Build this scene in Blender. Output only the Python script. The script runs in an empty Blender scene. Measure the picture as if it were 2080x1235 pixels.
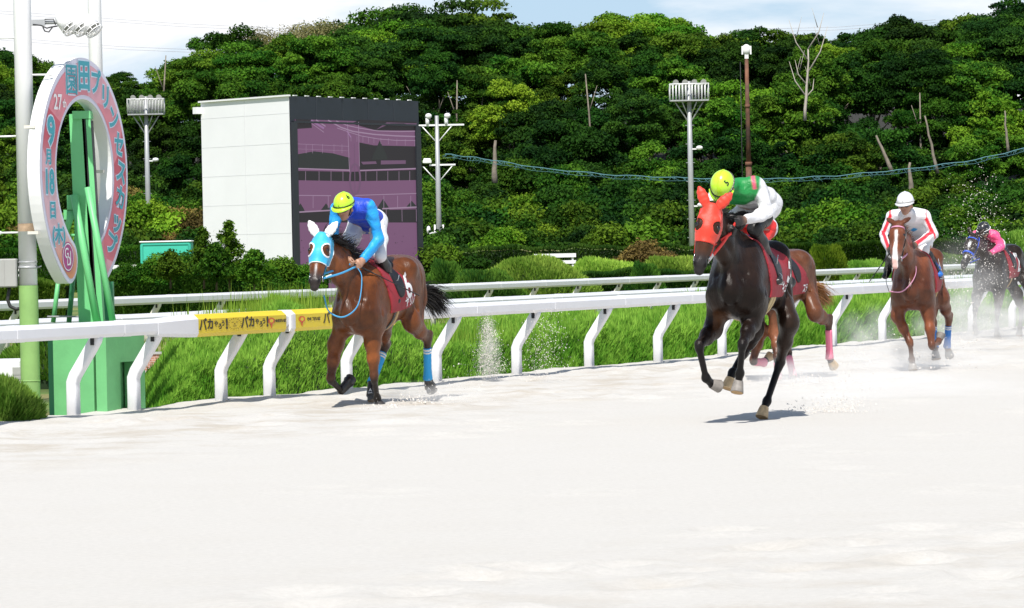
import bpy, bmesh, math, random
import numpy as np
from mathutils import Vector, Matrix, noise as mnoise
from mathutils.bvhtree import BVHTree
from math import sin, cos, pi, radians, sqrt, atan2
random.seed(7); RNG = np.random.default_rng(7)
scn = bpy.context.scene
COL = scn.collection

# ---------------------------------------------------------------- camera
F, CX, CY = 8500.0, 1040.0, 617.5
EYE = 1.58
PITCH, ROLL = radians(-0.73), radians(-1.2)
cd = bpy.data.cameras.new('camera'); cam = bpy.data.objects.new('camera', cd); COL.objects.link(cam)
cd.sensor_width = 36.0; cd.lens = 36.0 * F / 2080.0; cd.clip_start = 0.5; cd.clip_end = 5000
MCAM = Matrix.Rotation(pi/2 + PITCH, 3, 'X') @ Matrix.Rotation(ROLL, 3, 'Z')
cam.matrix_world = Matrix.Translation((0, 0, EYE)) @ MCAM.to_4x4()
scn.camera = cam
# ---------------------------------------------------------------- light
SUN = Vector((-0.10, -0.57, 0.80)).normalized()
w = bpy.data.worlds.new("World"); scn.world = w; w.use_nodes = True
nt = w.node_tree; nt.nodes.clear()
def N(nt, t, **kw):
    n = nt.nodes.new(t)
    for k, v in kw.items():
        if k in n.inputs.keys(): n.inputs[k].default_value = v
        else: setattr(n, k, v)
    return n
sky = N(nt, 'ShaderNodeTexSky', sky_type='NISHITA', sun_disc=False)
sky.sun_elevation = math.asin(SUN.z); sky.sun_rotation = atan2(SUN.x, SUN.y); sky.altitude = 20; sky.air_density = 1.0; sky.dust_density = 0.6
tc = N(nt, 'ShaderNodeTexCoord'); mp = N(nt, 'ShaderNodeMapping'); mp.inputs['Scale'].default_value = (5.0, 5.0, 15.0); mp.inputs['Location'].default_value = (2.3, 0.4, 0.55)
nz = N(nt, 'ShaderNodeTexNoise', Scale=1.6, Detail=7.0, Roughness=0.55); nz.inputs['Distortion'].default_value = 0.4
cr = N(nt, 'ShaderNodeValToRGB'); cr.color_ramp.elements[0].position = 0.43; cr.color_ramp.elements[1].position = 0.57
nt.links.new(tc.outputs['Generated'], mp.inputs[0]); nt.links.new(mp.outputs[0], nz.inputs[0]); nt.links.new(nz.outputs['Fac'], cr.inputs[0])
sx0 = N(nt, 'ShaderNodeSeparateXYZ'); el_ = N(nt, 'ShaderNodeMapRange'); el_.inputs[1].default_value = .12; el_.inputs[2].default_value = .40; el_.inputs[3].default_value = 1.0; el_.inputs[4].default_value = .12
nt.links.new(tc.outputs['Generated'], sx0.inputs[0]); nt.links.new(sx0.outputs['Z'], el_.inputs[0])
cm = N(nt, 'ShaderNodeMath', operation='MULTIPLY'); nt.links.new(cr.outputs[0], cm.inputs[0]); nt.links.new(el_.outputs[0], cm.inputs[1])
mx = N(nt, 'ShaderNodeMix', data_type='RGBA'); mx.inputs[7].default_value = (9.9, 10.0, 10.2, 1)
nt.links.new(cm.outputs[0], mx.inputs[0])
bm_ = N(nt, 'ShaderNodeMath', operation='MULTIPLY'); bm_.inputs[1].default_value = .75; nt.links.new(el_.outputs[0], bm_.inputs[0]); 
blu = N(nt, 'ShaderNodeMix', data_type='RGBA'); blu.inputs[0].default_value = .75; blu.inputs[7].default_value = (4.6, 6.6, 8.9, 1)
nt.links.new(sky.outputs[0], blu.inputs[6]); nt.links.new(blu.outputs[2], mx.inputs[6]); nt.links.new(bm_.outputs[0], blu.inputs[0])
bg = N(nt, 'ShaderNodeBackground', Strength=0.088); wo = N(nt, 'ShaderNodeOutputWorld')
nt.links.new(mx.outputs[2], bg.inputs[0]); nt.links.new(bg.outputs[0], wo.inputs[0])
sl = bpy.data.lights.new('sun', 'SUN'); so = bpy.data.objects.new('sun', sl); COL.objects.link(so)
sl.energy = 4.6; sl.angle = radians(0.5); sl.color = (1.0, 0.955, 0.89)
so.rotation_euler = SUN.to_track_quat('Z', 'Y').to_euler(); so.location = (0, 0, 60)
scn.view_settings.view_transform = 'Standard'; scn.view_settings.look = 'None'
scn.view_settings.exposure = 0.3; scn.view_settings.gamma = 1.0
scn.render.engine = 'CYCLES'
scn.cycles.use_denoising = True; scn.cycles.max_bounces = 6; scn.cycles.volume_bounces = 1; scn.cycles.transparent_max_bounces = 12
scn.cycles.diffuse_bounces = 3; scn.cycles.glossy_bounces = 2; scn.cycles.transmission_bounces = 3
scn.cycles.volume_step_rate = 1.0

# ---------------------------------------------------------------- pixel helpers (pixels of the 2080x1235 photograph)
def ray(px, py): return (MCAM @ Vector(((px-CX)/F, -(py-CY)/F, -1.0))).normalized()
def at(px, py, Y):
    d = ray(px, py); t = Y/d.y
    return Vector((d.x*t, Y, EYE + d.z*t))
def on_ground(px, py, z=0.0):
    d = ray(px, py); t = (z-EYE)/d.z
    return Vector((d.x*t, d.y*t, z))
MI = MCAM.inverted()
def proj(p):
    q = MI @ (Vector(p) - Vector((0, 0, EYE)))
    return (CX + F*q.x/-q.z, CY - F*q.y/-q.z)
# running rail line: direction D, infield side = I (left and away), track side = T
_d = ray(4553, 435.6); D = Vector((_d.x, _d.y, 0)).normalized(); T = Vector((D.y, -D.x, 0)); I = -T
R0 = on_ground(150, 850)
def R(s, o, z=0.0): return R0 + D*s + I*o + Vector((0, 0, z))     # s along the rail, o metres into the infield
def s_at(px, o=0.0, z=0.0):
    """rail coordinate s whose point (s, o, z) shows at photo column px"""
    lo, hi = -20.0, 400.0
    for _ in range(50):
        m = (lo+hi)/2
        if proj(R(m, o, z))[0] < px: lo = m
        else: hi = m
    return lo
# ---------------------------------------------------------------- materials
MATS = {}
def M(name, color=(.5,.5,.5), rough=.6, metal=0.0, spec=.5, var=0.0, vscale=6.0, bump=0.0, bscale=40.0, attr=None, coat=0.0, emit=None, estr=1.0, sheen=0.0, trans=0.0, vcol=None, flat_alpha=None):
    if name in MATS: return MATS[name]
    m = bpy.data.materials.new(name); m.use_nodes = True; MATS[name] = m
    t = m.node_tree; b = t.nodes['Principled BSDF']; L = t.links.new
    b.inputs['Base Color'].default_value = (*color, 1); b.inputs['Roughness'].default_value = rough
    b.inputs['Metallic'].default_value = metal; b.inputs['Specular IOR Level'].default_value = spec
    b.inputs['Coat Weight'].default_value = coat; b.inputs['Sheen Weight'].default_value = sheen
    src = None
    if attr:
        a = N(t, 'ShaderNodeAttribute', attribute_name=attr); src = a.outputs['Color']
    if var > 0 or bump > 0: co = N(t, 'ShaderNodeTexCoord')
    if var > 0:
        nz = N(t, 'ShaderNodeTexNoise', Scale=vscale, Detail=5.0, Roughness=0.6); L(co.outputs['Object'], nz.inputs['Vector'])
        mr = N(t, 'ShaderNodeMapRange'); mr.inputs[1].default_value = .3; mr.inputs[2].default_value = .7
        mr.inputs[3].default_value = 1-var; mr.inputs[4].default_value = 1+var; L(nz.outputs['Fac'], mr.inputs[0])
        mm = N(t, 'ShaderNodeMix', data_type='RGBA', blend_type='MULTIPLY'); mm.inputs[0].default_value = 1
        if src: L(src, mm.inputs[6])
        elif vcol:
            m2 = N(t, 'ShaderNodeMix', data_type='RGBA'); m2.inputs[6].default_value = (*color, 1); m2.inputs[7].default_value = (*vcol, 1)
            n2 = N(t, 'ShaderNodeTexNoise', Scale=vscale*.4, Detail=3.0); L(co.outputs['Object'], n2.inputs['Vector'])
            r2 = N(t, 'ShaderNodeValToRGB'); r2.color_ramp.elements[0].position = .42; r2.color_ramp.elements[1].position = .6
            L(n2.outputs['Fac'], r2.inputs[0]); L(r2.outputs[0], m2.inputs[0]); L(m2.outputs[2], mm.inputs[6])
        else: mm.inputs[6].default_value = (*color, 1)
        L(mr.outputs[0], mm.inputs[7]); src = mm.outputs[2]
    if src: L(src, b.inputs['Base Color'])
    if bump > 0:
        nb = N(t, 'ShaderNodeTexNoise', Scale=bscale, Detail=4.0); L(co.outputs['Object'], nb.inputs['Vector'])
        bp = N(t, 'ShaderNodeBump', Strength=bump, Distance=0.01); L(nb.outputs['Fac'], bp.inputs['Height']); L(bp.outputs[0], b.inputs['Normal'])
    if emit:
        b.inputs['Emission Color'].default_value = (*emit, 1); b.inputs['Emission Strength'].default_value = estr
    if trans > 0:
        tr = N(t, 'ShaderNodeBsdfTranslucent'); ms = N(t, 'ShaderNodeMixShader'); ms.inputs[0].default_value = trans
        if src: L(src, tr.inputs[0])
        else: tr.inputs[0].default_value = (*color, 1)
        L(b.outputs[0], ms.inputs[1]); L(tr.outputs[0], ms.inputs[2]); L(ms.outputs[0], t.nodes['Material Output'].inputs[0])
    return m

# ---------------------------------------------------------------- object helpers
def tag(o, label=None, cat=None, group=None, kind=None):
    if label: o['label'] = label
    if cat: o['category'] = cat
    if group: o['group'] = group
    if kind: o['kind'] = kind
    return o
def empty(name, loc=(0,0,0), rz=0.0):
    o = bpy.data.objects.new(name, None); COL.objects.link(o); o.location = loc; o.rotation_euler = (0,0,rz); o.empty_display_size = .2
    return o
def link(name, me, mats, parent=None):
    o = bpy.data.objects.new(name, me); COL.objects.link(o)
    for m in (mats if isinstance(mats, (list, tuple)) else [mats]): me.materials.append(m)
    if parent: o.parent = parent
    return o
def np_mesh(name, V, Fq, smooth=True, mat_index=None, attrs=None):
    """V (n,3); Fq (m,3|4) int array"""
    me = bpy.data.meshes.new(name); V = np.asarray(V, np.float32); Fq = np.asarray(Fq, np.int32)
    n, k = Fq.shape
    me.vertices.add(len(V)); me.vertices.foreach_set('co', V.ravel())
    me.loops.add(n*k); me.loops.foreach_set('vertex_index', Fq.ravel())
    me.polygons.add(n); me.polygons.foreach_set('loop_start', np.arange(0, n*k, k, dtype=np.int32))
    me.polygons.foreach_set('use_smooth', np.full(n, smooth))
    if mat_index is not None: me.polygons.foreach_set('material_index', np.asarray(mat_index, np.int32))
    if attrs:
        for an, (dom, arr) in attrs.items():
            a = me.color_attributes.new(an, 'FLOAT_COLOR', dom)
            arr = np.asarray(arr, np.float32)
            if arr.shape[1] == 3: arr = np.concatenate([arr, np.ones((len(arr), 1), np.float32)], 1)
            a.data.foreach_set('color', arr.ravel())
    me.update(calc_edges=True); me.validate()
    return me
class MB:
    """collects shapes in parent space and links them as one mesh object"""
    def __init__(s): s.v = []; s.f = []; s.m = []; s.sm = []
    def add(s, V, Fs, m=0, smooth=False):
        b = len(s.v); s.v += [tuple(p) for p in V]; s.f += [[i+b for i in f] for f in Fs]; s.m += [m]*len(Fs); s.sm += [smooth]*len(Fs)
        return s
    def box(s, c, size, m=0, axes=None, bev=0.0):
        c = Vector(c); hx, hy, hz = [q/2 for q in size]
        X, Y, Z = axes if axes else (Vector((1,0,0)), Vector((0,1,0)), Vector((0,0,1)))
        if bev <= 0:
            P = [c + X*(a*hx) + Y*(b*hy) + Z*(d*hz) for d in (-1,1) for a, b in ((-1,-1),(1,-1),(1,1),(-1,1))]
            s.add(P, [(3,2,1,0),(4,5,6,7),(0,1,5,4),(1,2,6,5),(2,3,7,6),(3,0,4,7)], m)
        else:
            bev = min(bev, hx*.95, hy*.95, hz*.95)
            rings = []
            for z, ins in ((-hz, bev), (-hz+bev, 0), (hz-bev, 0), (hz, bev)):
                a, b = hx-ins, hy-ins
                q = [(-a, -b+bev*(ins==0)), (-a+bev*(ins==0), -b), (a-bev*(ins==0), -b), (a, -b+bev*(ins==0)), (a, b-bev*(ins==0)), (a-bev*(ins==0), b), (-a+bev*(ins==0), b), (-a, b-bev*(ins==0))]
                rings.append([c + X*u + Y*v + Z*z for u, v in q])
            P = [p for r in rings for p in r]; Fs = [tuple(range(7, -1, -1)), tuple(range(24, 32))]
            for k in range(3):
                for i in range(8):
                    j = (i+1) % 8; Fs.append((k*8+i, k*8+j, (k+1)*8+j, (k+1)*8+i))
            s.add(P, Fs, m)
        return s
    def tube(s, pts, rad, seg=10, m=0, cap=True, smooth=True, up=None):
        pts = [Vector(p) for p in pts]; n = len(pts)
        rad = rad if isinstance(rad, (list, tuple)) else [rad]*n
        P = []; ref = None
        for i, p in enumerate(pts):
            t = (pts[min(i+1, n-1)] - pts[max(i-1, 0)]).normalized()
            if ref is None:
                ref = Vector(up) if up is not None else (Vector((0,0,1)) if abs(t.z) < .9 else Vector((1,0,0)))
            u = t.cross(ref).normalized(); v = u.cross(t).normalized(); ref = v
            r = rad[i]; ra, rb = r if isinstance(r, tuple) else (r, r)
            for k in range(seg):
                a = 2*pi*k/seg; P.append(p + u*(cos(a)*ra) + v*(sin(a)*rb))
        Fs = [(i*seg+k, i*seg+(k+1) % seg, (i+1)*seg+(k+1) % seg, (i+1)*seg+k) for i in range(n-1) for k in range(seg)]
        b = len(s.v); s.add(P, Fs, m, smooth)
        if cap: s.f += [[b+k for k in range(seg-1, -1, -1)], [b+(n-1)*seg+k for k in range(seg)]]; s.m += [m, m]; s.sm += [False, False]
        return s
    def sweep(s, prof, stations, m=0, cap=True, smooth=False, mfun=None):
        """prof: list of (a,b); stations: list of (origin, A axis, B axis, scale)"""
        n = len(prof); P = [Vector(o) + Vector(A)*(a*sc) + Vector(B)*(b*sc) for o, A, B, sc in stations for a, b in prof]
        for i in range(len(stations)-1):
            pass
        b0 = len(s.v); s.v += [tuple(p) for p in P]
        for i in range(len(stations)-1):
            for k in range(n):
                s.f.append([b0+i*n+k, b0+i*n+(k+1) % n, b0+(i+1)*n+(k+1) % n, b0+(i+1)*n+k]); s.m.append(mfun(i, k) if mfun else m); s.sm.append(smooth)
        if cap:
            s.f += [[b0+k for k in range(n-1, -1, -1)], [b0+(len(stations)-1)*n+k for k in range(n)]]; s.m += [m, m]; s.sm += [False, False]
        return s
    def sphere(s, c, r, seg=12, rings=8, m=0, axes=None):
        c = Vector(c); r = r if isinstance(r, (tuple, list)) else (r, r, r)
        X, Y, Z = axes if axes else (Vector((1,0,0)), Vector((0,1,0)), Vector((0,0,1)))
        P = [c + Z*r[2]]
        for i in range(1, rings):
            a = pi*i/rings
            for k in range(seg):
                b = 2*pi*k/seg; P.append(c + X*(r[0]*sin(a)*cos(b)) + Y*(r[1]*sin(a)*sin(b)) + Z*(r[2]*cos(a)))
        P.append(c - Z*r[2]); Fs = []
        for k in range(seg): Fs.append((0, 1+k, 1+(k+1) % seg)); Fs.append((len(P)-1, 1+(rings-2)*seg+(k+1) % seg, 1+(rings-2)*seg+k))
        for i in range(rings-2):
            for k in range(seg): Fs.append((1+i*seg+k, 1+(i+1)*seg+k, 1+(i+1)*seg+(k+1) % seg, 1+i*seg+(k+1) % seg))
        return s.add(P, Fs, m, True)
    def build(s, name, mats, parent=None, recalc=True):
        me = bpy.data.meshes.new(name); me.from_pydata(s.v, [], s.f)
        me.polygons.foreach_set('material_index', s.m); me.polygons.foreach_set('use_smooth', s.sm)
        if recalc:
            bm = bmesh.new(); bm.from_mesh(me); bmesh.ops.recalc_face_normals(bm, faces=bm.faces); bm.to_mesh(me); bm.free()
        me.update()
        return link(name, me, mats, parent)
_tx = {}
def text_geo(body, size=1.0, bold=0.0, ax='CENTER', shear=0.0, extrude=0.0, squeeze=1.0, spacing=1.0):
    """glyph outline triangles: (verts Nx2 list, faces)"""
    c = bpy.data.curves.new('lettering', 'FONT'); c.body = body; c.size = size; c.offset = bold; c.align_x = ax; c.align_y = 'CENTER'
    c.shear = shear; c.resolution_u = 3; c.space_character = spacing
    o = bpy.data.objects.new('lettering', c); COL.objects.link(o)
    me = bpy.data.meshes.new_from_object(o.evaluated_get(bpy.context.evaluated_depsgraph_get()))
    V = [(v.co.x*squeeze, v.co.y) for v in me.vertices]; Fs = [tuple(p.vertices) for p in me.polygons]
    bpy.data.objects.remove(o); bpy.data.curves.remove(c); bpy.data.meshes.remove(me)
    return V, Fs
# ================================================================ terrain
ZI = -0.19                                  # level of the infield beyond the running rail
def smooth(a, b, x): t = np.clip((x-a)/(b-a), 0, 1); return t*t*(3-2*t)
def terrain_z(x, y):
    x = np.asarray(x, float); y = np.asarray(y, float)
    z = ZI + 1.75*smooth(150, 205, y) + 10.5*smooth(222, 322, y)
    z = z + 0.05*np.sin(x*.31+y*.17)*smooth(60, 90, y) + .25*np.sin(x*.13+1)*smooth(160, 200, y)
    return z
def grid_mesh(name, P, nu, nv, mats, attrs=None):
    idx = np.arange(nu*nv).reshape(nu, nv)
    Fq = np.stack([idx[:-1,:-1], idx[1:,:-1], idx[1:,1:], idx[:-1,1:]], -1).reshape(-1, 4)
    return link(name, np_mesh(name, P, Fq, True, attrs=attrs), mats)
def fbm(x, y, seed, octs=((1.0, 1.0), (2.1, .5), (4.3, .25), (8.7, .12))):
    """cheap value noise on arrays"""
    r = np.random.default_rng(seed); T_ = r.random((64, 64)); out = 0
    for f, a in octs:
        u = np.asarray(x)*f + 13.7*f; v = np.asarray(y)*f + 5.1*f
        i = np.floor(u).astype(int); j = np.floor(v).astype(int); fu = u-i; fv = v-j
        fu = fu*fu*(3-2*fu); fv = fv*fv*(3-2*fv); g = lambda a_, b_: T_[a_ % 64, b_ % 64]
        out = out + a*((g(i,j)*(1-fu)+g(i+1,j)*fu)*(1-fv) + (g(i,j+1)*(1-fu)+g(i+1,j+1)*fu)*fv - .5)
    return out
# far ground reaching the horizon
m_grass = M('field_grass', (.085, .15, .02), .9, var=.45, vscale=.9, bump=.8, bscale=14, vcol=(.20, .19, .06))
t = m_grass.node_tree
# leaf litter under the wood, coloured dark so tree gaps read as deep shade
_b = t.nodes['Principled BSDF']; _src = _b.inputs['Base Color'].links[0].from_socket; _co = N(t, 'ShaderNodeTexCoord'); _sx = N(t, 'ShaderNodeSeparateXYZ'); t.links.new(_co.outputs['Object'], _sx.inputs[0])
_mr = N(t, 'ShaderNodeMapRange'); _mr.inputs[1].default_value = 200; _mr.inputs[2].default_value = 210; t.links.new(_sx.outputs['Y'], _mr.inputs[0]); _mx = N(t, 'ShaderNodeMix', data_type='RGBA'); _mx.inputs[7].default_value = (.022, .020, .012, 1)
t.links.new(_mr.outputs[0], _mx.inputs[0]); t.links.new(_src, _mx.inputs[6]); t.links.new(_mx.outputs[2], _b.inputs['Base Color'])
xs = np.concatenate([np.linspace(-1800, -110, 8), np.linspace(-100, 110, 150), np.linspace(140, 1800, 8)])
ys = np.concatenate([np.linspace(-400, 30, 5), np.linspace(36, 320, 240), np.linspace(360, 3500, 9)])
X, Y = np.meshgrid(xs, ys, indexing='ij')
Zt = terrain_z(X, Y)
O_ = (X-R0.x)*I.x + (Y-R0.y)*I.y
Zt = Zt - .35*(1-smooth(-.6, .3, O_))
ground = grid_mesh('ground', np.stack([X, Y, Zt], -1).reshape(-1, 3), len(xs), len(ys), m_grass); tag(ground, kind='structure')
# the sand track, its loose edge banked under the rail posts
def sand_mat():
    m = M('track_sand', (.60, .565, .515), .95, spec=.15)
    t = m.node_tree; b = t.nodes['Principled BSDF']; L = t.links.new
    co = N(t, 'ShaderNodeTexCoord'); mp = N(t, 'ShaderNodeMapping'); mp.inputs['Rotation'].default_value = (0, 0, -atan2(D.x, D.y)*-1)
    L(co.outputs['Object'], mp.inputs[0])
    a = N(t, 'ShaderNodeAttribute', attribute_name='damp')
    n1 = N(t, 'ShaderNodeTexNoise', Scale=1.3, Detail=8.0, Roughness=.65); L(co.outputs['Object'], n1.inputs[0])
    n2 = N(t, 'ShaderNodeTexNoise', Scale=22, Detail=5.0, Roughness=.7); L(co.outputs['Object'], n2.inputs[0])
    r1 = N(t, 'ShaderNodeValToRGB'); r1.color_ramp.elements[0].position = .46; r1.color_ramp.elements[1].position = .62; L(n1.outputs['Fac'], r1.inputs[0])
    mu = N(t, 'ShaderNodeMath', operation='MULTIPLY'); L(a.outputs['Fac'], mu.inputs[0]); L(r1.outputs[0], mu.inputs[1])
    mx = N(t, 'ShaderNodeMix', data_type='RGBA'); mx.inputs[6].default_value = (.57, .552, .518, 1); mx.inputs[7].default_value = (.485, .445, .385, 1); L(mu.outputs[0], mx.inputs[0])
    mr = N(t, 'ShaderNodeMapRange'); mr.inputs[1].default_value = .3; mr.inputs[2].default_value = .7; mr.inputs[3].default_value = .92; mr.inputs[4].default_value = 1.05; L(n2.outputs['Fac'], mr.inputs[0])
    mm = N(t, 'ShaderNodeMix', data_type='RGBA', blend_type='MULTIPLY'); mm.inputs[0].default_value = 1; L(mx.outputs[2], mm.inputs[6]); L(mr.outputs[0], mm.inputs[7])
    L(mm.outputs[2], b.inputs['Base Color'])
    nb = N(t, 'ShaderNodeTexNoise', Scale=60, Detail=6.0, Roughness=.8); L(co.outputs['Object'], nb.inputs[0])
    bp = N(t, 'ShaderNodeBump', Strength=.55, Distance=.012); L(nb.outputs['Fac'], bp.inputs['Height']); L(bp.outputs[0], b.inputs['Normal'])
    return m
ss = np.concatenate([np.linspace(-45, -31, 10), np.arange(-30, -6, .10), np.arange(-5.9, 40, .11), np.arange(40, 75, .35), np.linspace(76, 260, 40)])
oo = np.concatenate([np.array([.62, .5, .42, .36, .3, .24]), np.arange(.18, -21, -.11), np.linspace(-21.3, -27, 15), np.linspace(-28, -70, 12)])
S, O = np.meshgrid(ss, oo, indexing='ij')
zz = np.zeros_like(S)
lump = fbm(S*1.1, O*1.6, 3); fine = fbm(S*3.1, O*4.0, 4, ((1,1),(2.3,.6)))
near = 1-smooth(-4.5, -1.0, -(-O)) if False else smooth(-6.5, -2.0, O)
zz += .026*lump*(.3+near) + .011*fine*(.3+near*1.1)
zz += .03*smooth(-.6, .1, O)
# hoof prints churned into the near sand and along the running line
rg = np.random.default_rng(5)
def prints(n, s0, s1, o0, o1, dep):
    global zz
    for _ in range(n):
        a, b = rg.uniform(s0, s1), rg.uniform(o0, o1); r = rg.uniform(.10, .19)
        i0, i1 = np.searchsorted(ss, [a-.7, a+.7]); j = np.where(np.abs(oo-b) < .7)[0]
        if len(j) == 0 or i1 <= i0: continue
        sub = np.hypot((S[i0:i1, j[0]:j[-1]+1]-a)/1.5, O[i0:i1, j[0]:j[-1]+1]-b)
        zz[i0:i1, j[0]:j[-1]+1] += dep*(-np.exp(-(sub/r)**2) + .8*np.exp(-((sub-r*1.6)/(r*.6))**2))
prints(150, -4, 40, -6.0, -.6, .034)
prints(46, -21, -14.5, -17.5, -11, .030); prints(26, -16, -8, -21, -14, .020); prints(30, -12, 6, -13, -7, .012)
prints(25, 0, 22, -11, -7, .014)
zz = np.where(O > .3, zz - (O-.3)*1.1, zz)
edge = .09*fbm(S*1.7, S*.2, 9)
base = np.array(R0)[None, None, :] + S[..., None]*np.array(D) + (O + edge*(O > .2))[..., None]*np.array(I)
base[..., 2] += zz
damp = np.clip(.9*smooth(-5.5, -2.5, O)*(1-.8*smooth(-.9, -.2, O)) + .5*np.exp(-((O+14.5)/2.4)**2)*np.exp(-((S+18.5)/3.5)**2), 0, 1)*(1-.75*smooth(14, 30, S)) + .06
track = grid_mesh('sand_track', base.reshape(-1, 3), len(ss), len(oo), sand_mat(), attrs={'damp': ('POINT', np.repeat(damp.reshape(-1, 1), 3, 1))}); tag(track, kind='structure')

# ================================================================ rails
m_white = M('white_gloss_plastic', (.78, .78, .80), .32, var=.03, vscale=2.5)
m_white2 = M('weathered_white_paint', (.74, .74, .75), .45, var=.06, vscale=3.0)
m_cream = M('yellowed_plastic_post', (.72, .69, .60), .5, var=.08, vscale=3)
m_dark = M('black_rubber', (.02, .02, .022), .6)
m_padY = M('yellow_vinyl_pad', (.80, .60, .015), .38, var=.03, vscale=4)
m_ink = M('black_print', (.03, .022, .01), .5)
m_ink2 = M('faded_brown_print', (.30, .21, .01), .5)
m_redink = M('red_print', (.75, .13, .03), .5)
BEAM = [(-.085, -.055), (-.055, -.095), (.06, -.095), (.085, -.06), (.085, .055), (.055, .09), (-.045, .09), (-.085, .04)]   # (toward infield, up)
def rail(name, label, o0, z0, sposts, s0, s1, scale=1.0, h=1.0, over=.28, cat='running rail', pw=.105, joints=True, post_mat=None, zig=True, r=.072):
    root = tag(empty(name, R((s0+s1)/2, o0, z0)), label, cat)
    off = Vector(root.location)
    P = lambda s, o, z: R(s, o0+o, z0+z) - off
    zc = h - .095*scale; b = MB()
    if scale > 0: b.sweep(BEAM, [(P(s_, -over, zc), I, Vector((0,0,1)), scale) for s_ in (s0, s1)])
    # sleeves where beam sections meet
    if joints:
        for k, s_ in enumerate(sposts):
            c = s_ + .55
            b.sweep(BEAM, [(P(c-.09, -over, zc), I, Vector((0,0,1)), scale*1.035), (P(c+.09, -over, zc), I, Vector((0,0,1)), scale*1.035)])
    bo = b.build('beam', m_white, root)
    bo.location = (0,0,0)
    proto = None
    for s_ in sposts:
        if proto is None:
            q = MB(); A = Vector((0,0,0))
            up = [(0, 0, -.12), (0, 0, .30), (0, 0, .36), (-.03, 0, .43), (-.215, 0, .70), (-.262, 0, .775), (-.28, 0, zc-.06*scale)]
            pts = [A + I*a + Vector((0,0,c)) for a, _, c in up]; st_ = []; hw, cr_ = r*.80, r*.30
            prof = [(-hw, -hw+cr_), (-hw+cr_*.3, -hw+cr_*.3), (-hw+cr_, -hw), (hw-cr_, -hw), (hw-cr_*.3, -hw+cr_*.3), (hw, -hw+cr_), (hw, hw-cr_), (hw-cr_*.3, hw-cr_*.3), (hw-cr_, hw), (-hw+cr_, hw), (-hw+cr_*.3, hw-cr_*.3), (-hw, hw-cr_)]
            for i_, p_ in enumerate(pts):
                t_ = (pts[min(i_+1, len(pts)-1)] - pts[max(i_-1, 0)]).normalized(); st_.append((p_, D.cross(t_).normalized(), D, 1.0))
            q.sweep(prof, st_, smooth=True)
            proto = q.build('post', post_mat or m_white, root); o = proto
            q = MB(); q.box(I*-.262 - D*.068 + Vector((0,0,.78)), (.035, .02, .10), axes=(I, D, Vector((0,0,1)))); clip = q.build('clip', m_dark, proto)
        else:
            o = proto.copy(); COL.objects.link(o); o.parent = root
            c2 = clip.copy(); COL.objects.link(c2); c2.parent = o
        o.location = P(s_, 0, 0)
    return root, P, zc
px_main = [-75, 150, 273, 450, 548, 705, 887, 1050, 1197, 1337, 1467]
sp = [s_at(x) for x in px_main]
print('post s', [round(q, 2) for q in sp], 'D', D[:], 'R0', R0[:])
st = (s_at(1337)-s_at(1050))/2
while sp[-1] < 75: sp.append(sp[-1]+st)
rail_main, PM, zcm = rail('running_rail', 'nearest white racecourse rail with kinked posts standing at the edge of the sand', 0, 0, sp, -12, 78, h=.965, scale=.86)
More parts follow.
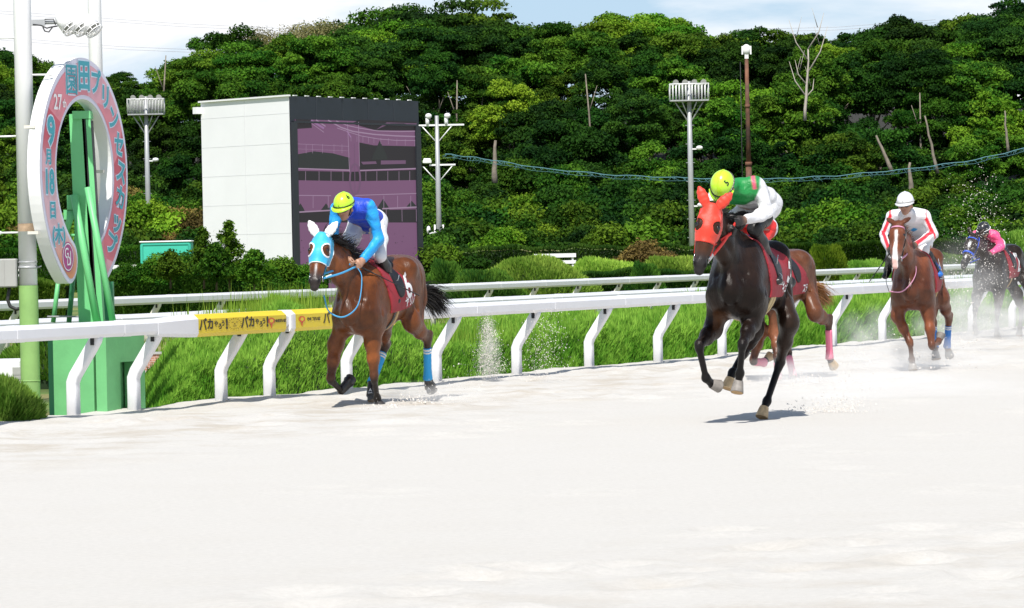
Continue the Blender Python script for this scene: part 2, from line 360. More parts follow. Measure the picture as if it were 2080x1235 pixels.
# yellow advertising pads on the main rail
def pad(sa, sb, label, words, flare_left, open_left=False):
    root = tag(empty('advertising_pad', R((sa+sb)/2, -.28, 0)), label, 'rail pad', 'yellow pads round the near rail')
    off = Vector(root.location); Z = Vector((0,0,1)); zc = zcm - .015
    P = lambda s_, z=0: R(s_, -.28, z) - off
    prof = [(a*.8, c*.8) for a, c in [(-.125, -.10), (-.10, -.145), (.09, -.145), (.125, -.10), (.125, .10), (.09, .145), (-.06, .145), (-.125, .085)]]
    b = MB(); b.sweep(prof, [(P(sa, zc), I, Z, 1.0), (P(sb-.03, zc), I, Z, 1.0), (P(sb, zc), I, Z, .93)])
    body = b.build('cover', m_padY, root)
    b = MB()
    if flare_left: b.sweep([(a*1.02, c*1.02) for a, c in prof], [(P(sa-.85, zc), I, Z, .74), (P(sa-.12, zc), I, Z, .98), (P(sa+.002, zc), I, Z, 1.0)])
    else: b.sweep([(a*1.02, c*1.02) for a, c in prof], [(P(sa-.10, zc), I, Z, .95), (P(sa-.06, zc), I, Z, 1.0), (P(sa+.002, zc), I, Z, 1.0)])
    b.build('end_cap', m_white, root)
    tb = MB(); x0 = -.1255                      # front facet a=-.125 between z -.10 and .085
    L_ = sb-sa
    def put(word, sc, size, vz, mi, bold=0.0, sq=1.0, shear=0.0, vsq=1.0):
        V, Fs = text_geo(word, size, bold, squeeze=sq, shear=shear)
        tb.add([P(sa + L_*sc + (-u if False else u), zc + (vz + v*vsq)*.80) - I*.1035 for u, v in V], Fs, mi)
    for wd, sc, size, vz, mi, bold, sq, vsq in words: put(wd, sc, size, vz, mi, bold, sq*.84, 0.0, vsq)
    # sun badge: little rays in a ring with a face
    def badge(sc):
        c = sa+L_*sc
        for k in range(18):
            a = 2*pi*k/18; r1, r2 = .062, (.088 if k % 2 else .078); wv = .006
            pts = [(r1*cos(a)-wv*sin(a), r1*sin(a)+wv*cos(a)), (r1*cos(a)+wv*sin(a), r1*sin(a)-wv*cos(a)), (r2*cos(a), r2*sin(a))]
            tb.add([P(c+u*2.2, zc+v*.8) - I*.1032 for u, v in pts], [(0,1,2)], 1)
        for (u, v, wu, wv) in ((-.022, .018, .012, .004), (.022, .018, .012, .004), (0, -.022, .022, .004), (0, 0, .006, .008)):
            tb.add([P(c+(u+a)*2.2, zc+v+b_) - I*.1032 for a, b_ in ((-wu, -wv), (wu, -wv), (wu, wv), (-wu, wv))], [(0,1,2,3)], 1)
    def drop(sc):
        c = sa+L_*sc
        for r_, mi in ((.036, 2), (.02, 3)):
            pts = [(r_*cos(a), r_*1.2*sin(a)+.015) for a in np.linspace(0, 2*pi, 12, endpoint=False)]
            tb.add([P(c+u*2.2, zc+v*.8) - I*(.103+.0008*mi) for u, v in pts], [tuple(range(12))], mi)
        tb.add([P(c+u*2.2, zc+v) - I*.1032 for u, v in ((-.012, -.02), (.012, -.02), (.004, -.065), (-.004, -.065))], [(0,1,2,3)], 2)
    if flare_left: badge(.40); drop(.815)
    else: drop(.06)
    tb.build('lettering', [m_ink, m_ink2, m_redink, m_padY], body, recalc=False)
    return root
SQ_ = .86
W1 = lambda c: [('バ', c-.125, .18, 0, 0, .006, 1.2, 1.0), ('カ', c-.045, .155, .005, 0, .006, 1.25, 1.0), ('や', c+.018, .085, .01, 0, .003, 1.35, 1.0), ('ろ', c+.062, .085, -.025, 0, .003, 1.35, 1.0), ('う', c+.095, .085, .01, 0, .003, 1.35, 1.0), ('!', c+.135, .18, 0, 0, .008, 1.5, 1.0)]
sA, sB = s_at(385, -.28, .9), s_at(566, -.28, .9)
sC, sD = s_at(583, -.28, .9), s_at(790, -.28, .9)
print('pads', sA, sB, sC, sD)
pad(sA, sB, 'yellow vinyl rail pad with brush lettering and a sun badge, left of blue-hooded horse', [(a, b*1.0, c, d_, e, f_, g, h_) for a, b, c, d_, e, f_, g, h_ in W1(.175)+W1(.635)] + [('そのだけいば', .913, .046, .008, 0, .0035, 1.35, 1.0)], True)
pad(sC, sD, 'yellow vinyl rail pad with a white open end, partly hidden behind the blue-hooded horse', [('そのだけいば', .17, .050, .008, 0, .0035, 1.35, 1.0)] + W1(.42) + W1(.80), False)
# inner rails
sp2 = [s_at(352, 6.1, ZI)]; sp2 = [sp2[0] + 2.6*k for k in range(-3, 34)]
rail('running_rail', 'middle white rail just beyond the clipped hedge, low behind the nearest rail', 6.1, ZI, sp2, -10, 90, h=1.04, pw=.1, post_mat=m_white2, r=.085)
sp3 = [s_at(1069, 20.6, ZI+.8)]; sp3 = [sp3[0] + 3.0*k for k in range(-12, 34)]
rail('running_rail', 'farthest white rail running behind the hedges of the infield', 20.6, ZI, sp3, -10, 120, post_mat=m_cream, scale=1.0)
# ================================================================ winning post: two poles, lamps, green tower, ring sign
Z = Vector((0,0,1))
m_greenA = M('green_painted_concrete', (.14, .43, .17), .7, var=.10, vscale=3.0, bump=.15, bscale=30)
m_greenT = M('light_green_painted_steel', (.16, .55, .22), .45, var=.05, vscale=4)
m_greenD = M('dark_green_steel_and_shaded_block', (.05, .28, .13), .5, var=.05, vscale=4)  # dark steel paint; also carries the shade of the base's rear part
m_greenP = M('moss_green_pole_paint', (.24, .42, .13), .6, var=.14, vscale=3.5)
m_pole = M('white_painted_steel', (.80, .80, .80), .4, var=.03, vscale=2)
m_grey = M('galvanised_steel', (.42, .43, .44), .45, metal=.3, var=.08, vscale=5)
m_greybox = M('grey_cabinet_paint', (.36, .36, .34), .55, var=.06, vscale=4)
m_rust = M('rust', (.42, .30, .20), .9, var=.3, vscale=12)
m_lens = M('lamp_glass', (.25, .25, .24), .15)
UV = (D, I, Z)
# concrete base
B0 = R(s_at(213, .20, 0), .20, -.10); off_base = (B0-R0)
bs, bo_ = off_base.dot(D), off_base.dot(I)
root = tag(empty('winning_post_base', B0 + D*.4 + I*.28), 'green painted concrete block with a slot, under the ring sign', 'concrete base')
q = MB(); Lb, Wb, Hb = .84, .585, 1.03
# block with a niche in the track side: build as frame pieces butted together
c = lambda s_, o_, z_: D*(s_-.42) + I*(o_-.29) + Z*z_
q.box(c(.42, .29+.06, Hb/2), (Lb, Wb-.12, Hb), axes=UV)                        # inner mass
for (s0_, s1_, z0_, z1_) in ((0, .30, 0, Hb), (.62, Lb, 0, Hb), (.30, .62, 0, .10), (.30, .62, .62, Hb)):
    q.box(c((s0_+s1_)/2, .0295, (z0_+z1_)/2), (s1_-s0_, .121, z1_-z0_), axes=UV)
q.build('block', m_greenA, root)
q = MB(); q.box(c(.52, .70, Hb/2-.01), (.40, .235, Hb-.02), axes=UV); q.build('shaded_rear_block', m_greenD, root)  # rear part of the block; its shade is put into a darker green
q = MB(); q.box(c(.36, .42, .035), (.86, .98, .07), axes=UV, bev=.01); q.build('plinth', M('worn_green_plinth', (.12, .36, .20), .8, var=.25, vscale=5), root)
# poles
def pole(name, label, px, py_base, Yd, r, ztop, green_top, steps, lamps=False, box=False):
    b = at(px, 600, Yd); b.z = -.1
    root = tag(empty(name, b), label, 'steel pole', 'white poles beside the winning post'); zt = green_top+.1
    q = MB(); q.tube([(0,0,-.15), (0,0,zt)], r*1.06, 20, cap=False); q.tube([(0,0,.45), (0,0,.465)], r*1.09, 20); q.build('painted_foot', m_greenP, root)
    q = MB(); q.tube([(0,0,zt), (0,0,ztop*.5), (0,0,ztop)], [r, r*.97, r*.93], 20); q.build('shaft', m_pole, root)
    for i, (z_, sd) in enumerate(steps):
        q = MB(); x = sd*r*.8; q.tube([(x, 0, z_), (x+sd*.19, 0, z_)], .011, 6); q.sphere((x+sd*.20, 0, z_), .02, 6, 5); q.build('step_bolt', m_pole, root)
    return root
p1 = pole('light_pole', 'white steel pole with a moss green foot, left of the ring sign', 58, 600, 42.6, .093, 9.0, 1.33,
     [(3.95, -1), (2.95, -1), (1.97, -1), (4.45-.88, 1)])
p1o = Vector(p1.location)
# rust streak, electrical cabinet and conduit on the near pole
q = MB(); q.tube([(0,0,1.98), (0,0,2.06)], .0945, 20, cap=False); q.build('rust_patch', m_rust, p1)
q = MB(); q.box((-.235, -.01, 1.56), (.26, .16, .29), bev=.012); q.box((-.235, -.092, 1.56), (.012, .006, .27)); q.build('cabinet', m_greybox, p1)
q = MB(); q.tube([(0,0,1.60), (0,0,1.625)], .101, 20); q.tube([(.0,0,1.66), (0,0,1.672)], .099, 20); q.tube([(.1,-.02,1.61),(.14,-.02,1.625)], .008, 6); q.build('clamp', m_grey, p1)
q = MB(); a = [(-.19, 0, 1.42), (-.2, 0, 1.36), (-.215, 0, 1.29), (-.19, 0, 1.22), (-.13, 0, 1.19), (-.06, 0, 1.20)]
q.tube(a, .018, 8); q.build('conduit', m_dark, p1)
p2 = pole('light_pole', 'second white steel pole standing behind the ring sign', 205, 600, 47.5, .079, 9.3, 1.4, [(3.2, 1), (2.1, 1)])
# floodlights on an arm from the near pole
root = tag(empty('floodlight_cluster', p1o + Vector((.35, 0, 4.10))), 'arm with three white caged floodlights high on the left pole', 'floodlights')
q = MB(); q.box((-.20, 0, 0), (.16, .05, .06)); q.tube([(-.13,0,.0), (.36,0,.0)], .02, 8); q.build('arm', m_grey, root)
q = MB(); X_ = -.16
q.tube([(X_-.08,-.03,-.02), (X_+.0,-.03,-.03), (X_+.06,-.03,-.06), (X_+.10,-.03,-.05), (X_+.17,-.03,-.04)], .008, 6)
q.tube([(X_+.02,-.03,-.05), (X_+.04,-.04,-.09), (X_+.08,-.04,-.10), (X_+.12,-.04,-.05)], .007, 6); q.tube([(X_+.04,-.03,.03),(X_+.13,-.03,.03),(X_+.15,-.03,-.03)], .006, 6); q.build('cable_loop', m_dark, root)
for k in range(3):
    cx = .09 + .115*k; cz = .0 - .012*k
    ax = Vector((.62, -.25, -.75)).normalized(); c0 = Vector((cx, 0, cz))
    q = MB(); q.tube([c0-ax*.13, c0-ax*.10, c0-ax*.03, c0+ax*.06], [.035, .062, .085, .092], 16); hd = q.build('lamp_housing', m_pole, root)
    q = MB(); q.tube([c0+ax*.0605, c0+ax*.064], .084, 16); q.build('lens', m_lens, hd)
    q = MB(); u = ax.orthogonal().normalized(); v = ax.cross(u)
    for r_, d_ in ((.092, .07), (.093, .11), (.06, .125)):
        q.tube([c0+ax*d_ + u*(r_*cos(a)) + v*(r_*sin(a)) for a in np.linspace(0, 2*pi, 17)], .0055, 5)
    for j in range(4):
        a = pi*j/4; w_ = u*cos(a)+v*sin(a); q.tube([c0+ax*.06+w_*.092, c0+ax*.115+w_*.08, c0+ax*.13, c0+ax*.115-w_*.08, c0+ax*.06-w_*.092], .005, 5)
    q.build('cage', m_pole, hd)
# ring sign (a horseshoe ring facing the stands: its face looks along T)
RC = at(172, 350, 43.3) ; RC = Vector(RC)
ring = tag(empty('ring_sign', (RC.x, RC.y, 0)), 'large pink and white winning post ring with a race name in turquoise characters', 'winning post sign')
ZR = RC.z; TH = .135
DR = Vector((sin(radians(16.6)), cos(radians(16.6)), 0)); TR = Vector((DR.y, -DR.x, 0))
RO, RI = 1.185, .755
def arm_r(a):
    """outer/inner radius by angle a from the top; ends taper at the foot"""
    return RO, RI
a_end = radians(153)
def ring_uv(a, r): return (sin(a)*r, cos(a)*r)                       # u along D, v up
def RP(u, v, w_=0.0): return DR*u + Z*(ZR + v) + TR*w_
def ring_outline(ro, ri, ae, n=72):
    """closed outline incl. rounded ends, stretched a little toward the feet"""
    pts = []; mid = (ro+ri)/2; hw = (ro-ri)/2
    st_ = lambda a: 1 + .06*max(0, abs(a)-pi/2)
    for k in range(n+1):
        a = -ae + 2*ae*k/n; x, y = ring_uv(a, ro); pts.append((x, y*st_(a)))
    cx, cy = ring_uv(ae, mid); cy *= st_(ae)
    tdir = atan2(-sin(ae), -cos(ae))
    for k in range(1, 12):
        b = pi*k/12; # from outer to inner round the end
        ur, vr = sin(ae), cos(ae); ut, vt = cos(ae), -sin(ae)
        pts.append((cx + hw*cos(b)*ur + hw*.9*sin(b)*ut, cy + hw*cos(b)*vr + hw*.9*sin(b)*vt))
    for k in range(n+1):
        a = ae - 2*ae*k/n; x, y = ring_uv(a, ri); pts.append((x, y*st_(a)))
    cx = -cx
    for k in range(1, 12):
        b = pi*k/12; ur, vr = -sin(ae), cos(ae); ut, vt = -cos(ae), -sin(ae)
        pts.append((cx - hw*cos(b)*ur + hw*.9*sin(b)*ut, cy - hw*cos(b)*vr + hw*.9*sin(b)*vt))
    return pts
def strip_faces(n_out):  # triangulate horseshoe outline through bmesh fill
    pass
def ring_solid(ro, ri, ae, w0, w1, name, mats, parent, colfun=None):
    """horseshoe band as quad strips, each end closed by a half-round fan"""
    n = 72; mid = (ro+ri)/2; hw = (ro-ri)/2; st_ = lambda a: 1 + .06*max(0, abs(a)-pi/2)
    rows = []
    for k in range(8, 0, -1):            # left end cap rows
        b = pi/2*k/8; t_ = hw*.9*sin(b); h_ = hw*cos(b); rows.append((-ae, t_, h_))
    for k in range(n+1): rows.append((-ae+2*ae*k/n, 0.0, hw))
    for k in range(1, 9):
        b = pi/2*k/8; rows.append((ae, hw*.9*sin(b), hw*cos(b)))
    P = []
    for a, t_, h_ in rows:
        sg = 1 if a > 0 else -1
        for r_ in (mid+h_, mid-h_):
            P.append((sin(a)*r_ + (cos(a)*t_*sg if t_ else 0), (cos(a)*r_ - (sin(a)*t_*sg if t_ else 0))*st_(a)))
    m_ = len(rows); V = [RP(u, v, w1) for u, v in P]; Fs = [(2*i, 2*i+2, 2*i+3, 2*i+1) for i in range(m_-1)]
    if w0 is not None:
        V += [RP(u, v, w0) for u, v in P]; o_ = 2*m_
        Fs += [(o_+2*i, o_+2*i+1, o_+2*i+3, o_+2*i+2) for i in range(m_-1)]
        for s_ in (0, 1): Fs += [(2*i+s_, 2*i+2+s_, o_+2*i+2+s_, o_+2*i+s_) for i in range(m_-1)]
    q = MB(); q.add(V, Fs, 0); return q.build(name, mats, parent, recalc=w0 is not None)
ring_solid(RO, RI, a_end, -TH, 0, 'ring_body', m_pole, ring)
m_rim = M('less_lit_border', (.72, .70, .82), .4)  # lavender tone carries the weaker light on the ring's face
def print_mat():
    m = M('printed_pink_vinyl', (.7, .2, .3), .4)
    t = m.node_tree; L = t.links.new; b = t.nodes['Principled BSDF']
    co = N(t, 'ShaderNodeTexCoord')
    vo = N(t, 'ShaderNodeTexVoronoi', Scale=1.9); L(co.outputs['Object'], vo.inputs['Vector'])
    sp_ = N(t, 'ShaderNodeSeparateColor'); L(vo.outputs['Color'], sp_.inputs[0])
    cr = N(t, 'ShaderNodeValToRGB'); e = cr.color_ramp.elements
    e[0].position = 0; e[0].color = (.56, .06, .10, 1); e[1].position = 1; e[1].color = (.64, .26, .56, 1)
    for p_, c_ in ((.25, (.68, .13, .18, 1)), (.5, (.74, .22, .27, 1)), (.7, (.72, .18, .29, 1)), (.85, (.75, .36, .42, 1))):
        x = e.new(p_); x.color = c_
    cr.color_ramp.interpolation = 'CONSTANT'
    L(sp_.outputs[0], cr.inputs[0])
    # pale band on the lower left arm, orange toward the very foot
    sx = N(t, 'ShaderNodeSeparateXYZ'); L(co.outputs['Object'], sx.inputs[0])
    mr = N(t, 'ShaderNodeMapRange'); mr.inputs[1].default_value = ZR+.35; mr.inputs[2].default_value = ZR-.25; L(sx.outputs['Z'], mr.inputs[0])
    mr2 = N(t, 'ShaderNodeMapRange'); mr2.inputs[1].default_value = .05; mr2.inputs[2].default_value = -.12; L(sx.outputs['X'], mr2.inputs[0])
    mu = N(t, 'ShaderNodeMath', operation='MULTIPLY'); L(mr.outputs[0], mu.inputs[0]); L(mr2.outputs[0], mu.inputs[1])
    mu2 = N(t, 'ShaderNodeMath', operation='MULTIPLY'); L(mu.outputs[0], mu2.inputs[0]); mu2.inputs[1].default_value = .85
    m1 = N(t, 'ShaderNodeMix', data_type='RGBA'); L(mu2.outputs[0], m1.inputs[0]); L(cr.outputs[0], m1.inputs[6]); m1.inputs[7].default_value = (.76, .52, .56, 1)
    mr3 = N(t, 'ShaderNodeMapRange'); mr3.inputs[1].default_value = ZR-.62; mr3.inputs[2].default_value = ZR-.95; L(sx.outputs['Z'], mr3.inputs[0])
    mu3 = N(t, 'ShaderNodeMath', operation='MULTIPLY'); L(mr3.outputs[0], mu3.inputs[0]); L(mr2.outputs[0], mu3.inputs[1])
    m2 = N(t, 'ShaderNodeMix', data_type='RGBA'); L(mu3.outputs[0], m2.inputs[0]); L(m1.outputs[2], m2.inputs[6]); m2.inputs[7].default_value = (.72, .26, .12, 1)
    L(m2.outputs[2], b.inputs['Base Color'])
    return m
face = ring_solid(RO-.004, RI+.004, a_end, None, .003, 'border', m_rim, ring)
face2 = ring_solid(RO-.055, RI+.045, a_end+.012, None, .006, 'printed_face', print_mat(), ring)
m_turq = M('turquoise_print', (.01, .34, .42), .4); m_halo = M('pale_blue_print', (.66, .78, .90), .4); m_whiteink = M('white_print', (.85, .85, .85), .4)
m_purple = M('magenta_print', (.42, .03, .22), .4)
tb = MB()
def glyph(ch, a, r, size, upright=True, halo=True, tilt=None, mi=0, sq=1.0):
    u0, v0 = ring_uv(a, r); v0 *= 1 + .06*max(0, abs(a)-pi/2)
    rot = 0 if tilt is None else tilt
    thin = .3 if ch == '園' else 1.0
    for pas in ((1, .022*size/.3*(.55 if ch == '園' else 1), .0085), (0, .009*size/.3*thin, .0115)) if halo else ((0, .006*size/.3, .0115),):
        V, Fs = text_geo(ch, size, pas[1], squeeze=sq)
        tb.add([RP(u0 + u*cos(rot) + v*sin(rot), v0 - u*sin(rot) + v*cos(rot), pas[2]) for u, v in V], Fs, pas[0] if mi == 0 else mi)
RM = (RO+RI)/2
chars = '園田プリンセスカップ'
angs = [-19, 1, 19.5, 37, 55, 73, 90, 106, 121.5, 137]
for ch, a in zip(chars, angs):
    big = ch in '園田'
    glyph(ch, radians(a), RM+.01, .34 if big else .27, tilt=radians(a*(.0 if big else .18)))
for txt, a, size, mi in (('9', -66, .40, 0), ('月', -82, .17, 0), ('18', -97, .34, 0), ('日', -114, .19, 0), ('(木)', -130, .21, 0)):
    glyph(txt, radians(a), RM, size, tilt=0, mi=mi, sq=.78 if txt == '18' else 1.0)
glyph('27', radians(-45), RM+.02, .22, halo=False, mi=2); glyph('th', radians(-37), RM-.10, .12, halo=False, mi=2)
# round magenta emblem near the left foot
ea = radians(-148); u0, v0 = ring_uv(ea, RM); v0 *= 1 + .06*(abs(ea)-pi/2)
for r_, mi, w_ in ((.155, 3, .0085), (.143, 2, .0095), (.13, 3, .0105)):
    tb.add([RP(u0 + r_*cos(a), v0 + r_*sin(a), w_) for a in np.linspace(0, 2*pi, 28, endpoint=False)], [tuple(range(28))], mi)
for ch, du, dv, sz in (('G', -.04, .035, .15), ('D', .01, -.045, .13), ('J', .06, .0, .16)):
    V, Fs = text_geo(ch, sz, .002); tb.add([RP(u0+du+u, v0+dv+v, .012) for u, v in V], Fs, 2)
tb.build('lettering', [m_turq, m_halo, m_whiteink, m_purple], face2, recalc=False)
# lighting trough fixture arms on the ring's back edge
for zz_, u_ in ((ZR+.45, -1.10), (ZR-.62, -1.07), (ZR-.5, .62), (ZR+.02, .70)):
    q = MB(); q.box(RP(u_, zz_-ZR, -.13), (.03, .12, .03), axes=(D, T, Z)); q.build('bracket', m_cream, ring)
# green tower behind the ring
tw = tag(empty('green_tower', (RC.x, RC.y, 0)), 'tapering green steel mast with braces rising through the ring sign', 'steel tower')
def tpt(px, py, Yd=43.6): return at(px, py, Yd) - Vector(tw.location)
def plank(pa, wa, pb, wb, thick, name, mat, Yd=43.6):
    """tapered steel box from pixel point a to b, wa/wb = width in metres"""
    A, Bq = tpt(*pa, Yd), tpt(*pb, Yd); q = MB(); dz = (Bq-A).normalized(); X_ = Vector((1,0,0)); Yv = Vector((0,1,0))
    P = [];
    for c_, w_ in ((A, wa), (Bq, wb)):
        for sx, sy in ((-1,-1),(1,-1),(1,1),(-1,1)): P.append(c_ + X_*(sx*w_/2) + Yv*(sy*thick/2))
    q.add(P, [(3,2,1,0),(4,5,6,7),(0,1,5,4),(1,2,6,5),(2,3,7,6),(3,0,4,7)]); return q.build(name, mat, tw)
plank((157, 232), .15, (181, 665), .19, .20, 'mast', m_greenT, 43.6)
plank((172, 240), .035, (197, 662), .05, .24, 'slot', m_dark, 43.62)
plank((181, 243), .05, (207, 662), .055, .22, 'mast', m_greenT, 43.58)
plank((167, 226), .185, (168.5, 242), .19, .26, 'cap', m_greenT, 43.6)
plank((186, 245), .012, (210, 662), .02, .235, 'slot', m_dark, 43.59)
for (a, b_, wq, mt, Yd) in (((150, 395), (199, 668), .075, m_greenT, 43.3), ((178, 380), (232, 668), .07, m_greenT, 43.25), ((120, 560), (108, 655), .05, m_greenT, 44.1), ((160, 440), (140, 655), .055, m_greenD, 44.5), ((118, 515), (119, 560), .05, m_greenT, 44.1)):
    A, Bq = tpt(*a, Yd), tpt(*b_, Yd); q = MB(); q.tube([A, Bq], wq/2, 8); q.build('brace', mt, tw)
for py in (432, 478, 522, 552):
    A, Bq = tpt(146-(py-432)*.05, py, 43.9), tpt(172+(py-432)*.07, py, 43.9); q = MB(); q.tube([A, Bq], .018, 6); q.build('rung', m_greenT, tw)
q = MB(); q.box(tpt(150, 412, 43.5), (.13, .12, .16)); q.box(tpt(144, 436, 43.5), (.14, .12, .10)); q.tube([tpt(147, 430, 43.4), tpt(134, 470, 43.4)], .035, 8); q.build('bracket', m_greenT, tw)
q = MB(); q.box(tpt(215, 640, 44.0)+Vector((0,0,-.3)), (.17, .17, 1.3)); q.build('stub_column', m_greenD, tw)
q = MB(); q.tube([tpt(96, 643, 44.0), tpt(175, 643, 44.0)], .01, 6); q.build('tie_rod', m_grey, tw)
for o in tw.children:
    pass
# white service boxes at the far left
b = at(22, 760, 47.5); b.z = ZI
root = tag(empty('service_box', b), 'small white service box with a louvred side behind the front bush', 'utility box')
q = MB(); q.box((-.02, 0, .33), (.34, .5, .66), bev=.02); q.build('housing', m_pole, root)
q = MB()
for k in range(9): q.box((.10, -.252, .10+.05*k), (.08, .012, .03))
q.box((.10, -.2505, .32), (.1, .006, .5)); q.build('louvre', m_greybox, root)
# low brick planter with pale paving behind the goal
b = at(300, 690, 66); b.z = ZI-.0
root = tag(empty('brick_kerb', b), 'low red brick kerb glimpsed under the rail right of the green block', 'brick wall')
m_brick = M('brickwork', (.40, .20, .13), .9)
t_ = m_brick.node_tree; bt = N(t_, 'ShaderNodeTexBrick', Scale=7.0); bt.inputs['Color1'].default_value = (.42, .20, .13, 1); bt.inputs['Color2'].default_value = (.30, .13, .09, 1); bt.inputs['Mortar'].default_value = (.5, .46, .4, 1)
cc = N(t_, 'ShaderNodeTexCoord'); mp_ = N(t_, 'ShaderNodeMapping'); mp_.inputs['Rotation'].default_value = (pi/2, 0, 0); t_.links.new(cc.outputs['Object'], mp_.inputs[0]); t_.links.new(mp_.outputs[0], bt.inputs[0]); t_.links.new(bt.outputs[0], t_.nodes['Principled BSDF'].inputs[0])
q = MB(); q.box((0, 0, .13), (2.2, .25, .26)); q.build('bricks', m_brick, root)
q = MB(); q.box((0, 0, .275), (2.25, .3, .03)); q.build('coping', m_greybox, root)
pa = [on_ground(-60, 790, ZI+.006), on_ground(390, 780, ZI+.006), on_ground(360, 722, ZI+.006), on_ground(-60, 745, ZI+.006)]
q = MB(); q.add(pa, [(0,1,2,3)]); pv = q.build('path', M('pale_concrete_paving', (.50, .47, .42), .9, var=.08, vscale=2)); tag(pv, kind='structure')

# ================================================================ video screen tower
YS = 152.0
cnr = at(587, 195, YS); ztop = cnr.z; zb = ZI-.1
dR = Vector((cos(radians(-2)), 0, 0))
Wl, Wr = 4.05, 9.0
# screen face recedes to the right, side face recedes to the left
fr = at(850, 210, YS); aR = Vector((fr.x-cnr.x, 8.2, 0)).normalized(); LR = (fr.x*(YS+8.2)/YS - cnr.x)/aR.x
fl = at(406, 207, YS); aL = Vector((fl.x-cnr.x, 4.2, 0)).normalized(); LL = abs((fl.x*(YS+4.2)/YS - cnr.x)/aL.x)
scr = tag(empty('video_screen_tower', (cnr.x, cnr.y, 0)), 'big white clad box with a dark video screen on its right face', 'screen building')
m_panel = M('white_cladding_panels', (.80, .80, .82), .5, var=.03, vscale=.5)
m_black = M('black_blue_cladding', (.012, .016, .026), .35, var=.15, vscale=.8)
Hs = ztop - zb; nR = Vector((aR.y, -aR.x, 0)); nL = Vector((aL.y, -aL.x, 0))*1
if nL.y > 0: nL = -nL
if nR.y > 0: nR = -nR
q = MB(); bk = aR*LR + aL*LL
P = [Vector((0,0,zb)), aR*LR+Z*zb, bk+Z*zb, aL*LL+Z*zb, Vector((0,0,ztop)), aR*LR+Z*ztop, bk+Z*ztop, aL*LL+Z*ztop]
q.add(P, [(0,3,2,1),(4,5,6,7)], 0); q.add(P, [(0,1,5,4)], 1); q.add(P, [(3,0,4,7),(1,2,6,5),(2,3,7,6)], 0)
q.build('housing', [m_panel, m_black], scr)
m_seam = M('panel_seam', (.62, .62, .64), .6)
q = MB()
for z_ in np.linspace(ztop-.62, zb+.5, 7): q.box(aL*(LL/2)+nL*.001+Z*z_, (LL-.05, .006, .016), axes=(aL, nL, Z))
for u_ in (.5,): q.box(aL*(LL*u_)+nL*.0015+Z*(zb+Hs/2), (.016, .006, Hs-.1), axes=(aL, nL, Z))
q.build('seam', m_seam, scr)
q = MB(); q.box(aL*(LL/2)+nL*.03+Z*(ztop+.02), (LL+.1, .12, .06), axes=(aL, nL, Z)); q.build('coping', m_pole, scr)
for k in range(11): q = MB(); q.box(aR*(LR*(k+.45)/11.3)+nR*.02+Z*(ztop+.025), (.20, .08, .03), axes=(aR, nR, Z)); q.build('top_bracket', m_pole, scr)
q = MB()
for k in range(1, 5): q.box(aR*(LR*k/5)+nR*.004+Z*(ztop-.5), (.03, .012, .95), axes=(aR, nR, Z))
q.build('seam', M('dark_seam', (.04,.045,.06), .5), scr)
q = MB(); q.box(aL*(LL+.05)+Z*(ztop-.3)+nL*.1, (.25, .3, .25), axes=(aL, nL, Z)); q.build('camera_box', m_pole, scr)
# the picture on the screen, built flat on its face. u,v in photo pixels of the face region
u0, u1 = .055, .965
def SP(px, py, w_):
    """pixel on the screen face -> point on the face plane"""
    d = ray(px, py); O3 = Vector((0,0,EYE)); c0 = cnr
    t = (c0-O3).dot(nR)/d.dot(nR); p = O3 + d*t
    return p - Vector((cnr.x, cnr.y, 0)) + nR*w_
em = lambda n, c: M(n, (.01,.01,.01), .55, spec=.2, emit=c, estr=.42)
s_mauve = em('screen_mauve', (.36, .17, .33)); s_dark = em('screen_dark', (.05, .042, .05)); s_line = em('screen_pale_line', (.62, .42, .62)); s_mid = em('screen_mid', (.30, .16, .29)); s_hedge = em('screen_hedge', (.055, .06, .06)); s_pink = em('screen_pink', (.56, .30, .60))
pic = MB()
def poly(pts, mi, w_): pic.add([SP(x, y, w_) for x, y in pts], [tuple(range(len(pts)))], mi)
def zs(x, y): return (590+x/4.939, 190+y/4.939)          # zoomed crop coordinates
fx0 = 601; fx1 = 849
poly([(598, 242), (845, 250), (856, 640), (604, 640)], 0, .020)
poly([(599, 242), zs(200, 262), zs(210, 345), (600, 262)], 1, .024)
poly([zs(60, 610), zs(230, 580), zs(420, 600), zs(590, 645), zs(590, 760), zs(60, 750)], 4, .024)
poly([zs(680, 490), zs(830, 520), zs(1255, 530), zs(1262, 750), zs(690, 765)], 1, .024)
poly([zs(60, 775), zs(590, 785), zs(1262, 765), zs(1266, 868), zs(620, 880), zs(60, 870)], 1, .024)
poly([zs(700, 262), zs(1255, 285), zs(1255, 370), zs(850, 370), zs(600, 300)], 1, .0235)
poly([zs(850, 365), zs(1000, 300), zs(1130, 300), zs(1255, 330), zs(1255, 300), zs(960, 290)], 3, .0245)
poly([(603, 431), (848, 425), (851, 452), (604, 452)], 1, .024)
for cxx, cyy, rx, ry in ((zs(890,640)[0], zs(890,600)[1], 16, 26), (777, 420, 14, 16), (835, 418, 12, 10), (661, 425, 12, 12), (609, 424, 9, 11)):
    poly([(cxx-rx, cyy+ry*.5), (cxx-rx*.75, cyy), (cxx-rx*.3, cyy-ry*.6), (cxx, cyy-ry), (cxx+rx*.3, cyy-ry*.6), (cxx+rx*.75, cyy), (cxx+rx, cyy+ry*.5)], 4, .027)
def ln(pts, w_px, mi=2, w_=.03):
    for a, b_ in zip(pts[:-1], pts[1:]):
        dx, dy = b_[0]-a[0], b_[1]-a[1]; L_ = math.hypot(dx, dy); nx, ny = -dy/L_*w_px/2, dx/L_*w_px/2
        poly([(a[0]+nx, a[1]+ny), (b_[0]+nx, b_[1]+ny), (b_[0]-nx, b_[1]-ny), (a[0]-nx, a[1]-ny)], mi, w_)
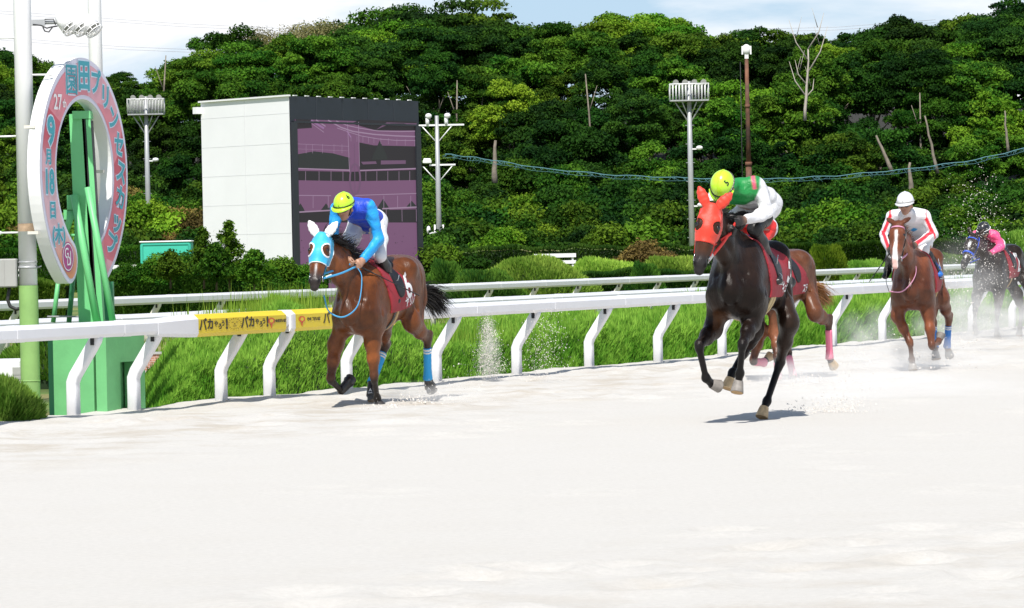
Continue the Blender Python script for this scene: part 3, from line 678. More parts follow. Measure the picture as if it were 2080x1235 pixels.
curve1 = [zs(370, 268), zs(500, 340), zs(620, 380), zs(830, 410), zs(1050, 425), zs(1255, 432)]
curve2 = [zs(450, 275), zs(560, 320), zs(700, 350), zs(870, 375), zs(1100, 382), zs(1250, 378)]
curve3 = [zs(460, 345), zs(560, 380), zs(700, 425), zs(870, 455), zs(1050, 470), zs(1250, 472)]
for c_, w_ in ((curve1, 2.6), (curve2, 1.8), (curve3, 1.4)): ln(c_, w_)
ln([zs(200, 270), zs(330, 350)], 4, 5); ln([zs(250, 265), zs(345, 330)], 2.5); ln([zs(205, 300), zs(330, 390)], 1.2)
ln([zs(560, 375), zs(600, 440)], 2.4, 5, .031)
for x in (600, 660, 720, 775, 830, 900, 975, 1060, 1145, 1240): ln([zs(x, 425+(x-600)*.06), zs(x, 480+(x-600)*.075)], .7, 2, .031)
ln([zs(60, 505), zs(580, 530)], .8)
ln([zs(60, 555), zs(580, 575)], .5)
for x in (150, 215, 315, 430, 510): ln([zs(x, 508), zs(x, 600)], .7)
ln([zs(65, 752), zs(600, 770)], 2.4); ln([zs(680, 772), zs(1262, 752)], 2.4)
for x in (145, 280, 400, 520, 750, 860, 970, 1082, 1190): ln([zs(x, 780), zs(x, 878)], .8)
ln([zs(75, 1022), zs(400, 1025)], 1.6); ln([zs(640, 1022), zs(1268, 1002)], 1.6)
for x in (220, 372, 930, 1068, 1200): ln([zs(x, 1025), zs(x, 1150)], 1.0)
ln([(604, 431), (675, 427)], 2.8); ln([(775, 424), (849, 420.5)], 2.8)
for x in (783, 815, 844): ln([(x, 425), (x+.5, 450)], .8)
ln([zs(565, 285), zs(585, 790)], 1.2, 2, .033); ln([zs(675, 285), zs(685, 730)], 1.2, 2, .033)
# ring on the picture
ringp = []
cxr, cyr = zs(640, 860)
for k in range(25):
    a0 = 2*pi*k/24; ringp.append((cxr+10.5*cos(a0), cyr+31*sin(a0)))
ln(ringp, 3.6, 3, .034)
ln([zs(635, 500), zs(640, 1000)], 1.4, 3, .033)
for k in range(70):
    x, y = 606+RNG.random()*240, 465+RNG.random()*75; r_ = .5+RNG.random()*1.1
    poly([(x-r_, y), (x, y-r_*.7), (x+r_*1.3, y), (x, y+r_*.6)], 3 if RNG.random() < .5 else 1, .028)
poly([zs(700, 685), zs(850, 680), zs(860, 705), zs(720, 712)], 3, .029); poly([zs(900, 672), zs(1150, 670), zs(1150, 705), zs(900, 712)], 3, .029)
pobj = pic.build('picture', [s_mauve, s_dark, s_line, s_mid, s_hedge, s_pink], scr, recalc=False)
q = MB()
for u_ in (.22, LR-.16): q.box(aR*u_+nR*.03+Z*(zb+(Hs-.95)/2), (.36, .10, Hs-.95), axes=(aR, nR, Z))
q.box(aR*(LR/2)+nR*.02+Z*(ztop-.93), (LR-.4, .08, .07), axes=(aR, nR, Z))
q.build('screen_frame', M('screen_frame_black', (.02,.022,.03), .4), scr)

# ================================================================ far light masts, rusty pole, cables, teal hut
def mast(px, py_top, Yd, z0, label, kind, cat='light mast'):
    b = at(px, py_top, Yd); h = b.z - z0; k = F/Yd
    root = tag(empty('light_mast', (b.x, b.y, z0)), label, cat, 'light masts in front of the wooded slope')
    q = MB(); q.tube([(0,0,-1), (0,0,h*.5), (0,0,h)], [.15, .125, .09], 10); q.build('pole', m_grey, root)
    if kind == 'cage':
        w_, d_, hh = 1.75, .9, .72
        zc = h - .85
        q = MB(); q.box((0,0,zc-.03), (w_, d_, .06))
        for sx in (-1, 1): q.tube([(sx*w_*.38, 0, zc-.03), (sx*.09, 0, zc-.95)], .035, 6); q.tube([(sx*w_*.2, -.3, zc-.03), (sx*.06, 0, zc-.75)], .025, 6)
        q.build('platform', m_grey, root)
        q = MB()
        for sy in (-1, 1):
            q.tube([(-w_/2, sy*d_/2, zc+hh), (w_/2, sy*d_/2, zc+hh)], .028, 6)
            for k_ in range(13): x = -w_/2 + w_*k_/12; q.tube([(x, sy*d_/2, zc), (x, sy*d_/2, zc+hh)], .016, 5)
        for sx in (-1, 1): q.tube([(sx*w_/2, -d_/2, zc+hh), (sx*w_/2, d_/2, zc+hh)], .028, 6)
        q.build('railing', m_pole, root)
        for k_ in range(4):
            x = -.6+.42*k_; q = MB(); q.sphere((x, -.1, zc+hh+.06), (.14, .13, .11), 10, 6); q.tube([(x, -.22, zc+hh+.10), (x, -.30, zc+hh+.08)], [.10, .13], 10); q.build('lamp', m_greybox, root)
        for z_, s_ in ((h*.62, 1), (h*.30, 1)):
            q = MB(); q.box((.25, 0, z_), (.42, .1, .06)); q.sphere((.42, -.06, z_+.05), (.16, .12, .10), 8, 6); q.build('side_lamp', m_pole, root)
        q = MB()
        for z_ in np.arange(1.0, h-1.2, .85): q.tube([(-.2,0,z_), (.2,0,z_)], .014, 5)
        q.build('step_bolts', m_grey, root)
    if kind == 'arms':
        for zc, w_, lx in ((h-.45, 2.6, (-.45, .45)), (h-2.35, 2.3, (-1.2, -.5))):
            q = MB(); q.box((0,0,zc), (w_ if zc > h-1 else 1.7, .1, .08)); 
            for sx in (-1, 1): q.tube([(sx*.75, 0, zc), (sx*.1, 0, zc-.75)], .03, 6)
            if zc < h-1: q.box((-.9, 0, zc), (1.0, .1, .08))
            q.build('crossarm', m_pole, root)
            for x in lx:
                q = MB()
                if zc > h-1: q.tube([(x,0,zc), (x,0,zc+.35)], .09, 10); q.sphere((x+.06,-.05,zc+.44), (.16,.13,.13), 10, 7)
                else: q.box((x, 0, zc+.16), (.42, .3, .16), bev=.03); q.box((x, 0, zc+.27), (.36, .26, .10), bev=.03)
                q.build('lamp', m_pole, root)
        q = MB(); q.box((-.3, 0, h-5.6), (.35, .12, .1)); q.sphere((-.5, -.02, h-5.45), (.1,.1,.2), 8, 6); q.build('side_lamp', m_pole, root)
        for sx in (-1, 1): q = MB(); q.tube([(sx*.2, 0, 0.3), (sx*.2, 0, 1.9)], .045, 6); q.build('guard', m_pole, root)
    return root
mast(296, 196, 205, 1.2, 'grey light mast with a railed lamp platform above the teal hut', 'cage')
mast(1399, 165, 190, 1.0, 'grey light mast with a railed lamp platform behind the red-hooded horse', 'cage')
mB = mast(887, 235, 200, 1.0, 'pale concrete mast with two crossarms right of the screen tower', 'arms')
b = at(1516, 100, 200); h = b.z-1
root = tag(empty('camera_pole', (b.x, b.y, 1.0)), 'tall rusty brown pole with a white camera on top, above the green-vested jockey', 'pole')
q = MB(); q.tube([(0,0,-1), (0,0,h*.45)], .145, 10); q.tube([(0,0,h*.45), (0,0,h-.4)], [.12, .09], 10); q.tube([(0,0,h*.45-.1),(0,0,h*.45+.1)], .17, 10); q.tube([(0,0,h*.72),(0,0,h*.72+.15)], .13, 10); q.build('shaft', M('rusty_steel', (.20, .085, .045), .85, var=.5, vscale=1.5, vcol=(.09,.05,.04)), root)
q = MB(); q.box((0,0,h-.35), (.18,.18,.2)); q.sphere((0,0,h-.02), (.22,.2,.26), 10, 8); q.box((-.2,0,h-.05), (.07,.2,.4)); q.box((.2,0,h-.05), (.07,.2,.4)); q.build('camera_head', m_pole, root)
q = MB(); q.tube([(-.32,0,0),(-.3,0,h-.6)], .02, 5); q.build('cable', m_dark, root)
# cable with hanging netting strung across the wood
m_cable = M('blue_green_net_cable', (.10, .24, .27), .7)
ctrl = [(904, 313, 199), (980, 322, 200), (1100, 342, 201), (1250, 356, 202), (1400, 362, 203), (1560, 364, 204), (1700, 357, 205), (1850, 343, 206), (1980, 325, 207), (2100, 297, 208)]
q = MB(); pts = [at(*c_) for c_ in ctrl]
fine_p = []
for a, b_ in zip(pts[:-1], pts[1:]):
    for k in range(6): fine_p.append(a.lerp(b_, k/6))
fine_p.append(pts[-1]); o0 = fine_p[0].copy()
for dz, r_ in ((0, .022), (-.15, .008)): q.tube([p-o0+Z*(dz+.03*sin(i*1.7+dz*9)) for i, p in enumerate(fine_p)], r_, 5)
for i in range(0, len(fine_p)-1):
    for k in range(4):
        p = fine_p[i].lerp(fine_p[i+1], random.random())-o0; q.tube([p, p+Vector((random.uniform(-.3,.3), 0, -random.uniform(.06,.26)))], .008, 4)
nc = q.build('net_cable', m_cable); nc.location = o0; tag(nc, 'sagging blue green net cable strung across the dark trees', 'cable')
m_wire = M('power_line', (.45,.45,.47), .6)
for i, (a, b_, lab) in enumerate((((-30, 20, 420), (760, 66, 420), 'thin grey power line, highest of those across the sky left of the tall trees'), ((-30, 73, 420), (520, 106, 420), 'thin grey power line crossing the clouds just above the ring sign'), ((1500, 60, 420), (1900, 40, 420), 'thin grey power line in the sky above the dead tree'))):
    A, Bq = at(*a), at(*b_); q = MB()
    for dz in (0, -.28): q.tube([Vector((0,0,dz)), (Bq-A)*.5+Z*(dz-.25), (Bq-A)+Z*dz], .018, 4)
    o = q.build('power_line', m_wire); o.location = A; tag(o, lab, 'power line', 'power lines in the sky')
# teal hut
b = at(337, 545, 128); zt = at(337, 492, 128).z
root = tag(empty('equipment_hut', (b.x, b.y, ZI)), 'small teal green painted hut behind the left hedge', 'hut')
m_teal = M('teal_paint', (.05, .50, .36), .5, var=.04, vscale=2)
hh = zt-ZI; q = MB(); q.box((0, .5, hh/2), (1.55, 1.0, hh), bev=.04); q.build('cabin', m_teal, root)
q = MB(); q.box((0, .5, hh+.02), (1.6, 1.06, .05), bev=.02); q.build('roof', m_pole, root)
q = MB(); q.box((0, -.012, hh-.07), (1.4, .02, .03)); 
for sx in (-1, 1): q.box((sx*.7, -.012, hh*.5), (.03, .02, hh-.2))
q.build('door_frame', M('dark_teal', (.03, .36, .26), .5), root)
# white boards glimpsed through the far hedges
for (xa, xb, py, Yd, lab) in ((226, 292, 543, 140, 'white fence board seen left of the teal hut'), (1085, 1170, 520, 150, 'short white fence board on top of the clipped green mound'), (-10, 50, 548, 150, 'white fence board at the far left edge behind the grey cabinet')):
    A = at(xa, py, Yd); Bq = at(xb, py, Yd); q = MB(); L_ = Bq.x-A.x
    q.box((L_/2, 0, 0), (L_, .06, .14)); q.box((L_/2, .02, -.24), (L_, .05, .12))
    for k in range(3): q.box((L_*(.08+.42*k), .07, -.3), (.07, .07, .7))
    o = q.build('white_fence', m_pole); o.location = A; tag(o, lab, 'fence')
# ================================================================ vegetation
def leaf_mat(name, c, c2, trans=.25, rough=.55):
    """leaf colour varies leaf by leaf (attribute tint) and plant by plant (object random)"""
    m = bpy.data.materials.new(name); m.use_nodes = True; t = m.node_tree; L = t.links.new; b = t.nodes['Principled BSDF']
    a = N(t, 'ShaderNodeAttribute', attribute_name='tint'); oi = N(t, 'ShaderNodeObjectInfo')
    mx = N(t, 'ShaderNodeMix', data_type='RGBA'); mx.inputs[6].default_value = (*c, 1); mx.inputs[7].default_value = (*c2, 1)
    L(a.outputs['Fac'], mx.inputs[0])
    hs = N(t, 'ShaderNodeHueSaturation'); L(mx.outputs[2], hs.inputs['Color'])
    mr = N(t, 'ShaderNodeMapRange'); mr.inputs[3].default_value = .478; mr.inputs[4].default_value = .512; L(oi.outputs['Random'], mr.inputs[0]); L(mr.outputs[0], hs.inputs['Hue'])
    m3 = N(t, 'ShaderNodeMath', operation='MULTIPLY_ADD'); m3.inputs[1].default_value = 7.31; m3.inputs[2].default_value = .2; L(oi.outputs['Random'], m3.inputs[0])
    fr_ = N(t, 'ShaderNodeMath', operation='FRACT'); L(m3.outputs[0], fr_.inputs[0])
    mr2 = N(t, 'ShaderNodeMapRange'); mr2.inputs[3].default_value = .55; mr2.inputs[4].default_value = 1.35; L(fr_.outputs[0], mr2.inputs[0]); L(mr2.outputs[0], hs.inputs['Value'])
    L(hs.outputs[0], b.inputs['Base Color']); b.inputs['Roughness'].default_value = .7; b.inputs['Specular IOR Level'].default_value = .08
    tr = N(t, 'ShaderNodeBsdfTranslucent'); L(hs.outputs[0], tr.inputs[0]); ms = N(t, 'ShaderNodeMixShader'); ms.inputs[0].default_value = trans
    L(b.outputs[0], ms.inputs[1]); L(tr.outputs[0], ms.inputs[2]); L(ms.outputs[0], t.nodes['Material Output'].inputs[0])
    return m
m_leafD = leaf_mat('dark_leaves', (.008, .038, .006), (.038, .115, .010))
m_leafM = leaf_mat('mid_leaves', (.018, .075, .006), (.095, .205, .015))
m_leafY = leaf_mat('yellow_green_leaves', (.065, .18, .010), (.19, .33, .022))
m_leafO = leaf_mat('olive_thin_leaves', (.17, .17, .06), (.33, .31, .14))
m_leafB = leaf_mat('autumn_leaves', (.10, .075, .025), (.24, .19, .045))
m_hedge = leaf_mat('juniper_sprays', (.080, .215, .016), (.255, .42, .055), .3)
m_mound = leaf_mat('pale_clipped_sprays', (.15, .33, .035), (.36, .56, .09), .35)
m_hedgeD = leaf_mat('dark_juniper_sprays', (.022, .085, .012), (.10, .22, .025), .2)
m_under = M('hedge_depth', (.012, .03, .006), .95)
m_bark = M('grey_bark', (.21, .18, .14), .9, var=.35, vscale=3)
m_barkD = M('dark_bark', (.07, .055, .04), .9, var=.3, vscale=3)

def leaves_from(centers, normals, size, rg, aspect=.55, tint=None, jitter=.9):
    """one diamond-shaped leaf spray per centre"""
    n = len(centers); nrm = normals + rg.normal(0, jitter, (n, 3)); nrm /= np.linalg.norm(nrm, axis=1)[:, None]+1e-9
    a = rg.normal(0, 1, (n, 3)); u = np.cross(nrm, a); u /= np.linalg.norm(u, axis=1)[:, None]+1e-9; v = np.cross(nrm, u)
    s = (size*rg.uniform(.6, 1.35, n))[:, None]
    P = np.stack([centers+u*s, centers+v*s*aspect+u*s*.15, centers-u*s*.9, centers-v*s*aspect+u*s*.15], 1).reshape(-1, 3)
    Fq = np.arange(4*n).reshape(n, 4)
    t = rg.random(n) if tint is None else tint
    return P, Fq, np.repeat(np.repeat(np.clip(t, 0, 1)[:, None], 4, 0), 3, 1)
def crown_mesh(name, seed, rx, ry, rz, nclump, nleaf, leaf, flat=.55, clump=.30, cz=0.0, shape='dome'):
    rg = np.random.default_rng(seed); Cs = []; Ns = []; Ts = []
    for _ in range(nclump):
        while True:
            d = rg.normal(0, 1, 3); d /= np.linalg.norm(d)
            if shape == 'dome' and d[2] < -.35: continue
            break
        r = rg.uniform(.45, 1.0)**.6
        c = d*r*np.array([rx, ry, rz])
        cr = clump*rx*rg.uniform(.55, 1.25)
        n = int(nleaf*(cr/(clump*rx))**1.6)
        dd = rg.normal(0, 1, (n, 3)); dd /= np.linalg.norm(dd, axis=1)[:, None]; dd[:, 2] = np.where(dd[:, 2] < -.3, -dd[:, 2], dd[:, 2])
        rr = rg.uniform(.55, 1.08, n)[:, None]
        p = c + dd*rr*np.array([cr, cr, cr*flat]) + rg.normal(0, cr*.07, (n, 3))
        Cs.append(p); Ns.append(dd + np.array([0, 0, .55])); Ts.append(np.clip(.35+.3*rg.normal()+.22*rg.normal(0, 1, n), 0, 1))
    C_ = np.concatenate(Cs); P, Fq, tt = leaves_from(C_ + np.array([0, 0, cz]), np.concatenate(Ns), leaf, rg, tint=np.concatenate(Ts))
    return np_mesh(name, P, Fq, False, attrs={'tint': ('POINT', tt)})
def trunk_mesh(name, seed, h, r, spread, nlimb=6, base=0.0, lean=0.0):
    rg = random.Random(seed); q = MB(); top = Vector((lean*h, 0, h))
    pts = [Vector((0,0,base-.5))] + [Vector((lean*h*t**1.3 + rg.uniform(-.12,.12), rg.uniform(-.12,.12), base+h*t)) for t in (.2,.4,.6,.8,1)]
    q.tube(pts, [r*1.25, r, r*.85, r*.7, r*.55, r*.35], 7)
    for k in range(nlimb):
        t = rg.uniform(.35, .95); p = pts[0].lerp(pts[-1], t); i = min(int(t*5), 4); p = pts[1+i-1].lerp(pts[1+i], t*5-int(t*5)) if t < 1 else p
        a = rg.uniform(0, 2*pi); L_ = spread*rg.uniform(.5, 1); e = p + Vector((cos(a)*L_, sin(a)*L_, L_*rg.uniform(.5, 1.1))); m_ = p.lerp(e, .5)+Vector((0,0,-.1*L_))
        q.tube([p, m_, e], [r*.4, r*.25, r*.08], 5)
        for j in range(2):
            a2 = a+rg.uniform(-1,1); s_ = m_.lerp(e, rg.uniform(0, .6)); q.tube([s_, s_+Vector((cos(a2)*L_*.4, sin(a2)*L_*.4, L_*.4))], [r*.16, r*.04], 4)
    me = bpy.data.meshes.new(name); me.from_pydata(q.v, [], q.f); me.polygons.foreach_set('use_smooth', [True]*len(q.f)); me.update(); return me
# crown kinds (shared mesh data)
CR = {}
for i in range(5): CR['tall', i] = crown_mesh('crown', 100+i, 3.6, 3.2, 3.2, 70, 430, .118, flat=.52, clump=.245)
for i in range(3): CR['layer', i] = crown_mesh('crown', 200+i, 4.6, 3.8, 3.0, 66, 520, .118, flat=.30, clump=.27)
for i in range(4): CR['mid', i] = crown_mesh('crown', 300+i, 2.5, 2.3, 3.0, 52, 380, .10, flat=.66, clump=.28)
for i in range(2): CR['thin', i] = crown_mesh('crown', 400+i, 3.4, 3.0, 2.6, 110, 90, .085, flat=.8, clump=.26)
for i in range(4): CR['shrub', i] = crown_mesh('foliage', 500+i, 1.5, 1.3, 1.25, 32, 420, .078, flat=.75, clump=.42)
TRK = [trunk_mesh('trunk', 40+i, 7.0, .20, 2.4, 7, lean=.06*(i-1)) for i in range(3)]
for me in TRK: me.materials.append(m_bark)
crown_users = {}
def crown_obj(kind, i, mat, parent, name='crown'):
    key = (kind, i, mat.name)
    if key not in crown_users:
        me = CR[kind, i] if not any(k[0] == kind and k[1] == i for k in crown_users) else CR[kind, i].copy()
        me.materials.clear(); me.materials.append(mat); crown_users[key] = me
    o = bpy.data.objects.new(name, crown_users[key]); COL.objects.link(o); o.parent = parent; return o
LM = [(5, 'at the far left edge'), (60, 'behind the near white pole'), (170, 'behind the ring sign'), (300, 'behind the left light mast'), (400, 'left of the screen tower'), (500, 'above the white screen side'), (600, 'above the screen tower corner'), (720, 'above the video screen'), (860, 'at the screen right edge'),
      (940, 'right of the crossarm mast'), (1060, 'over the cable left half'), (1180, 'over the cable middle'), (1290, 'left of the caged mast'), (1400, 'behind the caged mast'), (1460, 'above the red hood'), (1530, 'behind the rusty pole'), (1640, 'behind the dead tree'), (1740, 'right of the dead tree'), (1850, 'above the white cap'), (1960, 'right of the white cap'), (2050, 'at the far right edge')]
def where(px): return min(LM, key=lambda l: abs(l[0]-px))[1]
KINDW = {'tall': 'tall dense broadleaf tree', 'layer': 'wide flat-topped tree in layers', 'mid': 'rounded broadleaf tree', 'thin': 'thin leafed olive tree', 'shrub': 'leafy shrub'}
MATW = {}
def tree(px, py_top, Yd, kind, mat, scale=1.0, i=None, sx=1.0, tone='', tier='on the skyline', lean=0, crown_h=None, nm=None, grp=None, rot=None, trunk=True):
    rr = random.Random(int(px*7+py_top*13+Yd)); i = rr.randrange(sum(1 for k in CR if k[0] == kind)) if i is None else i
    hz = {'tall': 3.3, 'layer': 3.1, 'mid': 3.1, 'thin': 2.8, 'shrub': 1.4}[kind]*scale
    top = at(px, py_top, Yd); z0 = float(terrain_z(top.x, Yd))
    root = empty({'shrub': 'shrub'}.get(kind, 'broadleaf_tree') if nm is None else nm, (top.x, Yd, z0), rr.uniform(0, 6.28) if rot is None else rot)
    lab = f"{tone} {KINDW[kind]} {tier} {where(px)}".strip().replace('  ', ' ')
    tag(root, lab, 'shrub' if kind == 'shrub' else 'tree', grp or ('shrubs at the foot of the wood' if kind == 'shrub' else 'trees of the wood'))
    zc = top.z - z0 - hz*.93
    c = crown_obj(kind, i, mat, root, 'foliage' if kind == 'shrub' else 'crown'); c.location = (0, 0, zc); c.scale = (scale*sx, scale*sx, scale)
    if trunk and kind != 'shrub':
        t_ = bpy.data.objects.new('trunk', TRK[rr.randrange(3)]); COL.objects.link(t_); t_.parent = root; t_.scale = (scale, scale, max(.25, (zc+hz*.10)/8.6))
    return root
rg = random.Random(11)
# skyline, photo pixels
SKY = [(-60,100),(0,112),(70,128),(110,122),(170,160),(232,140),(268,165),(300,200),(330,152),(380,108),(430,72),(500,50),(540,70),(600,48),(680,44),(700,85),(725,62),(790,28),(880,8),(960,15),(1010,45),(1050,62),(1100,44),(1180,52),(1260,40),(1350,40),(1400,46),(1440,74),(1530,60),(1600,64),(1680,66),(1750,60),(1800,48),(1880,44),(1950,38),(2000,32),(2040,10),(2090,-10),(2160,-20)]
def sky_y(x): return float(np.interp(x, [a for a, _ in SKY], [b for _, b in SKY]))
x = -460
while x < 2560:
    y = sky_y(x); Yd = rg.uniform(262, 280)
    if 470 < x < 690: kind, mat, tone = 'thin', m_leafO, 'sparse'
    elif 370 < x <= 470: kind, mat, tone = 'mid', m_leafM, 'mid green'
    elif 1200 < x < 1420: kind, mat, tone = 'tall', m_leafY, 'bright yellow green'
    elif 700 < x < 1000: kind, mat, tone = 'layer', (m_leafD if rg.random() < .35 else m_leafM), 'green'
    elif rg.random() < .45: kind, mat, tone = 'tall', m_leafM, 'mid green'
    else: kind, mat, tone = 'tall', m_leafD, 'dark'
    sc = rg.uniform(.75, 1.1)*(1.15 if 700 < x < 1000 else .9)
    if 215 < x < 330 or 90 < x < 140: sc *= .5
    tree(x, y+rg.uniform(-4, 10), Yd, kind, mat, sc, tone=tone)
    x += rg.uniform(52, 72)*(.7 if sc < .6 else 1)
# second tier behind screen: below skyline
for tier, (y0, dy, Y0, Y1, stp, kinds, tierw) in enumerate([
        (78, 30, 254, 262, 74, ('tall', 'tall', 'mid', 'layer'), 'just below the skyline'),
        (145, 38, 246, 254, 76, ('tall', 'mid', 'layer', 'mid'), 'high in the wood'),
        (215, 40, 238, 246, 74, ('mid', 'tall', 'mid'), 'halfway up the wood'),
        (295, 40, 230, 238, 70, ('mid', 'mid', 'tall'), 'low in the wood'),
        (358, 30, 222, 230, 62, ('mid', 'shrub', 'mid'), 'at the wood foot')]):
    x = -440 + tier*17
    while x < 2520:
        if 425 < x < 830 and tier >= 2: x = 831; continue
        y = max(sky_y(x)+26+12*tier, y0 + rg.uniform(-dy, dy) + 30*math.exp(-((x-290)/120)**2)); r_ = rg.random(); k = rg.choice(kinds)
        mat, tone = (m_leafD, 'dark') if r_ < .62 else (m_leafM, 'mid green') if r_ < .93 else (m_leafY, 'yellow green')
        if tier in (1, 2, 3) and rg.random() < .16: x += rg.uniform(.5, .8)*stp; continue
        if tier >= 3 and r_ > .93 and x < 420: mat, tone = m_leafB, 'brownish'
        if 370 < x < 700 and tier < 2 : mat, tone = (m_leafM, 'mid green')
        sc = rg.uniform(.62, 1.0)*(1.7 if k == 'shrub' else 1)
        tree(x, y, rg.uniform(Y0, Y1), k, mat, sc, tone=tone, tier=tierw)
        x += rg.uniform(.75, 1.25)*stp
# shrubs at the foot, brighter green
for tier, (y0, dy, Y0, Y1, stp) in enumerate([(400, 22, 212, 220, 46), (440, 20, 203, 211, 44), (478, 12, 192, 202, 42)]):
    x = -400 + 13*tier
    while x < 2480:
        if 420 < x < 835: x = 836; continue
        r_ = rg.random(); mat, tone = (m_leafM, 'mid green') if r_ < .38 else (m_leafY, 'bright green') if r_ < .48 else (m_leafD, 'dark green')
        if 30 < x < 420 and r_ > .86: mat, tone = m_leafB, 'brownish'
        tree(x, y0+rg.uniform(-dy, dy), rg.uniform(Y0, Y1), 'shrub', mat, rg.uniform(.95, 1.7), tone=tone, tier=('in the upper row', 'in the middle row', 'in the front row')[tier])
        x += rg.uniform(.7, 1.3)*stp
for k in range(13):
    px = rg.uniform(860, 2080) if k < 10 else rg.uniform(0, 400); y1 = rg.uniform(250, 380); Yd = rg.uniform(238, 258); px += 40 if min(abs(px-m_) for m_ in (887, 1400, 296, 1516)) < 22 else 0; A = at(px, y1, Yd); h = rg.uniform(2.2, 5.0); dx = rg.uniform(-.5, .5); q = MB()
    q.tube([(0,0,-1.5), (0,0,0), (dx*.4,0,h*.5), (dx,0,h)], [.08, .07, .055, .035], 6); q.tube([(dx*.4,0,h*.5), (dx*.4+.5*(1 if dx < 0 else -1),0,h*.85)], [.04,.015], 5)
    tr = empty('slim_tree', A); tag(tr, 'slim grey trunk in the shade of the wood', 'tree', 'slim trunks in the wood'); q.build('trunk', m_bark, tr)
# pale bare trunks that show against the dark wood
def bare(px, py0, py1, Yd, r, dx, label, limbs=0, seed=0):
    A, Bq = at(px, py1, Yd), at(px+dx, py0, Yd); rr = random.Random(seed); q = MB(); o = A.copy(); pts = [Vector((0,0,0))]
    for k in range(1, 7): pts.append((Bq-A)*(k/6)+Vector((rr.uniform(-.05,.05), 0, 0)))
    q.tube(pts, [r*(1-.1*k) for k in range(7)], 7)
    for k in range(limbs):
        p = pts[2+k % 5]; sd = -1 if k % 2 else 1; L_ = rr.uniform(1.0, 2.6); e = p+Vector((sd*L_*.45, rr.uniform(-.3,.3), L_)); q.tube([p, p.lerp(e, .5)+Vector((sd*.15,0,-.1)), e], [r*.5, r*.33, r*.1], 5)
        e2 = e+Vector((sd*.5, 0, .7)); m_ = p.lerp(e, .6); q.tube([m_, m_+Vector((-sd*.3, 0, 1.1))], [r*.25, r*.06], 4)
    tr = empty('bare_tree', A); tag(tr, label, 'tree', 'pale bare trunks'); q.build('trunk', m_bark if limbs == 0 else M('bleached_wood', (.42,.38,.32), .8), tr)
for a in ((1635, 100, 245, 235, .10, 8, 'dead white bare tree with forked branches right of the rusty pole', 6, 3), (1005, 285, 372, 221, .17, 2, 'thick pale upright trunk below the cable, right of the crossarm mast', 0, 4),
          (1812, 275, 350, 224, .13, -34, 'pale leaning trunk crossing behind the cable, left of the white-capped jockey', 0, 5), (1850, 330, 392, 221, .15, -2, 'short pale upright trunk just above the white cap', 0, 6),
          (1905, 235, 352, 226, .10, -26, 'slim pale trunk leaning left, right of the white-capped jockey', 0, 7), (2048, 225, 310, 224, .09, -8, 'slim pale trunk near the far right edge under the cable', 0, 10)): bare(*a)
# ---------- sprays: short upright blades set on a hedge surface
def blades(P, Nn, length, width, rg, up=1.0, tint=None, lean=.45):
    n = len(P); d = Nn*lean + np.array([0, 0, up]) + rg.normal(0, .28, (n, 3)); d /= np.linalg.norm(d, axis=1)[:, None]
    a = rg.normal(0, 1, (n, 3)); u = np.cross(d, a); u /= np.linalg.norm(u, axis=1)[:, None]
    L_ = (length*rg.uniform(.5, 1.5, n))[:, None]; w_ = width*rg.uniform(.7, 1.3, n)[:, None]
    V = np.stack([P-u*w_-d*L_*.15, P+u*w_-d*L_*.15, P+u*w_*.8+d*L_*.55, P+d*L_, P-u*w_*.8+d*L_*.55], 1)
    V = V.reshape(-1, 3); b = np.arange(n)*5
    Fq = np.concatenate([np.stack([b, b+1, b+2, b+4], 1), np.stack([b+4, b+2, b+3, b+3], 1)])
    Ft = Fq[:n]; F3 = Fq[n:, :3]
    t = rg.random(n) if tint is None else np.clip(tint, 0, 1)
    return V, Ft, F3, np.repeat(np.repeat(t[:, None], 5, 0), 3, 1)
def blade_mesh(name, *args, **kw):
    V, Fq, F3, tt = blades(*args, **kw)
    me = bpy.data.meshes.new(name); n4, n3 = len(Fq), len(F3)
    me.vertices.add(len(V)); me.vertices.foreach_set('co', V.astype(np.float32).ravel())
    me.loops.add(n4*4+n3*3); me.loops.foreach_set('vertex_index', np.concatenate([Fq.ravel(), F3.ravel()]).astype(np.int32))
    me.polygons.add(n4+n3); me.polygons.foreach_set('loop_start', np.concatenate([np.arange(n4)*4, n4*4+np.arange(n3)*3]).astype(np.int32))
    a = me.color_attributes.new('tint', 'FLOAT_COLOR', 'POINT'); a.data.foreach_set('color', np.concatenate([tt, np.ones((len(tt), 1))], 1).astype(np.float32).ravel())
    me.update(calc_edges=True); me.validate(); return me
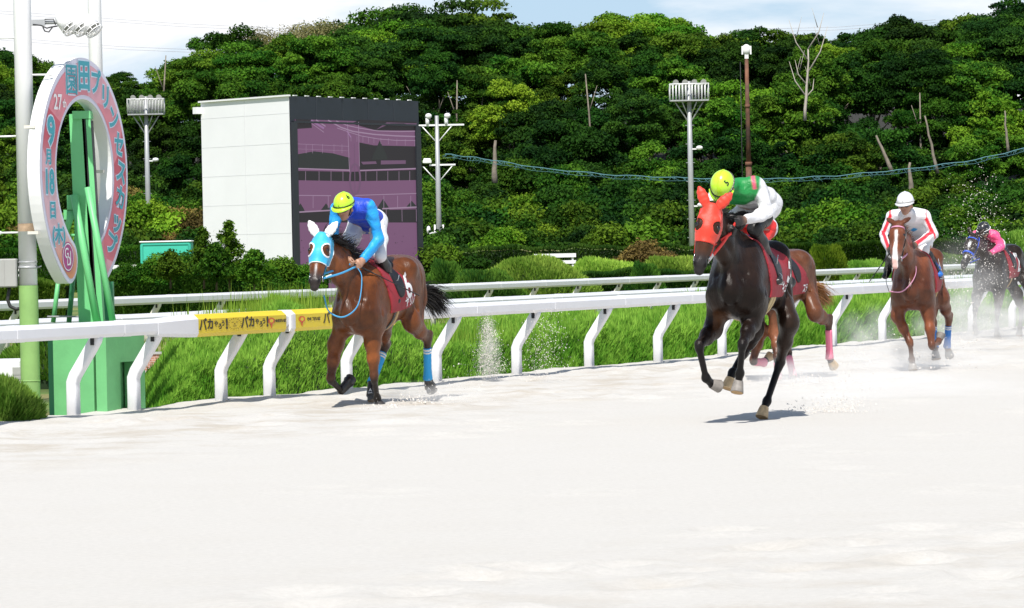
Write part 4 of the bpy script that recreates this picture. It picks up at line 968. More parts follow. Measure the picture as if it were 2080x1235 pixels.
# low clipped hedge along the rail
rgn = np.random.default_rng(21)
def hedge_strip(s0, s1, o0, o1, hfun, nblade, L_, w_, mats, label, name='clipped_hedge', slope0=None, skew=0.0):
    """cross-section: steep front, domed top. hfun(s) -> height"""
    root = tag(empty(name, R((s0+s1)/2, (o0+o1)/2, ZI)), label, 'hedge', 'hedges inside the rails'); off = np.array(root.location)
    def surf(s_, t_):
        """t 0..1 across; returns point and normal in rail coords"""
        h = hfun(s_)
        fr_ = smooth(s0, s0+.6, s_) if slope0 is None else smooth(s0, s0+slope0, s_)
        h = h*np.sqrt(np.clip(fr_, 0, 1))
        wdt = o1-o0; x_ = np.where(t_ < .35, t_/.35*.10, np.where(t_ > .75, .86+(t_-.75)/.25*.14, .10+(t_-.35)/.40*.76))
        z_ = h*np.where(t_ < .35, (t_/.35)*.80, np.where(t_ > .75, (1-(t_-.75)/.25)*.86, .80+.20*np.sin(np.clip((t_-.35)/.40, 0, 1)*pi*.62)/1.0))
        return o0 + x_*wdt, z_
    def world(s_, o_, z_): return np.array(R0)[None] + (s_+skew*(o_-o0))[:, None]*np.array(D) + o_[:, None]*np.array(I) + np.stack([0*z_, 0*z_, z_+ZI], 1) - off
    ns, nt_ = max(20, int((s1-s0)/.25)), 18
    Sg, Tg = np.meshgrid(np.linspace(s0, s1, ns), np.linspace(0, 1, nt_), indexing='ij')
    og, zg = surf(Sg.ravel(), Tg.ravel()); P = world(Sg.ravel(), og+.05, zg*.90)
    idx = np.arange(ns*nt_).reshape(ns, nt_); Fq = np.stack([idx[:-1,:-1], idx[1:,:-1], idx[1:,1:], idx[:-1,1:]], -1).reshape(-1, 4)
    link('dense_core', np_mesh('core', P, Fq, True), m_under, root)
    k = rgn.random(nblade)**1.35; sb = s0 + (s1-s0)*k; tb_ = rgn.random(nblade)**.9
    e = .02; o_, z_ = surf(sb, tb_); o2, z2 = surf(sb, np.clip(tb_+e, 0, 1)); o1_, z1_ = surf(sb, np.clip(tb_-e, 0, 1))
    no, nz_ = -(z2-z1_), (o2-o1_); ln_ = np.hypot(no, nz_)+1e-9; no, nz_ = no/ln_, nz_/ln_
    Nn = no[:, None]*np.array(I) + nz_[:, None]*np.array([0,0,1])
    arc = tb_*3.2; lump = fbm(sb*2.2, arc*2.6, 17, ((1,1),(2.2,.7),(4.6,.45)))
    e_ = .05; gx = (fbm((sb+e_)*2.2, arc*2.6, 17, ((1,1),(2.2,.7),(4.6,.45)))-lump)/e_; gy = (fbm(sb*2.2, (arc+e_)*2.6, 17, ((1,1),(2.2,.7),(4.6,.45)))-lump)/e_
    Nn = Nn - .16*gx[:, None]*np.array(D) - .16*gy[:, None]*(nz_[:, None]*np.array(I) - no[:, None]*np.array([0,0,1.]))
    Nn /= np.linalg.norm(Nn, axis=1)[:, None]+1e-6
    P = world(sb, o_, z_) + (no[:, None]*np.array(I) + nz_[:, None]*np.array([0,0,1]))*(.075*lump + rgn.normal(0, .018, nblade))[:, None]
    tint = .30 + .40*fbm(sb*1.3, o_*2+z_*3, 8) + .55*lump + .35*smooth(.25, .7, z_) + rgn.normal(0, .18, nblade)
    lens = L_*(1+1.2*smooth(4, 30, sb-s0))*np.where(rgn.random(nblade) < .06, 2.0, 1.0)
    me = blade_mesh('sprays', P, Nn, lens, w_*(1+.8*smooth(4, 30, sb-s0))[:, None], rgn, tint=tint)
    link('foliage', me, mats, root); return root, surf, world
hs0 = s_at(302, .5, 0)
HH = lambda s_: .80 + .07*np.sin(s_*.9+.6) + .05*np.sin(s_*2.1) + .34*np.exp(-((s_-(s_at(565, 2.2, .6)-1.7*1.7))/1.0)**2) - .10*smooth(10, 16, s_)*0
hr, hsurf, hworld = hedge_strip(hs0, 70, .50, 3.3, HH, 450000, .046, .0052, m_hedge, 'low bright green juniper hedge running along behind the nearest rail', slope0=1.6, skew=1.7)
# tall seeding grass tufts growing through the hedge above the pads
def grass_tuft(px0, px1, o0, n, h, label, zb=.5):
    sa, sb = s_at(px0, o0, zb), s_at(px1, o0, zb); root = tag(empty('grass_tuft', R((sa+sb)/2, o0, ZI+zb)), label, 'grass tuft'); off = np.array(root.location)
    s_ = rgn.uniform(sa, sb, n); o_ = o0 + rgn.normal(0, .35, n); P = np.array(R0)[None] + s_[:, None]*np.array(D) + o_[:, None]*np.array(I) + np.array([0, 0, ZI+zb]) - off
    ll = h*rgn.uniform(.35, 1.0, n)**1.2*(1-.35*np.abs((s_-(sa+sb)/2)/((sb-sa)/2))**2)
    me = blade_mesh('stems', P, np.zeros((n, 3)), ll, .006, rgn, up=3.2); link('stems', me, m_hedge, root)
grass_tuft(485, 665, 2.3, 7500, .50, 'tall wispy grass tuft rising over the yellow pads', .80)
grass_tuft(900, 1010, 1.2, 500, .30, 'short wispy grass tuft on the hedge right of the horse tail', .62)
grass_tuft(1390, 1460, 1.4, 400, .32, 'wispy grass tuft on the hedge left of the black horse', .6)
# near bush lower left, rounded
def bush(c, rx, ry, rz, n, L_, w_, mat, label, name='clipped_bush', grp='clipped bushes', flatp=1.0):
    root = tag(empty(name, c), label, 'bush', grp)
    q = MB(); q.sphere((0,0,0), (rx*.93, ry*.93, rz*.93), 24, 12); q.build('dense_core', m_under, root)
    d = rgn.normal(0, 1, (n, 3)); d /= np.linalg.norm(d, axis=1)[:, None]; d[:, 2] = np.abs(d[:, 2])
    wob = 1 + .05*np.sin(d[:, 0]*7+c[0])*np.cos(d[:, 1]*6) + .04*np.sin(d[:, 2]*11+d[:, 0]*5)
    P = d*np.array([rx, ry, rz])*(wob*rgn.uniform(.92, 1.03, n))[:, None]
    me = blade_mesh('sprays', P, d, np.full(n, L_), w_, rgn, up=.9, lean=.9, tint=.45+.3*np.sin(d[:, 0]*5+d[:, 2]*7)+rgn.normal(0, .25, n)); link('foliage', me, mat, root); return root
c = on_ground(10, 862); c.z = -.05
bush(c + Vector((-.06,.25,0)), .36, .50, .44, 9000, .085, .009, m_mound, 'bright green feathery bush in the lower left corner before the green pole')
bush(at(112, 640, 58)+Vector((0,0,-.9)), .8, .6, .62, 9000, .07, .012, m_hedge, 'bright green bush behind the foot of the ring sign', grp='bushes among the infield rails')
# clipped mounds beyond the far rail, photo px centre / width px / top py / depth
for px, wpx, pyt, Yd, mt, lab in ((1085, 250, 524, 128, m_mound, 'largest rounded green mound bush under the white fence board'), (1225, 210, 528, 140, m_mound, 'rounded green mound bush right of the largest mound'), (1370, 190, 524, 136, m_mound, 'rounded green mound bush left of the black horse'),
        (985, 170, 552, 122, m_hedgeD, 'low rounded bush left of the largest mound'), (905, 90, 532, 132, m_hedgeD, 'small dark round bush right of the screen tower'), (1310, 80, 538, 130, m_hedgeD, 'small dark bush between two mounds'),
        (1680, 110, 500, 152, m_leafY, 'yellow green round bush right of the brown horse rump'), (1760, 170, 532, 152, m_mound, 'low green mound bush left of the chestnut horse'), (2050, 150, 470, 150, m_mound, 'tall bright green bush behind the last horse'), (1935, 150, 520, 152, m_mound, 'low green bush between the last two horses'), (1560, 160, 540, 152, m_mound, 'green mound bush behind the black horse')):
    top = at(px, pyt, Yd); rx = wpx/2/(F/Yd); h = top.z-ZI
    bush(Vector((top.x, Yd, ZI)), rx, rx*.8, h, int(9000+rx*4500), .11, .022, mt, lab, name='clipped_mound', grp='clipped mounds of the infield')
# long dark clipped hedge on the left
def long_hedge(xa, xb, pya, pyb, Yd, dep, mat, label, n=26000):
    A, Bq = at(xa, pya, Yd), at(xb, pyb, Yd); root = tag(empty('clipped_hedge', (A.x, Yd, ZI)), label, 'hedge', 'far clipped hedges'); L_ = Bq.x-A.x
    hf = lambda u: (A.z + (Bq.z-A.z)*u/L_ - ZI) + .05*np.sin(u*2.1)+.04*np.sin(u*5)
    u = np.linspace(0, L_, 40); prof = [(0,0),(0,.75),(.15,.95),(.5,1.0),(.85,.95),(1,.75),(1,0)]
    P = np.array([[uu, pp[0]*dep, pp[1]*float(hf(uu))*.96] for uu in u for pp in prof]); idx = np.arange(40*7).reshape(40, 7)
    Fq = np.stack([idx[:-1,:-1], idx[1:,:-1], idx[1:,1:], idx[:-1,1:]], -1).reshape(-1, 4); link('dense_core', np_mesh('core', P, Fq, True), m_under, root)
    uu = rgn.uniform(0, L_, n); tt = rgn.random(n); front = tt < .6
    x_ = uu; y_ = np.where(front, rgn.normal(0, .03, n), (tt-.6)/.4*dep); z_ = np.where(front, tt/.6, 1.0)*hf(uu)
    Nn = np.where(front[:, None], np.array([[0, -1., .1]]), np.array([[0, 0, 1.]]))
    link('foliage', blade_mesh('sprays', np.stack([x_, y_, z_], 1), Nn, np.full(n, .11), .022, rgn, up=.5, lean=.6, tint=.4+.25*np.sin(uu*3)+rgn.normal(0, .25, n)), mat, root)
long_hedge(215, 660, 560, 548, 118, 2.2, m_hedgeD, 'long dark clipped hedge in front of the screen tower', 40000)
long_hedge(-60, 130, 572, 575, 112, 1.6, m_hedge, 'bright clipped hedge behind the near pole and cabinet', 16000)
long_hedge(860, 1460, 566, 552, 134, 1.2, m_hedgeD, 'dark low clipped hedge behind the green mounds', 30000)
long_hedge(1560, 2140, 503, 490, 158, 2.0, m_leafM, 'mid green hedge bank behind the galloping field', 40000)
long_hedge(-60, 425, 512, 507, 170, 1.5, m_leafM, 'mid green hedge bank behind the teal hut', 30000)
long_hedge(840, 1480, 508, 501, 168, 1.2, m_hedgeD, 'olive hedge bank at the foot of the shrubs', 26000)
# feathery conifers and shrubs before the screen tower
def conifer(px, py_top, Yd, h_px, wpx, label, mat=m_leafD, n=2600):
    top = at(px, py_top, Yd); k = F/Yd; h = h_px/k; r = wpx/2/k; root = tag(empty('young_conifer', (top.x, Yd, top.z-h)), label, 'conifer', 'feathery young conifers before the screen tower')
    rg_ = np.random.default_rng(int(px)); q = MB(); q.tube([(0,0,-.2),(0,0,h*.97)], [.035,.008], 6); q.build('trunk', m_barkD, root)
    Cs, Ns = [], []
    for j in range(90):
        z_ = h*(.05+.92*j/90); L_ = r*(1.05-z_/h)**.8*rg_.uniform(.6,1.25); a = rg_.uniform(0, 2*pi); m_ = n//90
        t = rg_.random(m_); p = np.stack([np.cos(a)*t*L_, np.sin(a)*t*L_, z_+t*L_*.55-(t**2)*L_*.25], 1)+rg_.normal(0, .035, (m_, 3)); Cs.append(p); Ns.append(np.tile([np.cos(a)*.4, np.sin(a)*.4, .8], (m_, 1)))
    P, Fq, tt = leaves_from(np.concatenate(Cs), np.concatenate(Ns), .045, rg_); link('foliage', np_mesh('foliage', P, Fq, False, attrs={'tint': ('POINT', tt)}), mat, root)
for a in ((463, 448, 112, 130, 95, 'tallest feathery conifer against the white side of the screen tower'), (412, 462, 113, 110, 80, 'feathery conifer just left of the tallest one'), (515, 510, 111, 70, 110, 'low spreading conifer with a drooping side branch'), (438, 495, 110, 80, 100, 'bushy conifer between the taller ones'), (345, 512, 114, 60, 90, 'light green leafy bush before the teal hut')):
    conifer(*a, mat=m_leafM, n=5200)
for px, pyt, wpx in ((310, 525, 90), (380, 520, 80), (560, 535, 120), (620, 545, 90), (260, 540, 70)):
    top = at(px, pyt, 116); sc = wpx/2/(F/116)/1.5
    root = tag(empty('shrub', (top.x, 116, top.z-1.3*sc)), f'small leafy shrub standing over the dark clipped hedge {where(px)}', 'shrub', 'shrubs over the dark hedge'); c_ = crown_obj('shrub', rg.randrange(4), m_leafM, root, 'foliage'); c_.scale = (sc, sc, sc)
tree(1312, 500, 166, 'shrub', m_leafB, .85, tone='golden yellow', tier='beside the mounds', nm='shrub')
tree(925, 520, 160, 'shrub', m_leafM, 1.2, tone='mid green', tier='beside the mounds')
tree(880, 515, 164, 'shrub', m_leafY, 1.1, tone='yellow green', tier='beside the mounds')
# rough grass on the infield
n = 60000; xx = rgn.uniform(-16, 26, n); yy = rgn.uniform(52, 128, n); o_ = (xx-R0.x)*I.x+(yy-R0.y)*I.y; keep = (o_ > 4.2) & ~((xx < -5.2) & (yy < 70)); xx, yy = xx[keep], yy[keep]; n = len(xx)
P = np.stack([xx, yy, terrain_z(xx, yy)], 1); me = blade_mesh('grass', P, np.zeros((n, 3)), np.full(n, .12), .012, rgn, up=1.6, tint=.5+.5*fbm(xx*.4, yy*.4, 12)+rgn.normal(0, .2, n))
tag(link('infield_grass', me, m_hedge), 'rough green grass on the infield between the rails', 'grass', kind='stuff')
# ================================================================ implicit-surface modelling for animals and people
NPT = np.float32
def seg_eval(P, pr):
    a, b, wa, wb, da, db, side = pr['a'], pr['b'], pr['wa'], pr['wb'], pr['da'], pr['db'], pr['side']
    ab = b-a; L2 = float(ab@ab)+1e-9; dr = ab/np.sqrt(L2)
    sd = side - dr*(side@dr); sn = np.linalg.norm(sd)
    if sn < 1e-4: sd = np.cross(dr, [0.3, .1, 1.]); sn = np.linalg.norm(sd)
    sd = sd/sn; up = np.cross(dr, sd)
    q = P-a; t = np.clip((q@ab)/L2, 0, 1); q = q - t[..., None]*ab
    s_, v_, l_ = q@sd, q@up, q@dr
    w = wa+(wb-wa)*t; d = da+(db-da)*t; m = np.minimum(w, d)
    return ((np.sqrt((s_/w)**2 + (v_/d)**2 + (l_/m)**2 + 1e-12)-1)*m).astype(NPT), t
def loft_eval(P, pr):
    Rm, c = pr['rot'], pr['piv']; Q = (P-c)@Rm + c + 0.0
    x = Q[..., 0]; xs_, zc, hh, hw = pr['st']
    X = np.clip(x, xs_[0], xs_[-1]); z0 = np.interp(X, xs_, zc); h = np.interp(X, xs_, hh); w = np.interp(X, xs_, hw)
    e = x-X; m = np.minimum(h, w); zz_ = Q[..., 2]-z0; y_ = Q[..., 1]
    w = w*np.where(zz_ > 0, 1-.16*np.clip(zz_/h, 0, 1)**2, 1.0)
    r = (np.abs(y_/w)**2.15 + np.abs(zz_/h)**2.15 + np.abs(e/m)**2.15 + 1e-9)**(1/2.15)
    return ((r-1)*m).astype(NPT), np.zeros(x.shape, NPT)
class Body:
    def __init__(s): s.p = []
    def seg(s, a, b, wa, wb=None, da=None, db=None, side=(0,1,0), k=.03, ca=None, cb=None, g='body'):
        wb = wa if wb is None else wb; da = wa if da is None else da; db = wb if db is None else db
        a, b = np.array(a, float), np.array(b, float)
        if np.allclose(a, b): b = b + np.array([0, 0, 1e-3])
        s.p.append(dict(t='seg', a=a, b=b, wa=wa, wb=wb, da=da, db=db, side=np.array(side, float), k=k, ca=ca, cb=cb if cb is not None else ca, g=g)); return s
    def cut(s, a, b, ra, rb=None, k=.05, g='body'):
        s.seg(a, b, ra, rb, k=k, g=g); s.p[-1]['cut'] = True; return s
    def ball(s, c, r, k=.03, **kw):
        r3 = r if isinstance(r, tuple) else (r, r)
        return s.seg(c, np.array(c, float)+[0,0,.002], r3[0], None, r3[1], None, k=k, **kw)
    def sub(s, groups):
        b = Body(); b.p = [q for q in s.p if q['g'] in groups]; return b
    def ev(s, pr, P): return loft_eval(P, pr) if pr['t'] == 'loft' else seg_eval(P, pr)
    def bounds(s):
        lo, hi = np.full(3, 9e9), np.full(3, -9e9)
        for q in s.p:
            if q['t'] == 'loft': l_, h_ = q['bb']
            else:
                r = max(q['wa'], q['wb'], q['da'], q['db']); l_, h_ = np.minimum(q['a'], q['b'])-r, np.maximum(q['a'], q['b'])+r
            lo, hi = np.minimum(lo, l_), np.maximum(hi, h_)
        return lo, hi
    def grid(s, h, lo=None, hi=None, pad=.03):
        l0, h0 = s.bounds(); lo = l0-pad if lo is None else np.array(lo, float); hi = h0+pad if hi is None else np.array(hi, float)
        n = np.maximum(4, np.ceil((hi-lo)/h).astype(int)+1); G = np.full(n, .5, NPT)
        ax = [lo[i]+h*np.arange(n[i]) for i in range(3)]
        for q in s.p:
            if q['t'] == 'loft': bl, bh = q['bb']; bl, bh = bl-.1, bh+.1
            else:
                r = max(q['wa'], q['wb'], q['da'], q['db'])*1.0+q['k']+.05; bl, bh = np.minimum(q['a'], q['b'])-r, np.maximum(q['a'], q['b'])+r
            i0 = np.clip(np.floor((bl-lo)/h).astype(int), 0, n); i1 = np.clip(np.ceil((bh-lo)/h).astype(int)+1, 0, n)
            if np.any(i1 <= i0): continue
            sl_ = tuple(slice(i0[k], i1[k]) for k in range(3))
            P = np.stack(np.meshgrid(ax[0][sl_[0]], ax[1][sl_[1]], ax[2][sl_[2]], indexing='ij'), -1)
            d, _ = s.ev(q, P); G[sl_] = -smin(-G[sl_], d, q['k']) if q.get('cut') else smin(G[sl_], d, q['k'])
        return G, lo, h, ax
    def dist(s, P):
        d = np.full(P.shape[:-1], .5, NPT)
        for q in s.p:
            if not q.get('cut'): d = smin(d, s.ev(q, P)[0], q['k'])
        return d
    def colour(s, P, base, sharp=.018):
        W = np.full(len(P), 1e-9); C = np.tile(np.array(base, float)*1e-9, (len(P), 1))
        for q in s.p:
            if q.get('cut'): continue
            d, t = s.ev(q, P); w = np.exp(-np.clip(d, -.02, 1)/sharp); ca = np.array(q['ca'] if q['ca'] is not None else base); cb = np.array(q['cb'] if q['cb'] is not None else base)
            t = t*t*(3-2*t); W += w; C += w[:, None]*(ca+(cb-ca)*t[:, None])
        return C/W[:, None]
def smin(a, b, k):
    h = np.clip(k-np.abs(a-b), 0, None)/k
    return np.minimum(a, b) - h*h*k*.25
def nets(G, lo, h):
    ins = G < 0; nx, ny, nz_ = G.shape; cx = (nx-1, ny-1, nz_-1); cnt = np.zeros(cx, np.uint8)
    corners = [(i, j, k) for i in (0,1) for j in (0,1) for k in (0,1)]
    sl_ = lambda A, c: A[c[0]:c[0]+cx[0], c[1]:c[1]+cx[1], c[2]:c[2]+cx[2]]
    tot = np.zeros(cx, np.uint8)
    for c in corners: tot += sl_(ins, c)
    act = (tot > 0) & (tot < 8); ii = np.argwhere(act); n = len(ii)
    acc = np.zeros((n, 3)); cn = np.zeros(n)
    for c in corners:
        for ax_ in range(3):
            if c[ax_]: continue
            e = list(c); e[ax_] = 1
            d0 = G[ii[:,0]+c[0], ii[:,1]+c[1], ii[:,2]+c[2]]; d1 = G[ii[:,0]+e[0], ii[:,1]+e[1], ii[:,2]+e[2]]
            m = (d0 < 0) != (d1 < 0); t = np.where(m, d0/np.where(m, d0-d1, 1), 0)
            p = np.tile(np.array(c, float), (n, 1)); p[:, ax_] = t; acc += p*m[:, None]; cn += m
    V = (ii + acc/np.maximum(cn, 1)[:, None])*h + lo
    idx = np.full(cx, -1, np.int64); idx[ii[:,0], ii[:,1], ii[:,2]] = np.arange(n)
    Q = []
    for ax_ in range(3):
        o1, o2 = (ax_+1) % 3, (ax_+2) % 3
        s0 = [slice(1, -1)]*3; s0[ax_] = slice(0, -1); s1 = list(s0); s1[ax_] = slice(1, None)
        A, B = ins[tuple(s0)], ins[tuple(s1)]; w_ = np.argwhere(A != B); off = np.array([1,1,1]); off[ax_] = 0; w_ = w_+off
        if len(w_) == 0: continue
        fl = ins[w_[:,0], w_[:,1], w_[:,2]]
        def cell(a_, b_):
            q = w_.copy(); q[:, o1] -= a_; q[:, o2] -= b_; return idx[q[:,0], q[:,1], q[:,2]]
        c00, c10, c11, c01 = cell(1,1), cell(0,1), cell(0,0), cell(1,0)
        f = np.stack([c00, c10, c11, c01], 1); f[~fl] = f[~fl][:, ::-1]; Q.append(f)
    Q = np.concatenate(Q); Q = Q[(Q >= 0).all(1)]
    return V, Q
def body_mesh(name, B, h, mats, parent, base=(.5,.5,.5), colfun=None, relax=1, disp=None):
    G, lo, h_, ax = B.grid(h)
    if disp is not None:
        P = np.stack(np.meshgrid(*ax, indexing='ij'), -1); m = np.abs(G) < .05; G = G.copy(); G[m] += disp(P[m])
    V, Q = nets(G, lo, h)
    C = B.colour(V, base) if colfun is None else colfun(V, B)
    return link(name, np_mesh(name, V, Q, True, attrs={'coat': ('POINT', C)}), mats, parent)
def shell_mesh(name, B, h, thick, region, mats, parent, lo=None, hi=None, inner=.012, colfun=None, disp=None, kk=0.0):
    """cloth or leather worn on the body: a thin solid just over its surface where region(P) < 0"""
    l0, h0 = B.bounds(); lo = (l0 if lo is None else np.array(lo))-.03; hi = (h0 if hi is None else np.array(hi))+.03
    G, lo, h_, ax = B.grid(h, lo, hi); P = np.stack(np.meshgrid(*ax, indexing='ij'), -1)
    th = thick
    if disp is not None: th = thick + disp(P)
    r = region(P).astype(NPT)
    S_ = np.maximum(np.maximum(G-th, -(G+inner)), r)
    S_[0] = S_[-1] = .5; S_[:, 0] = S_[:, -1] = .5; S_[:, :, 0] = S_[:, :, -1] = .5
    V, Q = nets(S_, lo, h)
    at_ = None if colfun is None else {'coat': ('POINT', colfun(V))}
    return link(name, np_mesh(name, V, Q, True, attrs=at_), mats, parent)
nrm = lambda v: np.array(v, float)/np.linalg.norm(v)
def strands(name, roots, dirs, lengths, width, mat, parent, rg, drop=.5, nseg=6, wind=(0,0,0), curl=.05):
    n = len(roots); d = dirs/np.linalg.norm(dirs, axis=1)[:, None]; P = np.zeros((n, nseg+1, 3)); P[:, 0] = roots; cur = d.copy()
    w3 = np.array(wind, float)
    for i in range(nseg):
        cur = cur + np.array([0, 0, -drop/nseg]) + w3/nseg + rg.normal(0, curl, (n, 3)); cur /= np.linalg.norm(cur, axis=1)[:, None]
        P[:, i+1] = P[:, i] + cur*(lengths/nseg)[:, None]
    a = rg.normal(0, 1, (n, 3)); u = np.cross(d, a); u /= np.linalg.norm(u, axis=1)[:, None]
    w_ = width*(1-np.linspace(0, 1, nseg+1)**1.5*.85); A = P + u[:, None]*w_[None, :, None]; Bq = P - u[:, None]*w_[None, :, None]
    V = np.stack([A, Bq], 2).reshape(-1, 3); b = (np.arange(n)*(nseg+1)*2)[:, None] + np.arange(nseg)[None]*2
    Fq = np.stack([b, b+1, b+3, b+2], -1).reshape(-1, 4)
    return link(name, np_mesh(name, V, Fq, True), mat, parent)

# ---------------------------------------------------------------- horse
def coat_mat(name, rough=.42, spec=.45, bump=.4):
    m = bpy.data.materials.new(name); m.use_nodes = True; t = m.node_tree; L = t.links.new; b = t.nodes['Principled BSDF']
    a = N(t, 'ShaderNodeAttribute', attribute_name='coat'); co = N(t, 'ShaderNodeTexCoord')
    nz = N(t, 'ShaderNodeTexNoise', Scale=7.0, Detail=6.0, Roughness=.65); L(co.outputs['Object'], nz.inputs[0])
    mr = N(t, 'ShaderNodeMapRange'); mr.inputs[1].default_value = .3; mr.inputs[2].default_value = .7; mr.inputs[3].default_value = .62; mr.inputs[4].default_value = 1.38; L(nz.outputs['Fac'], mr.inputs[0])
    mm = N(t, 'ShaderNodeMix', data_type='RGBA', blend_type='MULTIPLY'); mm.inputs[0].default_value = 1; L(a.outputs['Color'], mm.inputs[6]); L(mr.outputs[0], mm.inputs[7]); L(mm.outputs[2], b.inputs['Base Color'])
    b.inputs['Roughness'].default_value = rough; b.inputs['Specular IOR Level'].default_value = spec
    mpp = N(t, 'ShaderNodeMapping'); mpp.inputs['Scale'].default_value = (1, 1, .45); L(co.outputs['Object'], mpp.inputs[0])
    n2 = N(t, 'ShaderNodeTexNoise', Scale=13.0, Detail=7.0, Roughness=.6, Distortion=1.0); L(mpp.outputs[0], n2.inputs[0])
    bp = N(t, 'ShaderNodeBump', Strength=bump, Distance=.02); L(n2.outputs['Fac'], bp.inputs['Height']); L(bp.outputs[0], b.inputs['Normal'])
    return m
def cloth_mat(name, rough=.6, spec=.3, bump=.35, scale=18, sheen=.1):
    m = bpy.data.materials.new(name); m.use_nodes = True; t = m.node_tree; L = t.links.new; b = t.nodes['Principled BSDF']
    a = N(t, 'ShaderNodeAttribute', attribute_name='coat'); L(a.outputs['Color'], b.inputs['Base Color']); b.inputs['Roughness'].default_value = rough; b.inputs['Specular IOR Level'].default_value = spec
    co = N(t, 'ShaderNodeTexCoord'); n2 = N(t, 'ShaderNodeTexNoise', Scale=scale, Detail=3.0, Distortion=1.2); L(co.outputs['Object'], n2.inputs[0])
    bp = N(t, 'ShaderNodeBump', Strength=bump, Distance=.025); L(n2.outputs['Fac'], bp.inputs['Height']); L(bp.outputs[0], b.inputs['Normal'])
    return m
m_coat = coat_mat('horse_coat', .36, .33, .5); m_coatB = coat_mat('black_horse_coat', .33, .17, .5); m_silk = cloth_mat('racing_silk', .45, .4, .5, 14); m_cloth = cloth_mat('woven_cloth', .75, .2, .2, 25)
m_skin = M('skin', (.50, .27, .17), .55, bump=.1, bscale=60)
m_eye = M('horse_eye', (.008, .005, .004), .08, spec=.8)
m_hoof = M('grey_hoof', (.22, .20, .18), .6, var=.3, vscale=20); m_hoofD = M('dark_hoof', (.035, .033, .034), .5, var=.3, vscale=20); m_hoofP = M('pale_hoof', (.50, .36, .20), .6, var=.35, vscale=18)
m_sole = M('hoof_sole', (.42, .27, .13), .8, var=.3, vscale=30)
m_metal = M('steel_bit', (.5,.5,.5), .25, metal=1.0)
m_leather = M('black_leather', (.014, .013, .013), .35, spec=.6, bump=.3, bscale=50)
m_saddle = M('saddle_leather', (.012, .012, .014), .45, spec=.25)
m_red = M('maroon_saddlecloth', (.30, .018, .030), .65, var=.12, vscale=6, bump=.4, bscale=10)
m_wht = M('white_cloth', (.80, .80, .80), .6)
m_sand_spot = None
HORSES = []
